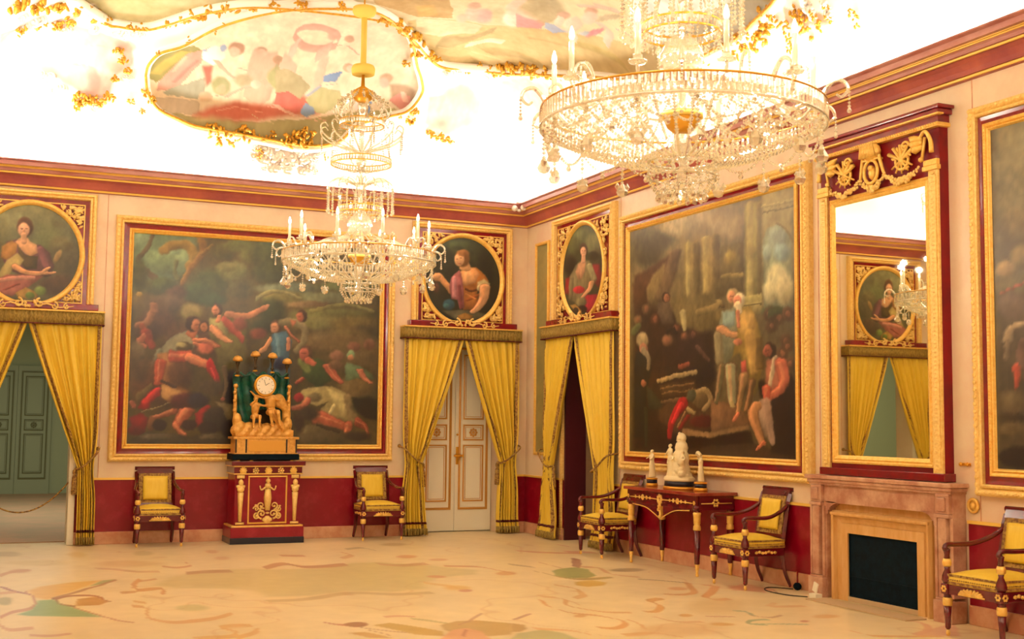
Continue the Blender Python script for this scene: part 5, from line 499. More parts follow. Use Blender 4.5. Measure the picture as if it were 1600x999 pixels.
# red lacquer lining of that doorway + gilt architrave edge
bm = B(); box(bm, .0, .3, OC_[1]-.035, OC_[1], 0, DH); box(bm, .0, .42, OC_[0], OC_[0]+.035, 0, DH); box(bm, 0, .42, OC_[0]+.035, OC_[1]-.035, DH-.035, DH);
o = struct('door_3', bm, M['liningred'])
bm = B(); box(bm, -.03, 0, OC_[1], OC_[1]+.07, .06, DH+.03)
for k in range(80): box(bm, -.04, -.03, OC_[1]+.01, OC_[1]+.06, .07+k*.032, .09+k*.032)
struct('trim_7', bm, M['goldcarve'])
# door casing of the left doorway
bm = B(); box(bm, -5.97, -5.895, -.045, .02, 0, DH, .006); box(bm, -7.145, -7.07, -.045, .02, 0, DH, .006); struct('trim_8', bm, M['doorw'])
bm = B(); box(bm, -1.58, -1.50, -.03, .02, 0, DH, .006); box(bm, -.36, -.28, -.03, .02, 0, DH, .006); struct('trim_9', bm, M['doorw'])

# double doors
def double_door(name, x0, x1, y, h, mw, mg, handle=True):
    """one object: panelled leaves, gilt mouldings, knob"""
    bm = B(); xm = (x0+x1)/2
    box(bm, x0, xm-.003, y, y+.05, .012, h); box(bm, xm+.003, x1, y, y+.05, .012, h)
    t = struct(name, bm, mw)
    for a, c in ((x0, xm), (xm, x1)):
        g = B(); w = c-a; i0 = a+w*.22; i1 = c-w*.22
        for za, zb in ((.41, 1.19), (1.25, 1.47), (1.54, h-.2)):
            rectsweep(g, i0, i1, za, zb, [(0, 0), (0, .012), (.012, .016), (.02, .01), (.02, 0)], y)
            rectsweep(g, i0-.0, i1+.0, za, zb, [(.035, 0), (.035, .006), (.042, .006), (.042, 0)], y)
        rectsweep(g, a+w*.10, c-w*.10, .30, h-.1, [(0, 0), (0, .014), (.022, .018), (.03, .008), (.03, 0)], y)
        cx = (i0+i1)/2
        for q_ in range(8): ball(g, (cx+.045*math.cos(q_*PI/4), y-.008, 1.36+.045*math.sin(q_*PI/4)), .02, 1, (1, .5, 1))
        ball(g, (cx, y-.01, 1.36), .025, 1, (1, .7, 1))
        obj('panel_moulding', g, mg, t)
    if handle:
        g = B(); ball(g, (xm+.03, y-.05, 1.04), .03, 2, (2.2, .7, .8)); box(g, xm+.015, xm+.05, y-.02, y, .92, 1.16, .004); ball(g, (xm+.1, y-.05, 1.04), .02, 1)
        ball(g, (xm+.03, y-.02, 1.33), .018, 1)
        obj('door_handle', g, M['bowl'], t, True)
    return t
double_door('door_2', -1.46, -.37, .36, DH-.02, M['doorw'], M['doorg'])
double_door('door_1', -6.85, -5.57, 10.42, 2.52, M['tealdoor'], M['tealdark'], False)
# ------------------------------------------------------------------ paintings
def canvas_mesh(name, shapes, u0, u1, z0, z1, step, loc, onA, basecol, oval=None, depth=.05, seed=1, wob=.012):
    """painted canvas in local coordinates of its thing (local x to the right, z up)"""
    nu = int((u1-u0)/step)+1; nv = int((z1-z0)/step)+1
    us = np.linspace(u0, u1, nu); zs = np.linspace(z0, z1, nv)
    Ug, Zg = np.meshgrid(us, zs); U = Ug.ravel(); Zz = Zg.ravel()
    # world plane coordinate of each vertex
    PU = U+loc[0] if onA else loc[1]-U
    PV = Zz+loc[2]
    wu = PU+fbm(PU*7, PV*7, seed)*wob*2.2; wv = PV+fbm(PU*7+9, PV*7, seed+5)*wob*2.2
    wu += fbm(PU*28, PV*28, seed+8)*wob*2.2; wv += fbm(PU*28, PV*28+4, seed+11)*wob*2.2
    c = paint(shapes, wu, wv, np.array([int(basecol[i:i+2], 16)/255 for i in (0, 2, 4)]), ((-.5 if onA else .5), .85, .42))
    lum_ = c.mean(1)[:, None]*np.array([1.12, .98, .72]); c = c*.80+lum_*.20
    c = c*(1.10+.42*fbm(PU*6, PV*6, seed+2)[:, None]+.34*fbm(PU*22, PV*16, seed+3)[:, None])
    c = c+fbm(PU*3, PV*3, seed+4)[:, None]*np.array([.05, .02, -.03])
    keep = None
    if oval:
        cx, cz, rx, rz = oval
        um = (us[:-1]+us[1:])/2; zm = (zs[:-1]+zs[1:])/2
        A_, B_ = np.meshgrid(um, zm); keep = ((A_-cx)/rx)**2+((B_-cz)/rz)**2 < 1.0
    me, used = grid_mesh(name, np.stack([U, np.full_like(U, -depth), Zz], 1), nu, nv, keep)
    set_paint(me, tolin(c)[used])
    return me

def gilt_frame_parts(t, w, h):
    """carved outer frame, red lacquer flat, inner gilt frame; outside size w x h, base z=0"""
    x0, x1 = -w/2, w/2
    b1 = B(); rectsweep(b1, x0, x1, 0, h, [(0, 0), (0, .05), (.012, .075), (.03, .085), (.048, .075), (.06, .06), (.068, .085), (.08, .09), (.09, .08), (.094, .03), (.094, 0)])
    n = int(w/.055)
    for k in range(n):
        x = x0+.03+(w-.06)*k/(n-1)
        for z in (.03, h-.03): ball(b1, (x, -.08, z), .02, 1, (1.1, .6, 1))
    n = int(h/.055)
    for k in range(n):
        z = .03+(h-.06)*k/(n-1)
        for x in (x0+.03, x1-.03): ball(b1, (x, -.08, z), .02, 1, (1, .6, 1.1))
    obj('carved_frame', b1, M['goldcarve'], t)
    b2 = B(); rectsweep(b2, x0, x1, 0, h, [(.094, .02), (.094, .052), (.12, .046), (.155, .050), (.155, .02)]); obj('lacquer_band', b2, M['band'], t)
    b3 = B(); rectsweep(b3, x0, x1, 0, h, [(.155, .02), (.155, .07), (.165, .078), (.18, .07), (.186, .055), (.195, .07), (.203, .066), (.213, .045), (.213, .02)])
    for k in range(int(h/.03)):
        z = .17+(h-.34)*k/(int(h/.03)-1)
        for x in (x0+.17, x1-.17): ball(b3, (x, -.074, z), .009, 0)
    obj('inner_frame', b3, M['gold'], t)

def big_painting(name, label, loc, onA, shapes, step, base, seed, w=3.58, h=3.0):
    t = thing(name, label, 'painting', loc, 0 if onA else R2, 'large gilt framed paintings')
    gilt_frame_parts(t, w, h)
    me = canvas_mesh('canvas', shapes, -w/2+.2, w/2-.2, .2, h-.2, step, loc, onA, base, None, .045, seed)
    mesh_obj('canvas', me, M['painting'], t)
    return t
big_painting('framed_painting', 'large gilt framed history painting with a kneeling white-robed man, behind the mantel clock', (-3.75, 0, .985), True, D_PA, .0125, '40381f', 3)
big_painting('framed_painting', 'large gilt framed painting of two robed men before columns, above the console table', (0, -4.575, .975), False, D_PB, .0125, '50482e', 13)
big_painting('framed_painting', 'large gilt framed painting cut off by the right edge, beside the mirror', (0, -10.16, .985), False, D_PC, .02, '50482e', 23)

# ------------------------------------------------------------------ oval portraits over the doorways
def scroll(bm, cx, cz, r, a0, turns, y=-.05, w=.012, sgn=1):
    P = []
    for k in range(14):
        f = k/13; a = a0+sgn*turns*2*PI*f; rr = r*(1-.8*f)
        P.append((cx+rr*math.cos(a), y-.01*f, cz+rr*math.sin(a)))
    tube(bm, P, [w, w*.5], 5); ball(bm, P[-1], w*1.4, 1)

def spandrel(bm, sx, sz, w, h, rx, rz, n=46):
    """gilt foliage filling one corner between the square panel and the oval"""
    k = 0; tries = 0
    while k < n and tries < 3000:
        tries += 1
        x = random.uniform(.15, .97)*w; z = random.uniform(.15, .97)*h
        if (x/(rx+.055))**2+(z/(rz+.055))**2 < 1: continue
        if x > w-.02 or z > h-.02: continue
        k += 1
        a = random.random()*6.28
        ball(bm, (sx*x, -.05-random.random()*.02, sz*z), random.uniform(.014, .026), 1, (1.6, .7, .7), (0, a, 0))
        if k % 4 == 0: scroll(bm, sx*x, sz*z, .035, a, .9, -.05, .008, random.choice((-1, 1)))

def oval_unit(label, plabel, loc, onA, shapes, wid, orx, orz, seed, base, ledge, fullframe=True):
    """wid = outside width; loc z = bottom of the red ledge"""
    H = 1.42
    t = thing('oval_portrait', label, 'portrait', loc, 0 if onA else R2, 'oval portraits over the curtained doorways')
    x0, x1 = -wid/2, wid/2
    b = B(); rectsweep(b, x0, x1, -.1, H, [(0, 0), (0, .05), (.015, .085), (.035, .09), (.05, .065), (.06, .085), (.075, .08), (.085, .04), (.085, 0)])
    for k in range(26):
        z = .1+1.28*k/25
        for x in (x0+.028, x1-.028): ball(b, (x, -.085, z), .02, 1, (1, .5, 1))
    bmesh.ops.bisect_plane(b, geom=b.verts[:]+b.edges[:]+b.faces[:], plane_co=(0, 0, .08), plane_no=(0, 0, -1), clear_outer=True)
    obj('carved_frame', b, M['goldcarve'], t)
    b = B(); box(b, x0+.08, x1-.08, -.035, 0, .08, H-.08); obj('panel', b, M['band'], t)
    b = B(); rectsweep(b, x0+.135, x1-.135, .085, H-.135, [(0, .03), (0, .05), (.012, .05), (.012, .03)]); obj('fillet', b, M['goldflat'], t)
    cz = .655
    b = B(); ovalsweep(b, 0, cz, orx, orz, [(.035, .03), (.035, .07), (.015, .085), (-.008, .075), (-.02, .06), (-.03, .05), (-.03, .03)]); obj('oval_frame', b, M['gold'], t, True)
    for sx in (-1, 1):
        for sz in (-1, 1):
            b = B(); spandrel(b, sx, sz, wid/2-.15, (H-.15-cz) if sz > 0 else cz-.10, orx, orz)
            bmesh.ops.translate(b, verts=b.verts, vec=(0, 0, cz)); obj('spandrel_foliage', b, M['goldcarve'], t, True)
    b = B(); box(b, -wid/2-.05, wid/2+.05, -.13, 0, 0, .075, .008); obj('ledge', b, M['band'], t)
    b = B()
    for s_ in (-1, 1):
        scroll(b, s_*.12, .06, .06, PI/2, 1.0, -.14, .014, s_); scroll(b, s_*.28, .035, .05, PI/2, 1.0, -.14, .012, -s_); scroll(b, s_*.42, .035, .04, PI/2, 1, -.14, .01, s_)
        tube(b, [(s_*.06, -.14, .03), (s_*.2, -.145, .06), (s_*.34, -.14, .02), (s_*.5, -.14, .04)], [.012, .006], 5)
    for k in range(9): ball(b, (random.uniform(-.09, .09), -.14, random.uniform(.02, .09)), .02, 1)
    obj('gilt_scroll', b, M['goldcarve'], t, True)
    me = canvas_mesh('canvas', shapes, -orx-.0, orx, cz-orz, cz+orz, .009, loc, onA, base, (0, cz, orx-.015, orz-.015), .045, seed, .005)
    c = mesh_obj('canvas', me, M['painting'], t); c['label'] = plabel
    return t
oval_unit('oval portrait of a woman reaching out one arm, over the leftmost doorway', 'oval portrait of a seated woman in green and mauve', (-6.50, 0, 2.785), True, D_OA, 1.46, .575, .61, 31, '5c6246', 0)
oval_unit('oval portrait of a woman in orange with a pink scarf, over the white double door', 'oval portrait of a woman leaning on a ledge', (-.985, 0, 2.785), True, D_OB, 1.46, .575, .61, 41, '1f2519', 0)
oval_unit('oval portrait of a woman with red drapery, on the right wall near the room corner', 'oval portrait of a woman with red sash', (0, -1.78, 2.78), False, D_OC, 1.70, .585, .61, 51, '38402c', 0)

# narrow gilt framed panel by the corner
t = thing('narrow_panel', 'tall narrow dull green panel in a thin gilt frame beside the room corner', 'panel', (0, -.53, 1.07), R2)
b = B(); rectsweep(b, -.215, .215, 0, 2.90, [(0, 0), (0, .03), (.02, .04), (.04, .03), (.045, 0)]); obj('frame', b, M['gold'], t)
b = B(); box(b, -.17, .17, -.015, 0, .045, 2.855); obj('panel', b, mat('dull_green_panel', lin('a89a60'), .3, col2=lin('8c8858'), scale=3), t)

# ------------------------------------------------------------------ curtains
def curtain(label, loc, onA, xo, xi_top, xi_w, xi_b, zw, seed, xob=None, group='yellow silk curtains'):
    """local x from xo (outer, straight) to the inner edge, which runs in to the tieback and out again"""
    t = thing('curtain', label, 'curtain', loc, 0 if onA else R2, group)
    zt, zb = 2.635, .03; rnd = random.Random(seed)
    ph = [rnd.uniform(0, 6.28) for _ in range(4)]; sg = 1 if xi_top > xo else -1
    if xob is None: xob = xo
    def edge(z):
        if z > zw:
            f = (zt-z)/(zt-zw); f = f**1.06
            return xi_top+(xi_w-xi_top)*f
        f = (zw-z)/(zw-zb); return xi_w+(xi_b-xi_w)*(f**.8)
    def outer(z):
        k = math.exp(-((z-zw)/.25)**2)*.035*sg
        return (xo if z > zw else xo+(xob-xo)*(zw-z)/zw)+k
    def surf(s_, z, off=0.):
        a, c = outer(z), edge(z); wd = abs(c-a)
        amp = min(.034, .012+.009/max(wd, .15))*(1 if z < 2.5 else .6)
        n = 7.5
        ss = s_+.018*math.sin(2*PI*3*s_+ph[0]+z*.7)
        w = math.sin(2*PI*n*ss+ph[1]+.35*math.sin(z*2.1+ph[2]))
        w2 = math.sin(2*PI*n*2.3*ss+ph[3])*.25
        y = -.115-amp*(w+w2)-off
        y -= .03*math.exp(-((z-.06)/.12)**2)
        return Vector((a+(c-a)*s_, y, z))
    def strip(s0, s1, z0, z1, ns, nz, off, name, m, thick=.004):
        b = B(); R = []
        for j in range(nz+1):
            z = z0+(z1-z0)*j/nz
            sA = s0(z) if callable(s0) else s0; sB = s1(z) if callable(s1) else s1
            R.append([b.verts.new(surf(sA+(sB-sA)*i/ns, z, off)) for i in range(ns+1)])
        for j in range(nz):
            for i in range(ns): b.faces.new((R[j][i], R[j][i+1], R[j+1][i+1], R[j+1][i]))
        o = obj(name, b, m, t, True)
        md = o.modifiers.new('thick', 'SOLIDIFY'); md.thickness = thick; md.offset = 0
        return o
    strip(0, 1, zb, zt, 90, 60, 0, 'drape', M['silk'])
    wf = lambda z, w: min(.4, w/max(.05, abs(edge(z)-outer(z))))
    strip(lambda z: 1-wf(z, .07), lambda z: 1-wf(z, .035), zb+.02, zt, 4, 60, .006, 'braid', M['braid'])
    strip(lambda z: wf(z, .015), lambda z: wf(z, .05), zb+.02, zt, 4, 60, .006, 'braid', M['braid'])
    strip(0, 1, .155, .185, 90, 1, .008, 'braid', M['redline'])
    strip(-.01, 1.01, .015, .10, 110, 2, .016, 'fringe', M['fringe'], .012)
    # tieback: cord from a wall hook down across the waist, tassel on the inner side
    b = B(); zi = zw
    P = [(xo-sg*.02, -.01, zw+.24), (xo, -.20, zw+.20), ((xo*.4+xi_w*.6), -.21, zw+.06), (xi_w+sg*.005, -.19, zi), (xi_w+sg*.01, -.08, zi+.01)]
    tube(b, catmull(P, 6), .012, 6); ball(b, (xo-sg*.02, -.02, zw+.24), .028, 1)
    obj('tieback', b, M['braid'], t, True)
    b = B(); x = xi_w+sg*.03
    lathe(b, [(.004, .02), (.012, 0), (.024, -.02), (.026, -.05), (.014, -.065), (.03, -.10), (.038, -.26), (.034, -.30), (.0, -.30)], (x, -.10, zi), 10)
    obj('tassel', b, M['braid'], t, True)
    return t

def valance(label, loc, onA, w):
    t = thing('valance', label, 'valance', loc, 0 if onA else R2, 'fringed valances over the doorways')
    b = B(); box(b, -w/2, w/2, -.20, 0, .155, .175, .004); obj('cornice_board', b, M['gold'], t)
    def band(z0, z1, off, m, name, amp):
        b = B(); n = 150; R = []
        path = [(-w/2+.008, -.0), (-w/2+.008, -.185), (w/2-.008, -.185), (w/2-.008, 0)]
        L = [.185, w-.016, .185]; T = sum(L)
        for i in range(n+1):
            s_ = T*i/n; k = 0
            while k < 2 and s_ > L[k]: s_ -= L[k]; k += 1
            f = s_/L[k]; x = path[k][0]+(path[k+1][0]-path[k][0])*f; y = path[k][1]+(path[k+1][1]-path[k][1])*f
            d = amp*math.sin(i*1.9)+off; nx, ny = ((-1, 0), (0, -1), (1, 0))[k]
            R.append((x+nx*d, y+ny*d))
        v0 = [b.verts.new((x, y, z0)) for x, y in R]; v1 = [b.verts.new((x, y, z1)) for x, y in R]
        for i in range(n): b.faces.new((v0[i], v0[i+1], v1[i+1], v1[i]))
        o = obj(name, b, m, t, True); md = o.modifiers.new('thick', 'SOLIDIFY'); md.thickness = .006
    band(.012, .155, 0, M['fringe'], 'pleated_band', .008); band(0, .014, .004, M['redline'], 'braid', .008)
    return t
LA, LB, LC = (-6.50, 0, 0), (-1.0, 0, 0), (0, -1.865, 0)
valance('olive fringed valance over the leftmost doorway', (-6.50, 0, 2.602), True, 1.71)
valance('olive fringed valance over the white double door', (-1.005, 0, 2.605), True, 1.72)
valance('olive fringed valance over the dark doorway on the right wall', (0, -1.80, 2.60), False, 1.96)
curtain('yellow curtain tied back at the left side of the leftmost doorway', LA, True, -.83, 0, -.60, -.62, .95, 1)
curtain('yellow curtain tied back at the right side of the leftmost doorway', LA, True, .83, 0, .62, .63, .90, 2)
curtain('yellow curtain tied back on the left of the white double door', LB, True, -.83, .02, -.57, -.50, .94, 3)
curtain('yellow curtain tied back on the right of the white double door', LB, True, .825, .02, .56, .52, .96, 4)
curtain('yellow curtain left of the dark doorway on the right wall, nearest the corner', LC, False, -1.02, -.18, -.80, -.62, .94, 5, -1.15)
curtain('yellow curtain right of the dark doorway, behind the armchair by the console', LC, False, .865, -.18, .45, .40, .92, 6, .865)

# sagging barrier cord across the leftmost doorway
t = thing('barrier_cord', 'thin dark red cord sagging across the leftmost doorway', 'cord', (-6.5, .05, .75))
b = B(); P = []
for k in range(21):
    f = k/20*2-1; P.append((.545*f, 0, -.36*(1-f*f)+.04*0))
tube(b, P, .009, 6); obj('cord', b, M['braid'], t, True)
b = B(); ball(b, (-.55, 0, 0), .02, 1); ball(b, (.55, 0, 0), .02, 1); obj('hook', b, M['bowl'], t, True)
# ------------------------------------------------------------------ armchairs
def make_chair():
    t = thing('armchair', 'x', 'armchair', (0, 0, 0), 0, 'mahogany and gilt armchairs along the walls')
    # front legs carry the arms
    for s_ in (-1, 1):
        b = B(); c = (s_*.255, -.245, 0)
        lathe(b, [(.010, .045), (.020, .06), (.024, .14), (.029, .215)], c, 12)
        lathe(b, [(.03, .275), (.024, .29), (.03, .30)], c, 12)
        box(b, c[0]-.032, c[0]+.032, c[1]-.032, c[1]+.032, .30, .375, .006)
        lathe(b, [(.026, .375), (.040, .40), (.036, .43), (.018, .475), (.022, .50)], c, 12)
        lathe(b, [(.022, .55), (.018, .575), (.022, .60), (.026, .62)], c, 12)
        l = obj('leg', b, M['mahog'], t, True)
        b = B(); lathe(b, [(.0, 0), (.012, .004), (.016, .02), (.011, .045)], c, 10); obj('gilt_foot', b, M['gold'], l, True); b = B(); lathe(b, [(.030, .215), (.036, .225), (.036, .265), (.03, .275)], c, 12); obj('gilt_collar', b, M['gold'], l, True); b = B()
        lathe(b, [(.022, .495), (.032, .505), (.034, .53), (.026, .552)], c, 12); obj('gilt_collar', b, M['gold'], l, True); b = B()
        for q_ in range(6):
            a = q_*PI/3; ball(b, (c[0]+.017*math.cos(a), c[1]-.034, .338+.017*math.sin(a)), .011, 1, (1, .6, 1))
            ball(b, (c[0]+s_*.034, c[1]+.017*math.cos(a), .338+.017*math.sin(a)), .011, 1, (.6, 1, 1))
        obj('gilt_rosette', b, M['gold'], l, True)
    # sabre back legs
    for s_ in (-1, 1):
        b = B(); P = catmull([(s_*.215, .20, .40), (s_*.215, .20, .28), (s_*.217, .225, .14), (s_*.22, .285, .01)], 5)
        tube(b, P, [.027, .018], 4, flat=1.0); obj('leg', b, M['mahog'], t)
    b = B(); box(b, -.225, .225, -.265, -.225, .30, .37, .005); box(b, -.215, .215, .185, .225, .30, .37, .005)
    for s_ in (-1, 1): box(b, s_*.235-.02, s_*.235+.02, -.225, .19, .30, .37, .005)
    fr = obj('seat_frame', b, M['mahog'], t)
    b = B()
    for k in range(9):
        a = PI*(k+.5)/9; tube(b, [(0, -.27, .315), (.11*math.cos(a), -.272, .315+.042*math.sin(a))], [.006, .012], 5)
    box(b, -.125, .125, -.273, -.265, .306, .318, .002); obj('gilt_fan', b, M['gold'], fr, True)
    for s_ in (-1, 1):
        b = B()
        for k in range(7): ball(b, (s_*.257, -.10+.034*k-.02, .335+.006*math.sin(k*2)), .019, 1, (.5, 1.2, .8))
        obj('gilt_mount', b, M['gold'], fr, True)
    # seat cushion
    b = B(); n = 14; top = []
    def cz(u, v): return .445+.045*(1-abs(u)**3)*(1-abs(v)**3)
    V_ = [[b.verts.new((u*.245, -.03+v*.232, cz(u, v))) for u in np.linspace(-1, 1, n)] for v in np.linspace(-1, 1, n)]
    for j in range(n-1):
        for i in range(n-1): b.faces.new((V_[j][i], V_[j][i+1], V_[j+1][i+1], V_[j+1][i]))
    e_ = bmesh.ops.extrude_edge_only(b, edges=[e for e in b.edges if len(e.link_faces) == 1])
    for v in [g for g in e_['geom'] if isinstance(g, bmesh.types.BMVert)]: v.co.z = .372
    b.faces.new([V for V in bmesh.ops.contextual_create(b, geom=[e for e in b.edges if len(e.link_faces) == 1])['faces'][0].verts]) if False else None
    cu = obj('seat_cushion', b, M['silk'], t, True)
    b = B()
    for z0, z1, o_ in ((.375, .395, .003), (.43, .447, .004)):
        x, y0, y1 = .245+o_, -.262-o_, .202+o_
        box(b, -x, x, y0, y0+.006, z0, z1); box(b, -x, x, y1-.006, y1, z0, z1); box(b, -x, -x+.006, y0, y1, z0, z1); box(b, x-.006, x, y0, y1, z0, z1)
    for k in range(24):
        x = -.24+.48*k/23; box(b, x-.005, x+.005, -.268, -.262, .402, .412)
        y = -.255+.44*k/23
        for s_ in (-1, 1): box(b, s_*.245, s_*.251, y-.005, y+.005, .402, .412)
    obj('braid', b, M['braid'], cu)
    # back
    def by(z): return .205+(z-.4)*.16+max(0, z-.8)*.25
    b = B()
    for s_ in (-1, 1):
        P = [(s_*.213, by(z), z) for z in np.linspace(.38, .86, 8)]; tube(b, P, .024, 4)
    def slab(b, x0, x1, z0, z1, th, n=4, off=0.):
        R = []
        for z in np.linspace(z0, z1, n):
            y = by(z)+off; R.append([b.verts.new(p) for p in ((x0, y-th, z), (x1, y-th, z), (x1, y+th, z), (x0, y+th, z))])
        b.faces.new(R[0][::-1]); b.faces.new(R[-1])
        for a, c in zip(R, R[1:]):
            for i in range(4): b.faces.new((a[i], a[(i+1) % 4], c[(i+1) % 4], c[i]))
    slab(b, -.21, .21, .84, .90, .018); slab(b, -.21, .21, .455, .49, .016)
    P = [(x, by(.905)+.012, .902) for x in np.linspace(-.235, .235, 6)]; tube(b, P, .024, 10)
    bk = obj('backrest', b, M['mahog'], t)
    b = B(); slab(b, -.192, .192, .49, .842, .018, off=-.004); p_ = obj('back_braid', b, M['braid'], t)
    b = B(); n = 12; R = []
    for z in np.linspace(.53, .805, n):
        row = []
        for x in np.linspace(-.142, .142, n):
            u = x/.142; w = (z-.6675)/.1375
            row.append(b.verts.new((x, by(z)-.026-.016*(1-u**4)*(1-w**4), z)))
        R.append(row)
    for j in range(n-1):
        for i in range(n-1): b.faces.new((R[j][i], R[j][i+1], R[j+1][i+1], R[j+1][i]))
    o = obj('back_pad', b, M['silk'], t, True); md = o.modifiers.new('thick', 'SOLIDIFY'); md.thickness = .012; md.offset = -1
    # arms
    for s_ in (-1, 1):
        b = B(); P = catmull([(s_*.215, by(.76), .76), (s_*.232, .16, .70), (s_*.262, .02, .655), (s_*.268, -.13, .65), (s_*.26, -.235, .652), (s_*.255, -.262, .628), (s_*.255, -.245, .612)], 5)
        tube(b, P, [.02, .019, .018, .018, .02], 8); obj('arm', b, M['mahog'], t, True)
    return t
ch = make_chair()
def put(o, loc, rz, label):
    o.location = loc; o.rotation_euler = (0, 0, rz); o['label'] = label; return o
put(ch, (-4.98, -.315, 0), 0, 'armchair against the red dado between the leftmost curtains and the clock pedestal')
put(dup(ch), (-2.24, -.315, 0), 0, 'armchair against the red dado between the clock pedestal and the white door curtain')
put(dup(ch), (-.33, -3.06, 0), R2, 'armchair left of the console table, in front of the yellow curtain')
put(dup(ch), (-.315, -5.80, 0), R2, 'armchair between the console table and the marble fireplace')
put(dup(ch), (-.315, -8.84, 0), R2, 'armchair right of the fireplace, cut off by the right edge')

# ------------------------------------------------------------------ console table
t = thing('console_table', 'dark red and gilt console table with four legs under the right wall painting', 'table', (0, -4.40, 0), R2)
b = B(); box(b, -.73, .73, -.50, -.005, .795, .828, .006); obj('tabletop', b, mat('red_marble_top', lin('a85038'), .15, col2=lin('8c3428'), scale=5), t)
b = B()
box(b, -.69, .69, -.47, -.44, .655, .795, .003)
for s_ in (-1, 1): box(b, s_*.69-.015, s_*.69+.015, -.44, -.03, .655, .795, .003)
# arched lower edge of the apron
for s_ in (-1, 1):
    for k in range(12):
        f = k/12; x0 = s_*(.55-.5*f); x1 = s_*(.55-.5*(f+1/12)); dz = .02+.10*(f**2.2)
        box(b, x0, x1, -.466, -.444, .655-dz, .66)
ap = obj('apron', b, M['mahog'], t)
b = B()
tube(b, [(-.62, -.475, .72), (-.3, -.475, .725), (0, -.475, .72), (.3, -.475, .725), (.62, -.475, .72)], .006, 5)
for cx, r_ in ((-.35, .03), (.35, .03), (0, .05), (-.5, .016), (.5, .016), (-.2, .016), (.2, .016), (-.42, .018), (.42, .018), (-.27, .02), (.27, .02), (-.66, .02), (.66, .02)):
    for k in range(7):
        a = k*PI*2/7; ball(b, (cx+r_*.7*math.cos(a), -.476, .725+r_*.7*math.sin(a)), r_*.45, 1, (1, .5, 1))
for k in range(10): ball(b, (random.uniform(-.05, .05)*(1-k/12), -.478, .70-k*.017), .02, 1, (1, .6, 1))
obj('gilt_mount', b, M['gold'], ap, True)
for s_ in (-1, 1):
    b = B(); tube(b, catmull([(s_*.57, -.472, .645), (s_*.3, -.472, .625), (s_*.12, -.472, .57), (s_*.02, -.472, .53)], 5), .006, 5)
    obj('gilt_edge', b, M['gold'], ap, True); b = B()
    for k in range(6):
        a = k*PI/3; ball(b, (s_*.708, -.25+.03*math.cos(a), .725+.03*math.sin(a)), .016, 1, (.5, 1, 1))
    tube(b, [(s_*.708, -.42, .72), (s_*.708, -.06, .72)], .006, 5)
    obj('gilt_mount', b, M['gold'], ap, True)
for x, y in ((-.66, -.44), (.66, -.44), (-.66, -.05), (.66, -.05)):
    b = B(); c = (x, y, 0); lathe(b, [(.016, .11), (.026, .13), (.032, .46)], c, 12); lathe(b, [(.030, .63), (.034, .655)], c, 12); box(b, x-.035, x+.035, y-.035, y+.035, .65, .70)
    l = obj('leg', b, M['mahog'], t, True)
    b = B(); lathe(b, [(0, 0), (.014, .004), (.018, .02), (.012, .035), (.024, .12), (.018, .13)], c, 12); obj('gilt_foot', b, M['gold'], l, True); b = B(); lathe(b, [(.033, .455), (.04, .465), (.036, .50), (.028, .512), (.034, .52), (.036, .60), (.042, .625), (.03, .635)], c, 12)
    obj('gilt_capital', b, M['gold'], l, True)

# ------------------------------------------------------------------ small sculptures
def limb(bm, P, r0, r1): tube(bm, catmull(P, 4), [r0, r1], 8)
def person(bm, c, h, lean=(0, 0), arms=(), face=1, seated=False, robe=True, yaw=0.):
    """a draped figure of height h standing at c; arms = list of local hand points"""
    k = h/1.7; cx, cy, cz_ = c; ca, sa = math.cos(yaw), math.sin(yaw)
    def L(x, y, z): x, y = x*ca-y*sa, x*sa+y*ca; return (cx+(x+lean[0]*z)*k, cy+(y+lean[1]*z)*k, cz_+z*k)
    hz = .45 if seated else .92
    if seated:
        for s_ in (-1, 1):
            limb(bm, [L(s_*.1, 0, .45), L(s_*.13, -.28, .47), L(s_*.12, -.42, .45)], .10*k, .075*k); limb(bm, [L(s_*.12, -.42, .45), L(s_*.12, -.40, .2), L(s_*.12, -.42, .02)], .07*k, .04*k)
            ball(bm, L(s_*.12, -.48, .03), .05*k, 1, (.8, 1.5, .6))
    else:
        for s_ in (-1, 1):
            limb(bm, [L(s_*.08, 0, .95), L(s_*.10, -.03, .5), L(s_*.09, .02, .03)], .10*k, .045*k); ball(bm, L(s_*.09, -.05, .03), .05*k, 1, (.8, 1.6, .6))
        if robe: tube(bm, [L(0, 0, 1.05), L(.01, 0, .8), L(.02, .01, .4), L(.03, .02, .05)], [.15*k, .18*k, .2*k, .23*k], 12)
    sh = hz+.50
    tube(bm, catmull([L(0, 0, hz-.05), L(0, 0, hz+.15), L(0, -.01, hz+.38), L(0, 0, sh+.03)], 3), [.15*k, .13*k, .16*k, .17*k, .12*k], 12)
    limb(bm, [L(-.18, 0, sh), L(0, 0, sh+.02), L(.18, 0, sh)], .075*k, .075*k)
    tube(bm, [L(0, 0, sh), L(0, -.01, sh+.12)], [.055*k, .05*k], 8)
    ball(bm, L(0, -.02, sh+.20), .105*k, 2, (.85, .95, 1.2)); ball(bm, L(0, .03, sh+.24), .10*k, 2, (1, 1, 1)); ball(bm, L(0, -.13, sh+.18), .02*k, 1); ball(bm, L(0, .11, sh+.22), .05*k, 1)
    for s_, hand in arms:
        e_ = ((s_*.24+hand[0])/2+s_*.05, (hand[1]+.02)/2, (sh+hand[2])/2-.06)
        limb(bm, [L(s_*.19, 0, sh-.01), L(*e_)], .06*k, .045*k); limb(bm, [L(*e_), L(*hand)], .045*k, .03*k); ball(bm, L(*hand), .04*k, 1, (1, 1.3, .7))

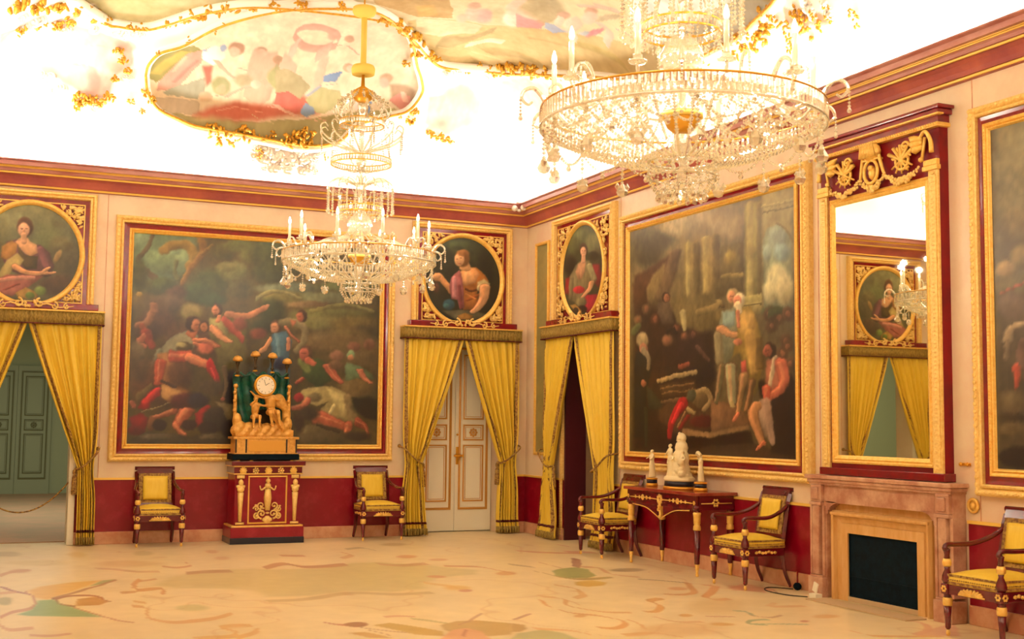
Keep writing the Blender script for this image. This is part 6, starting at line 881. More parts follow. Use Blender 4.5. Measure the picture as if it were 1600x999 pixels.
def fuse(name, bm, m, parent, vox, disp=True):
    o = obj(name, bm, m, parent, True)
    r = o.modifiers.new('fuse', 'REMESH'); r.mode = 'VOXEL'; r.voxel_size = vox; r.use_smooth_shade = True
    s_ = o.modifiers.new('soft', 'SMOOTH'); s_.factor = .6; s_.iterations = 2
    return o

def stand(t, r, z0=0.):
    b = B(); lathe(b, [(0, 0), (r*1.05, 0), (r*1.08, .012), (r*1.0, .03), (r*.95, .035)], (0, 0, z0), 28); lathe(b, [(r*.95, .072), (r*1.02, .078), (r*1.0, .088), (r*.9, .092), (0, .092)], (0, 0, z0), 28); obj('gilt_rim', b, M['bowl'], t, True)
    b = B(); lathe(b, [(r*.94, .033), (r*.94, .074)], (0, 0, z0), 28); obj('blue_drum', b, M['navy'], t, True)
ZT_ = .828
t = thing('figurine', 'white porcelain figurine raising one hand, left of the central group on the console', 'figurine', (-.25, -3.86, ZT_), R2, 'white porcelain sculptures on the console')
stand(t, .062); b = B(); person(b, (0, 0, .09), .30, arms=[(-1, (-.46, -.12, 1.18)), (1, (.10, -.22, 1.15))]); fuse('figure', b, M['porc'], t, .0055)
t = thing('figurine', 'white porcelain figurine with arm over its head, right of the central group on the console', 'figurine', (-.25, -4.83, ZT_), R2, 'white porcelain sculptures on the console')
stand(t, .068); b = B(); person(b, (0, 0, .09), .27, (.02, 0), arms=[(-1, (-.20, -.1, 1.75)), (1, (.16, -.16, 1.66))]); limb(b, [(-.035, -.02, .37), (0, -.03, .39), (.035, -.02, .36)], .02, .02); fuse('figure', b, M['porc'], t, .0055)
t = thing('porcelain_group', 'large white porcelain figure group on a blue banded oval base, centre of the console', 'sculpture', (-.25, -4.42, ZT_), R2, 'white porcelain sculptures on the console')
b = B(); lathe(b, [(0, 0), (.21, 0), (.215, .015), (.20, .03)], (0, 0, 0), 36, 1, .72); obj('gilt_rim', b, M['bowl'], t, True)
b = B(); lathe(b, [(.195, .03), (.19, .085)], (0, 0, 0), 36, 1, .72); obj('blue_drum', b, M['navy'], t, True)
b = B(); lathe(b, [(0, .08), (.195, .083), (.205, .10), (.19, .13), (.0, .15)], (0, 0, 0), 36, 1, .72)
for k in range(12):
    a = k*PI/6; ball(b, (.13*math.cos(a), .08*math.sin(a), .14), .05, 1)
ball(b, (0, 0, .20), .13, 2, (1.15, .8, 1.1)); ball(b, (.03, 0, .32), .10, 2, (1.2, .8, 1.1)); ball(b, (.03, .01, .43), .075, 2, (1.05, .9, 1.2)); ball(b, (.03, .01, .53), .055, 2, (1.1, .9, 1.1))
person(b, (.035, -.02, .37), .22, arms=[(-1, (-.05, -.25, 1.0)), (1, (.12, -.25, 1.1))], robe=True)
person(b, (-.13, -.03, .15), .31, arms=[(-1, (-.42, -.15, .95)), (1, (.25, -.15, 1.25))]); person(b, (.13, -.04, .13), .27, arms=[(-1, (-.2, -.2, .9)), (1, (.35, -.1, 1.1))])
person(b, (.0, -.10, .13), .25, arms=[(-1, (-.2, -.2, .9)), (1, (.2, -.2, 1.2))], yaw=.3); person(b, (-.06, .04, .22), .26, arms=[(1, (.3, 0, 1.2))])
for k in range(16): ball(b, (random.uniform(-.14, .16), -.07, random.uniform(.14, .34)), random.uniform(.025, .045), 1)
fuse('figures', b, M['porc'], t, .007)

# ------------------------------------------------------------------ pedestal and clock
PX = -3.695
t = thing('clock_pedestal', 'red and gilt square pedestal under the mantel clock', 'pedestal', (PX, -.29, 0))
b = B(); box(b, -.455, .455, -.24, .25, 0, .075, .004); obj('black_plinth', b, M['navy'], t)
b = B(); box(b, -.45, .45, -.235, .25, .075, .20, .004); obj('base', b, M['dado'], t)
b = B(); box(b, -.44, .44, -.23, .25, .20, .222, .006); obj('gilt_moulding', b, M['gold'], t)
b = B(); box(b, -.40, .40, -.19, .25, .222, .84); body = obj('body', b, M['dado'], t)
b = B()
rectsweep(b, -.24, .24, .24, .82, [(0, 0), (0, .008), (.01, .012), (.018, .0)], -.19)
obj('panel_fillet', b, M['goldflat'], body)
b = B(); box(b, -.42, .42, -.21, .25, .84, .93, .003); obj('frieze', b, M['mahog'], t)
for x in (-.31, 0, .31):
    b = B(); ball(b, (x, -.212, .885), .036, 2, (1, .4, 1))
    for k in range(10): ball(b, (x+.036*math.cos(k*.628), -.212, .885+.036*math.sin(k*.628)), .012, 1)
    obj('medallion', b, M['gold'], t, True)
for x in (-.155, .155):
    b = B()
    for k in range(7): ball(b, (x+.03*math.cos(k*.9), -.212, .885+.03*math.sin(k*.9)), .013, 1, (1, .5, 1))
    ball(b, (x, -.212, .885), .018, 1, (1, .6, 1))
    obj('rosette', b, M['goldcarve'], t, True)
b = B(); box(b, -.43, .43, -.22, .25, .93, .945); box(b, -.425, .425, -.215, .25, .838, .852); obj('gilt_moulding', b, M['gold'], t)
b = B(); box(b, -.455, .455, -.24, .18, .945, 1.0, .006); obj('top', b, M['mahog'], t)
for s_ in (-1, 1):   # gilt terms at the corners
    b = B(); x = s_*.335
    box(b, x-.05, x+.05, -.215, -.19, .235, .26); tube(b, [(x, -.205, .27), (x, -.205, .45), (x, -.21, .62)], [.02, .028, .04], 6)
    ball(b, (x, -.215, .66), .045, 2, (1, .6, 1)); ball(b, (x, -.22, .74), .035, 2, (.9, .8, 1.2)); limb(b, [(x-.05, -.21, .69), (x, -.21, .70), (x+.05, -.21, .69)], .018, .018); box(b, x-.045, x+.045, -.215, -.19, .79, .83)
    obj('corner_figure', b, M['goldcarve'], t, True)
b = B()   # candelabrum arabesque
for z, r_ in ((.26, .03), (.29, .05), (.32, .025), (.37, .02)): ball(b, (0, -.2, z), r_, 2, (1.3, .4, .7))
for s_ in (-1, 1):
    scroll(b, s_*.07, .36, .06, -PI/2, 1.2, -.2, .014, s_); scroll(b, s_*.13, .33, .04, PI/2, 1.1, -.2, .012, -s_); scroll(b, s_*.08, .46, .05, -PI/2, 1.1, -.2, .012, s_)
    scroll(b, s_*.14, .42, .035, PI, 1.1, -.2, .01, s_)
    limb(b, [(s_*.03, -.2, .68), (s_*.08, -.2, .65), (s_*.10, -.2, .70)], .012, .008)
    for k in range(6): ball(b, (s_*random.uniform(.03, .16), -.2, random.uniform(.3, .5)), .016, 1, (1.3, .6, .8))
tube(b, [(0, -.2, .4), (0, -.2, .55), (0, -.2, .66)], [.03, .05, .035], 8); ball(b, (0, -.2, .70), .04, 2, (1, .6, 1)); ball(b, (0, -.205, .76), .03, 2); ball(b, (0, -.2, .80), .014, 1)
obj('gilt_mount', b, M['goldcarve'], t, True)

t = thing('mantel_clock', 'gilt figural clock with green drapery and white dial on the pedestal', 'clock', (PX, -.29, 1.0))
b = B(); box(b, -.44, .385, -.19, .17, .012, .085, .01); obj('black_plinth', b, M['black'], t)
b = B()
for x in (-.36, -.2, .3): box(b, x-.02, x+.02, -.15, .1, 0, .014)
obj('foot', b, M['bowl'], t)
b = B(); box(b, -.42, .365, -.18, .165, .085, .10, .003); box(b, -.40, .35, -.17, .16, .10, .265); box(b, -.435, .38, -.18, .17, .265, .295, .006)
bx = obj('gilt_case', b, M['ormolu'], t)
b = B(); box(b, -.25, .20, -.178, -.168, .118, .25, .003); obj('case_panel', b, mat('gilt_panel', lin('e8b050'), .3, .4), bx)
for x in (-.40, -.275, .225, .345):
    b = B(); box(b, x-.008, x+.008, -.182, -.17, .10, .265); obj('case_line', b, M['dark'], bx)
# green drapery
b = B(); R = []; nx, nz_ = 60, 26
for j in range(nz_+1):
    f = j/nz_; row = []
    for i in range(nx+1):
        u = i/nx*2-1
        top = 1.08+.03*math.cos(u*PI*4)-.03*abs(u); bot = .44+.25*(1-min(1, abs(u)*1.35))-.05*math.cos(u*9)
        z = top+(bot-top)*f; sw = .020*math.sin(u*22+f*5*(1 if u > 0 else -1))+.02*math.sin(f*16+abs(u)*6)*(1-f*.5)
        x = u*(.335-.06*f*(1-abs(u))+.02*math.sin(f*5))-.05
        row.append(b.verts.new((x, .02+sw*.8+.05*abs(u), z)))
    R.append(row)
for j in range(nz_):
    for i in range(nx): b.faces.new((R[j][i], R[j][i+1], R[j+1][i+1], R[j+1][i]))
o = obj('drapery', b, M['green'], t, True); md = o.modifiers.new('thick', 'SOLIDIFY'); md.thickness = .03; md.offset = 1
b = B()
for k in range(5):
    u = -1+k*.5
    P = [(u*.30-.05+dx*.14, -.02, 1.09-.045*math.cos(dx*PI)) for dx in np.linspace(-.5, .5, 7)]
    if k < 4: tube(b, [(p[0]+.075, p[1]-.01, p[2]) for p in P], .012, 6)
obj('swag', b, M['green'], t, True)
for s_ in (-1, 1):
    b = B(); x = s_*.335-.055; tube(b, [(x, 0, .30), (x, 0, .50), (x, 0, .72), (x, 0, .93)], [.030, .022, .024, .016], 8); ball(b, (x, -.01, .92), .030, 2)
    for z in (.36, .5, .62, .74, .84): ball(b, (x-.01, -.02, z), .026, 1, (1, .8, 1.2))
    obj('gilt_post', b, M['ormolu'], t, True)
# dial
b = B(); P = [(-.045+.125*math.cos(a), -.10, .93+.125*math.sin(a)) for a in np.linspace(0, 2*PI, 41)[:-1]]; tube(b, P, .012, 8, closed=True); 
M_ = Matrix.Translation((-.045, -.05, .93)) @ Matrix.Rotation(PI/2, 4, 'X')
bmesh.ops.create_cone(b, segments=40, radius1=.13, radius2=.13, depth=.12, cap_ends=True, matrix=M_)
bez = obj('dial_bezel', b, M['bowl'], t, True)
b = B(); bmesh.ops.create_cone(b, segments=40, radius1=.112, radius2=.108, depth=.012, cap_ends=True, matrix=Matrix.Translation((-.045, -.116, .93)) @ Matrix.Rotation(PI/2, 4, 'X')); dl = obj('dial', b, M['dialw'], t)
b = B()
for k in range(12):
    a = k*PI/6; x, z = -.045+.09*math.sin(a), .93+.09*math.cos(a)
    tube(b, [(x-.010*math.sin(a), -.1235, z-.010*math.cos(a)), (x+.010*math.sin(a), -.1235, z+.010*math.cos(a))], .0025, 4)
tube(b, [(-.045, -.124, .93), (0, -.124, .96)], .003, 4); tube(b, [(-.045, -.124, .93), (-.065, -.124, 1.0)], .0025, 4)
obj('dial_hand', b, mat('dial_black', lin('6c5c48'), .6), dl)
# gilt figures on a rocky base
b = B()
for k in range(18):
    x = -.37+.62*k/17; ball(b, (x, -.05, .35+.05*math.sin(k*2.1)+.07*abs(x+.05)), .085, 2, (1, 1.0, .9))
ball(b, (-.37, -.04, .49), .06, 2, (1, 1, 1.7)); ball(b, (.26, -.04, .45), .06, 2, (1, 1, 1.7)); box(b, -.40, .32, -.12, .06, .295, .38)
person(b, (-.16, -.06, .40), .52, (.03, 0), arms=[(-1, (.02, -.25, 1.2)), (1, (.50, -.15, .98))], seated=True)
person(b, (.08, -.06, .42), .66, (-.16, 0), arms=[(-1, (-.60, -.1, 1.12)), (1, (.25, -.2, .8))], seated=True)
limb(b, [(.02, -.10, .62), (.10, -.12, .52), (.20, -.13, .38)], .055, .03)
for k in range(9): limb(b, [(.06, -.02, .74), (.16+k*.014, 0, .80-k*.025), (.24-k*.004, 0, .70-k*.045)], .045, .03)
fuse('gilt_figures', b, M['ormolu'], t, .010)
# four torch lamps
for x, z, y in ((-.375, 1.175, 0), (-.155, 1.24, .0), (.06, 1.225, 0), (.245, 1.16, 0)):
    b = B(); lathe(b, [(.0, -.12), (.012, -.12), (.010, -.10), (.03, -.085), (.012, -.07), (.014, -.02), (.03, .03), (.026, .045)], (x, y, z), 12); c = obj('candle_branch', b, mat('dark_bronze', lin('4c3c20'), .4, .3), t, True)
    b = B(); lathe(b, [(.02, .045), (.062, .055), (.06, .08), (.04, .11), (0, .125)], (x, y, z), 16); obj('flame_cup', b, M['ormolu'], c, True)
    b = B(); lathe(b, [(0, -.14), (.032, -.135), (.03, -.12), (0, -.115)], (x, y, z), 12); obj('drip_pan', b, M['bowl'], c, True)

# ------------------------------------------------------------------ fireplace
FY = -7.345
t = thing('fireplace', 'pinkish veined marble fireplace with black fireback under the tall mirror', 'fireplace', (0, FY, 0), R2)
b = B(); box(b, -.90, .90, -.19, 0, 1.035, 1.07, .006); box(b, -.885, .885, -.175, 0, 1.005, 1.035, .01); box(b, -.87, .87, -.16, 0, .985, 1.005); obj('mantel_shelf', b, M['stone'], t)
b = B()   # body with arched upper corners
o_ = .665; box(b, -.86, -o_, -.13, 0, 0, .985); box(b, o_, .86, -.13, 0, 0, .985); box(b, -o_, o_, -.13, 0, .83, .985)
for s_ in (-1, 1):
    n = 8
    for k in range(n):
        x0 = o_-.15*k/n; x1 = o_-.15*(k+1)/n; dz = .15*(1-math.sqrt(max(0, 1-((n-k-.5)/n)**2)))
        box(b, s_*x0, s_*x1, -.13, 0, .83-dz, .84)
bmesh.ops.bisect_plane(b, geom=b.verts[:]+b.edges[:]+b.faces[:], plane_co=(0, 0, 0), plane_no=(0, 0, -1), clear_outer=True)
obj('marble_body', b, M['stone'], t)
for s_ in (-1, 1):
    b = B(); x = s_*.775
    box(b, x-.10, x+.10, -.175, -.02, 0, .17, .006); box(b, x-.085, x+.085, -.165, -.03, .17, .19, .006)
    box(b, x-.045, x+.045, -.17, -.02, .19, .80, .012); box(b, x-.10, x-.07, -.15, -.02, .19, .80, .006); box(b, x+.07, x+.10, -.15, -.02, .19, .80, .006); box(b, x-.08, x+.08, -.175, -.03, .80, .83, .008)
    box(b, x-.075, x+.075, -.165, -.02, .83, .985, .01); box(b, x-.045, x+.045, -.18, -.16, .85, .96, .014)
    obj('pilaster', b, M['stone'], t)
b = B(); rectsweep(b, -.61, .61, -.3, .765, [(0, 0), (0, .11), (.015, .14), (.04, .135), (.05, .10), (.075, .095), (.10, .085), (.105, .10), (.15, .10), (.185, .10), (.185, .03)]); box(b, -.665, .665, -.06, 0, .0, .84)
bmesh.ops.bisect_plane(b, geom=b.verts[:]+b.edges[:]+b.faces[:], plane_co=(0, 0, .0), plane_no=(0, 0, -1), clear_outer=True)
box(b, -.60, .60, -.15, -.02, .73, .755, .006)
obj('stone_surround', b, M['sand'], t)
b = B(); box(b, -.43, .43, -.075, -.061, .04, .58); rectsweep(b, -.43, .43, .04, .58, [(0, .06), (0, .085), (.012, .085), (.012, .06)]); box(b, -.43, .43, -.082, -.07, .20, .215); obj('fireback', b, M['black'], t)
b = B(); box(b, -.43, .43, -.10, 0, 0, .04, .003); obj('sill', b, M['gray'], t)
t = thing('hearth_slab', 'dull grey-brown hearth slab on the floor before the fireplace', 'hearth', (0, FY, 0), R2)
b = B(); box(b, -.62, .62, -.40, -.19, 0, .012, .003); obj('slab', b, M['gray'], t)
# small things by the hearth
t = thing('junction_box', 'small white box with an upright card on the floor at the fireplace corner', 'box', (-.27, -6.70, 0), R2)
b = B(); box(b, -.05, .05, -.04, .03, 0, .045, .006); obj('box', b, M['cloth'], t)
b = B(); box(b, -.06, .0, .0, .012, .045, .13, .003); bmesh.ops.rotate(b, verts=b.verts, cent=(0, 0, .045), matrix=Matrix.Rotation(.35, 3, 'Y')); obj('card', b, M['cloth'], t)
t = thing('floor_weight', 'small black weight on the floor between the armchair and the fireplace', 'weight', (-.09, -6.20, 0), R2)
b = B(); ball(b, (0, 0, .035), .045, 2, (1, .8, .8)); obj('weight', b, M['black'], t, True)
b = B(); tube(b, [(0, 0, .05), (0, 0, .17)], .01, 6); obj('stem', b, M['band'], t)
cb = B(); tube(cb, catmull([(-.10, -6.15, .006), (-.25, -5.98, .006), (-.40, -6.15, .006), (-.40, -6.45, .006), (-.30, -6.62, .006)], 6), .005, 5); o = obj('power_cable', cb, M['dark'], None, True); tag(o, 'thin dark cable looping over the floor to the white box', 'cable')
t = thing('wall_boss', 'small round gilt rosette on the wall between the fireplace and the armchair', 'rosette', (0, -8.30, .905), R2)
b = B(); ball(b, (0, -.02, 0), .028, 2, (1, .7, 1)); P = [(.05*math.cos(a), -.02, .05*math.sin(a)) for a in np.linspace(0, 2*PI, 17)[:-1]]; tube(b, P, .012, 6, closed=True); box(b, -.04, .04, -.015, 0, -.04, .04, .01); obj('boss', b, M['gold'], t, True)
t = thing('wall_hook', 'small dark metal double hook on the wall above the gilt rosette', 'hook', (0, -8.22, 1.217), R2)
b = B(); box(b, -.05, .05, -.012, 0, -.012, .012, .003)
for x in (-.035, .035): ball(b, (x, -.025, 0), .018, 1); tube(b, [(x, 0, 0), (x, -.025, 0)], .007, 6)
obj('hook', b, M['bowl'], t)

# ------------------------------------------------------------------ pier mirror
t = thing('pier_mirror', 'tall red and gilt mirror with trophy cresting above the fireplace', 'mirror', (0, -7.345, 1.075), R2)
Z0 = 1.075
def zz(z): return z-Z0
b = B(); box(b, -.745, .745, -.09, 0, 0, zz(3.94)); obj('backboard', b, mat('red_stained_board', lin('8c1018'), .4, spec=.3, col2=lin('741420'), scale=5), t)
b = B(); box(b, -.765, .765, -.125, 0, 0, .065, .006); obj('ledge', b, M['band'], t)
gx0, gx1 = -.525, .565
b = B(); rectsweep(b, gx0-.085, gx1+.085, zz(1.18), zz(3.52), [(0, .08), (0, .105), (.015, .112), (.03, .102), (.04, .112), (.055, .106), (.07, .095), (.07, .08)])
for k in range(60):
    z = zz(1.2)+2.28*k/59
    for x in (gx0-.068, gx1+.068): ball(b, (x, -.11, z), .009, 0)
obj('inner_frame', b, M['gold'], t)
b = B(); box(b, gx0-.03, gx1+.03, -.094, -.089, zz(1.235), zz(3.465)); obj('glass', b, M['mirror'], t)
for s_ in (-1, 1):
    b = B(); x = s_*.69; box(b, x-.052, x+.052, -.112, -.09, .065, zz(3.56)); box(b, x-.035, x+.035, -.122, -.112, .10, zz(3.52), .004)
    for k in range(70): ball(b, (x, -.12, .10+2.36*k/69), .022, 0, (1.2, .4, .6))
    obj('pilaster', b, M['goldcarve'], t)
    b = B(); x = s_*.675; box(b, x-.085, x+.085, -.135, -.09, zz(3.56), zz(3.60), .008); box(b, x-.075, x+.075, -.13, -.09, zz(3.60), zz(3.65), .008)
    obj('capital', b, M['gold'], t)
b = B(); box(b, -.765, .765, -.12, 0, zz(3.94), zz(4.0)); box(b, -.80, .80, -.15, 0, zz(4.0), zz(4.045), .008); box(b, -.825, .825, -.17, 0, zz(4.045), zz(4.075), .008); obj('cornice', b, M['band'], t)
b = B(); box(b, -.78, .78, -.14, 0, zz(3.905), zz(3.94), .008)
for k in range(56): ball(b, (-.76+1.52*k/55, -.14, zz(3.922)), .014, 0)
box(b, -.81, .81, -.157, -.1, zz(3.995), zz(4.008)); obj('cornice_moulding', b, M['gold'], t)
b = B()   # crowned central medallion
ball(b, (0, -.14, zz(3.84)), .115, 2, (.9, .55, .75)); 
for k in range(9): tube(b, [(-.09+.18*k/8, -.19, zz(3.79)), (-.075+.15*k/8, -.20, zz(3.90))], [.014, .006], 5)
P = [(.085*math.cos(a), -.15, zz(3.67)+.10*math.sin(a)) for a in np.linspace(0, 2*PI, 25)[:-1]]; tube(b, P, .016, 6, closed=True); ball(b, (0, -.13, zz(3.66)), .045, 2, (.9, .8, 1.4)); ball(b, (0, -.15, zz(3.70)), .028, 2); box(b, -.10, .10, -.16, -.1, zz(3.765), zz(3.785), .005)
for s_ in (-1, 1): tube(b, catmull([(s_*.10, -.15, zz(3.8)), (s_*.14, -.14, zz(3.66)), (s_*.16, -.13, zz(3.6))], 5), [.018, .012], 6)
obj('crowned_medallion', b, M['gold'], t, True)
def swag(b, x0, x1, z0, z1, sag, r_=.026):
    n = 16
    for k in range(n+1):
        f = k/n; x = x0+(x1-x0)*f; z = z0+(z1-z0)*f-sag*4*f*(1-f); rr = r_*(.7+.6*math.sin(PI*f))
        for q_ in range(4): ball(b, (x+random.uniform(-1, 1)*rr*.7, -.13-random.random()*.02, z+random.uniform(-1, 1)*rr*.7), rr*.6, 1, (1, .7, 1), (0, random.random()*3, 0))
b = B(); swag(b, -.56, -.15, zz(3.60), zz(3.62), .08); swag(b, -.15, .15, zz(3.62), zz(3.62), .10); swag(b, .15, .56, zz(3.62), zz(3.60), .08); obj('laurel_swag', b, M['goldcarve'], t, True)
for s_ in (-1, 1):   # trophies
    b = B(); x = s_*.36
    P = [(x+.075*math.cos(a), -.13, zz(3.70)+.075*math.sin(a)) for a in np.linspace(0, 2*PI, 21)[:-1]]; tube(b, P, .014, 6, closed=True); ball(b, (x, -.11, zz(3.70)), .03, 2, (1, .5, 1))
    for a in (.5, 1.0, 2.1, 2.6, 1.55): tube(b, [(x-.14*math.cos(a), -.13, zz(3.70)-.11*math.sin(a)), (x+.16*math.cos(a), -.15, zz(3.71)+.12*math.sin(a))], [.008, .018], 6)
    ball(b, (x+.02, -.13, zz(3.80)), .035, 2, (1.2, .6, .7)); ball(b, (x-.03, -.13, zz(3.76)), .025, 1, (1.3, .6, .7)); scroll(b, x+.06, zz(3.80), .05, 0, 1, -.15, .014)
    for k in range(12): ball(b, (x+random.uniform(-.1, .1), -.14, zz(3.70)+random.uniform(-.08, .1)), .02, 1, (1.4, .7, .7), (0, random.random()*3, 0))
    obj('trophy', b, M['gold'], t, True)
    b = B(); x = s_*.60   # corner bird-like leaf with tassel cords
    for dx, dz, L_, a in ((-.02, .14, .16, 2.7), (-.04, .10, .15, 3.0), (-.05, .06, .12, 3.5)):
        tube(b, [(x, -.13, zz(3.72)+dz*.8), (x+s_*.6*L_*math.cos(a), -.15, zz(3.72)+dz*.7+.3*L_*math.sin(a)), (x+s_*L_*math.cos(a), -.14, zz(3.72)+dz*.8+L_*math.sin(a)*.6)], [.02, .036, .006], 6)
    tube(b, catmull([(x-s_*.02, -.14, zz(3.84)), (x+s_*.05, -.15, zz(3.88)), (x+s_*.10, -.14, zz(3.80)), (x+s_*.11, -.14, zz(3.70))], 5), [.014, .022], 6)
    tube(b, [(x+s_*.03, -.13, zz(3.84)), (x-s_*.01, -.13, zz(3.66))], .014, 6); ball(b, (x-s_*.01, -.14, zz(3.66)), .025, 1)
    obj('corner_spray', b, M['gold'], t, True)

# gilded bosses in the cornice corner
t = thing('cornice_ornament', 'pair of small pale bosses on the cornice in the room corner', 'ornament', (-.25, -.25, 4.45))
b = B(); ball(b, (-.06, .02, .01), .045, 2); ball(b, (.05, -.04, .02), .045, 2); ball(b, (0, 0, .09), .03, 1, (2, 1, .5)); ball(b, (0, 0, -.02), .03, 1, (1.2, 1, .8)); obj('boss', b, M['plaster'], t, True)
# ------------------------------------------------------------------ chandeliers
def beads(bm, P, r_, step=.02, kind=0):
    """beads strung along a polyline"""
    P = [Vector(p) for p in P]; acc = 0.; k = 0
    L = [(b_-a).length for a, b_ in zip(P, P[1:])]; T = sum(L); n = max(2, int(T/step))
    for i in range(n+1):
        s_ = T*i/n; j = 0
        while j < len(L)-1 and s_ > L[j]: s_ -= L[j]; j += 1
        p = P[j].lerp(P[j+1], s_/max(L[j], 1e-9)); q_ = 1.25 if i % 4 == 0 else 1.
        octa(bm, p, r_*q_, r_*q_)

def cat_(p0, p1, sag, n=14):
    p0, p1 = Vector(p0), Vector(p1)
    return [p0.lerp(p1, k/n)-Vector((0, 0, sag*4*(k/n)*(1-k/n))) for k in range(n+1)]

def drop(bm, x, z, r_, h):
    lathe(bm, [(0, 0), (r_*.35, -h*.15), (r_, -h*.62), (r_*.7, -h*.9), (0, -h)], (x, 0, z), 6)

def make_chandelier():
    ZB = .46   # root sits at the lowest drop; ring plane is ZB above it
    t = thing('chandelier', 'x', 'chandelier', (0, 0, 0), 0, 'great crystal chandeliers')
    def R(name, bm, m, n, parent=t, smooth=False, ph=0.):
        """the same small part n times round the axis"""
        bmesh.ops.translate(bm, verts=bm.verts, vec=(0, 0, ZB))
        o = obj(name, bm, m, parent, smooth); o.rotation_euler = (0, 0, ph)
        out = [o]
        for k in range(1, n):
            c = o.copy(); COL.objects.link(c); c.parent = parent; c.rotation_euler = (0, 0, ph+2*PI*k/n); out.append(c)
        return out
    one = lambda name, bm, m, smooth=True, parent=t: R(name, bm, m, 1, parent, smooth)[0]
    top = 6.2-3.05
    b = B(); tube(b, [(0, 0, 1.84), (0, 0, top)], .008, 8); lathe(b, [(.10, top-.03), (.06, top-.06), (.02, top-.08)], (0, 0, 0), 16); one('rod', b, M['bowl'])
    b = B(); lathe(b, [(.028, 1.84), (.028, 2.36)], (0, 0, 0), 16); one('rod_sleeve', b, M['sleeve'])
    b = B(); lathe(b, [(.03, 1.875), (.10, 1.86), (.115, 1.83), (.108, 1.775), (.095, 1.77)], (0, 0, 0), 24); one('sleeve_cup', b, M['sleeve'])
    b = B(); lathe(b, [(.028, 2.33), (.10, 2.36), (.115, 2.39), (.11, 2.43), (.03, 2.45)], (0, 0, 0), 24); one('sleeve_cup', b, M['sleeve'])
    b = B(); lathe(b, [(0, 1.50), (.05, 1.505), (.09, 1.535), (.108, 1.585), (.11, 1.60), (.02, 1.66), (.012, 1.78)], (0, 0, 0), 28); one('upper_bowl', b, M['bowl'])
    # glass stem with balusters
    b = B(); lathe(b, [(.012, -.36), (.03, -.30), (.014, -.24), (.035, -.18), (.05, -.12), (.02, -.06), (.02, .12), (.045, .17), (.02, .20), (.02, .46), (.04, .5), (.018, .56), (.03, .64), (.05, .70), (.02, .76), (.02, .84), (.035, .88), (.06, .93), (.02, .97), (.02, 1.2), (.04, 1.26), (.02, 1.32), (.03, 1.42), (.05, 1.48), (.02, 1.52)], (0, 0, 0), 12); one('stem', b, M['crys'])
    b = B(); lathe(b, [(.015, .20), (.06, .215), (.10, .25), (.115, .31), (.11, .35), (.085, .39), (.05, .43), (.015, .445)], (0, 0, 0), 20); one('glass_globe', b, M['crys2'])
    b = B(); lathe(b, [(0, -.075), (.045, -.07), (.075, -.045), (.09, -.01), (.095, .0)], (0, 0, 0), 28); one('lower_bowl', b, M['bowl'])
    b = B(); lathe(b, [(.095, 0), (.108, .005), (.108, .03), (.09, .035)], (0, 0, 0), 28); one('bowl_rim', b, M['goldflat'])
    # rims
    def rim(r_, z, w=.006, m='bowl', name='ring_rim'):
        b = B(); P = [(r_*math.cos(a), r_*math.sin(a), z) for a in np.linspace(0, 2*PI, 73)[:-1]]; tube(b, P, w, 6, closed=True); one(name, b, M[m])
    RR = .72
    rim(RR, .045); rim(RR, -.05, .010, 'crys'); rim(.285, .945); rim(.285, .895); rim(.21, 1.32); rim(.21, 1.27); rim(.20, .49); rim(.20, .44); rim(.165, -.22, .006, 'crys'); rim(.17, -.30, .006, 'crys'); rim(.42, .10, .005, 'crys')
    # faceted band of the main ring: nobody could count the bars
    def band(r_, z0, z1, n, w, name='prism_band'):
        b = B()
        for k in range(n):
            a = 2*PI*k/n; c, s_ = math.cos(a), math.sin(a)
            v = []
            for z in (z0, (z0+z1)/2, z1):
                q_ = .6 if z != (z0+z1)/2 else 1.
                for dr, dt in ((.007*q_, 0), (0, w*q_), (-.007*q_, 0), (0, -w*q_)): v.append(b.verts.new(((r_+dr)*c-dt*s_, (r_+dr)*s_+dt*c, z)))
            for j in (0, 4):
                for i in range(4): b.faces.new((v[j+i], v[j+(i+1) % 4], v[j+4+(i+1) % 4], v[j+4+i]))
            b.faces.new(v[0:4][::-1]); b.faces.new(v[8:12])
        o = one(name, b, M['crys'], False); o['kind'] = 'stuff'
    band(RR, -.045, .04, 150, .011); band(.285, .895, .945, 64, .010); band(.21, 1.27, 1.32, 48, .010); band(.20, .44, .49, 48, .010)
    # arms with candles
    PH = -.29; NA = 10; NP = 16
    b = B(); tube(b, catmull([(.50, 0, .02), (.57, 0, -.02), (.63, 0, .03), (.655, 0, .09), (.655, 0, .115)], 5), [.010, .008], 6)
    lathe(b, [(.008, .105), (.042, .115), (.046, .125), (.02, .13), (.024, .15), (.014, .155)], (.655, 0, 0), 12)
    arms = R('arm', b, M['crys'], NA, smooth=True, ph=PH)
    b = B(); lathe(b, [(.0135, .15), (.0135, .30), (.010, .305)], (.655, 0, 0), 10); bmesh.ops.translate(b, verts=b.verts, vec=(0, 0, ZB)); me = None
    c0 = obj('candle', b, M['candle'], arms[0], True)
    b = B(); lathe(b, [(.008, .305), (.015, .325), (.013, .345), (.004, .372), (0, .378)], (.655, 0, 0), 10); bmesh.ops.translate(b, verts=b.verts, vec=(0, 0, ZB))
    f0 = obj('bulb', b, M['bulb'], arms[0], True)
    for a in arms[1:]:
        for o in (c0, f0):
            c = o.copy(); COL.objects.link(c); c.parent = a
    # outward hooks with small drops
    b = B(); tube(b, catmull([(.70, 0, .03), (.73, 0, .08), (.77, 0, .115), (.815, 0, .10), (.83, 0, .06), (.80, 0, .03), (.775, 0, .045)], 5), [.013, .006], 7)
    beads(b, [(.835, 0, .05), (.835, 0, -.02)], .008, .016); drop(b, .835, -.02, .012, .035)
    R('crystal_hook', b, M['crys'], NA, smooth=False, ph=PH+PI/10)
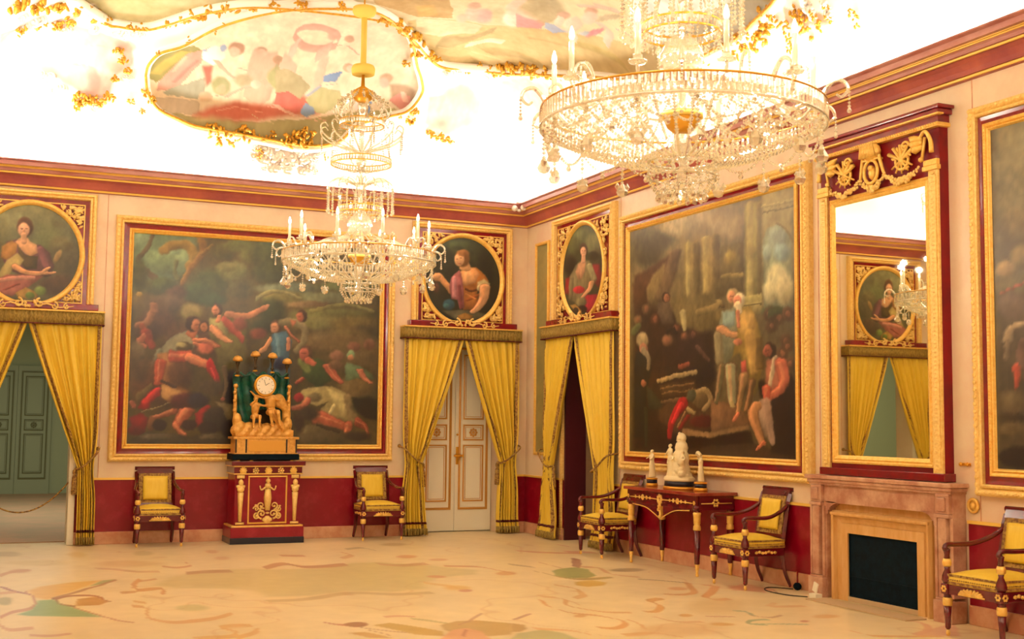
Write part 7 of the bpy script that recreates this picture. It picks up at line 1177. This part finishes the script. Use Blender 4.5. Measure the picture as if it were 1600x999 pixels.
    # upright scrolls between them (feathery tops of the ring)
    b = B(); tube(b, catmull([(.60, 0, .04), (.60, 0, .12), (.63, 0, .17), (.67, 0, .155), (.675, 0, .12)], 5), [.011, .006], 6); beads(b, [(.675, 0, .11), (.675, 0, .06)], .008, .016)
    R('crystal_scroll', b, M['crys'], NA, ph=PH+PI/20)
    # pendants under the ring, festoons between them
    b = B(); beads(b, [(.70, 0, -.06), (.70, 0, -.20)], .0115, .021); drop(b, .70, -.20, .034, .085)
    for s_ in (-1, 1): octa(b, (.70, s_*.03, -.225), .017, .026)
    R('pendant', b, M['crys'], NP, ph=PH+.1)
    b = B(); a = PI/NP; p0 = Vector((.70*math.cos(a), -.70*math.sin(a), -.07)); p1 = Vector((.70*math.cos(a), .70*math.sin(a), -.07)); beads(b, cat_(p0, p1, .085), .0095, .019); drop(b, .70*math.cos(a), -.155, .015, .04)
    R('festoon', b, M['crys'], NP, ph=PH+.1+a)
    # nets of bead strands: globe to ring, ring to basket, basket
    b = B(); beads(b, cat_((.11, 0, .24), (.42, 0, .10), .02), .008, .02); beads(b, cat_((.42, 0, .10), (.71, 0, .05), .03), .008, .02); R('bead_strand', b, M['crys'], 24)
    b = B(); beads(b, cat_((.70, 0, -.05), (.17, 0, -.22), .04), .010, .021); R('bead_strand', b, M['crys'], 48, ph=.05)
    b = B(); beads(b, cat_((.70, 0, -.04), (.40, .10, -.10), .05), .008, .02); R('bead_strand', b, M['crys'], 24, ph=.11)
    b = B(); beads(b, [(.165, 0, -.22), (.172, 0, -.31)], .0095, .018); beads(b, cat_((.172, 0, -.31), (.05, 0, -.37), .05, 8), .010, .02); drop(b, .12, -.375, .015, .05); R('basket_strand', b, M['crys'], 18)
    b = B(); a = PI/12; p0 = Vector((.40*math.cos(a), -.40*math.sin(a), .06)); p1 = Vector((.40*math.cos(a), .40*math.sin(a), .06)); beads(b, cat_(p0, p1, .07), .008, .019); R('festoon', b, M['crys'], 12)
    # six large crystal swan-neck ribs rising over the ring
    b = B(); tube(b, catmull([(.20, 0, .13), (.30, 0, .16), (.45, 0, .10), (.56, 0, -.02), (.68, 0, -.01)], 5), .012, 6)
    for k in range(9): octa(b, (.24+k*.05, 0, .13-.015*k), .012, .028)
    R('crystal_rib', b, M['crys2'], 12, ph=.3)
    # hanging tier
    b = B(); tube(b, catmull([(.05, 0, .70), (.14, 0, .74), (.24, 0, .745), (.30, 0, .70), (.31, 0, .64)], 5), [.009, .006], 6); beads(b, [(.31, 0, .65), (.31, 0, .47)], .0115, .021); drop(b, .31, .47, .014, .045); R('tier_arm', b, M['crys'], 22)
    b = B(); beads(b, [(.20, 0, .60), (.20, 0, .50)], .010, .019); beads(b, cat_((.20, 0, .60), (.31, 0, .66), .02, 6), .008, .018); R('bead_strand', b, M['crys'], 16, ph=.2)
    b = B(); beads(b, [(.20, 0, .44), (.19, 0, .38)], .010, .018); R('fringe_strand', b, M['crys'], 26)
    # upper crowns
    b = B(); tube(b, catmull([(.05, 0, 1.02), (.16, 0, 1.06), (.28, 0, 1.10), (.38, 0, 1.17), (.40, 0, 1.24), (.36, 0, 1.27), (.33, 0, 1.235)], 5), [.010, .006], 6)
    beads(b, [(.39, 0, 1.16), (.39, 0, 1.04)], .0105, .02); R('crown_arm', b, M['crys'], 12)
    b = B(); tube(b, catmull([(.21, 0, 1.32), (.26, 0, 1.38), (.27, 0, 1.45), (.22, 0, 1.49), (.19, 0, 1.45)], 5), [.010, .006], 6); beads(b, cat_((.21, 0, 1.45), (.28, 0, 1.30), .02, 8), .010, .02); R('crown_arm', b, M['crys'], 10, ph=.2)
    b = B(); beads(b, cat_((.11, 0, 1.60), (.24, 0, 1.50), .02, 8), .0105, .02); ball(b, (.145, 0, 1.56), .018, 1); ball(b, (.20, 0, 1.53), .015, 1); R('crown_arm', b, M['crys'], 14)
    b = B(); beads(b, cat_((.285, 0, .90), (.02, 0, .84), .02, 10), .008, .02); R('bead_strand', b, M['crys'], 14)
    b = B(); beads(b, cat_((.21, 0, 1.27), (.285, 0, .95), .02, 10), .008, .022); R('bead_strand', b, M['crys'], 14, ph=.3)
    return t
c1 = make_chandelier(); c1.location = (-3.785, -4.44, 3.035-.46); c1['label'] = 'complete crystal chandelier hanging farther off, before the left wall painting'
c2 = dup(c1); c2.location = (-3.855, -10.28, 3.05-.46); c2.rotation_euler = (0, 0, -.265); c2['label'] = 'near crystal chandelier cut off by the top edge, in front of the right wall'

# ------------------------------------------------------------------ light
def area(name, loc, rot, sx, sy, power, col):
    l = bpy.data.lights.new(name, 'AREA'); l.shape = 'RECTANGLE'; l.size = sx; l.size_y = sy; l.energy = power; l.color = col
    o = bpy.data.objects.new(name, l); COL.objects.link(o); o.location = loc; o.rotation_euler = rot; return o
WARM = (1, .86, .66)
KC = 60.   # watts per metre of the concealed cove lighting
# tubes lying on the cornice, turned towards the vault
for x, y, L_, rz in ((-W_/2, -.13, 6.9, 0), (-W_/2, YF+.13, 6.9, PI), (-.13, YF/2, 15.8, -PI/2), (-W_+.13, YF/2, 15.8, PI/2)):
    area('cove_light', (x, y, 4.50), (PI-.35, 0, rz), L_, .12, KC*L_, (1, .95, .86))
for cx_, cy_, cz_, rz_ in ((-3.785, -4.44, 3.035, -.29), (-3.855, -10.28, 3.05, -.555)):
    for k in range(10):
        a = rz_+2*PI*k/10
        l = bpy.data.lights.new('candle_light', 'POINT'); l.energy = 10.; l.color = (1, .90, .73); l.shadow_soft_size = .03
        o = bpy.data.objects.new('candle_light', l); COL.objects.link(o); o.location = (cx_+.655*math.cos(a), cy_+.655*math.sin(a), cz_+.41)
area('far_room_fill', (-6.2, 5, 3.5), (0, 0, 0), 2, 4, 105, (1, .98, .8))  # added fill to brighten the far room; it has no fixture
area('passage_fill', (.85, -3.6, 3.1), (0, 0, 0), .6, 1.0, 3, (1, .8, .6))  # unseen fill without a fixture, kept weak so the passage stays dark
w = bpy.data.worlds.new('world'); S.world = w; w.use_nodes = True; w.node_tree.nodes['Background'].inputs[0].default_value = (.02, .018, .015, 1)

# ------------------------------------------------------------------ camera
cam = bpy.data.cameras.new('camera'); co = bpy.data.objects.new('camera', cam); COL.objects.link(co)
yaw, pit, rol = math.radians(23.92056), math.radians(4.82934), math.radians(.62211)
fw = Vector((math.sin(yaw)*math.cos(pit), math.cos(yaw)*math.cos(pit), math.sin(pit)))
r0 = Vector((math.cos(yaw), -math.sin(yaw), 0)); u0 = r0.cross(fw)
rt = r0*math.cos(rol)+u0*math.sin(rol); up = -r0*math.sin(rol)+u0*math.cos(rol)
co.matrix_world = Matrix((( rt.x, up.x, -fw.x, -7.11718), (rt.y, up.y, -fw.y, -15.5301), (rt.z, up.z, -fw.z, 1.5), (0, 0, 0, 1)))
cam.sensor_width = 36; cam.lens = 1913.0*36/1600; cam.clip_start = .05; cam.clip_end = 200
S.camera = co
S.view_settings.view_transform = 'Standard'; S.view_settings.look = 'None'; S.view_settings.gamma = 1
S.view_settings.use_curve_mapping = False
S.view_settings.exposure = 0.0
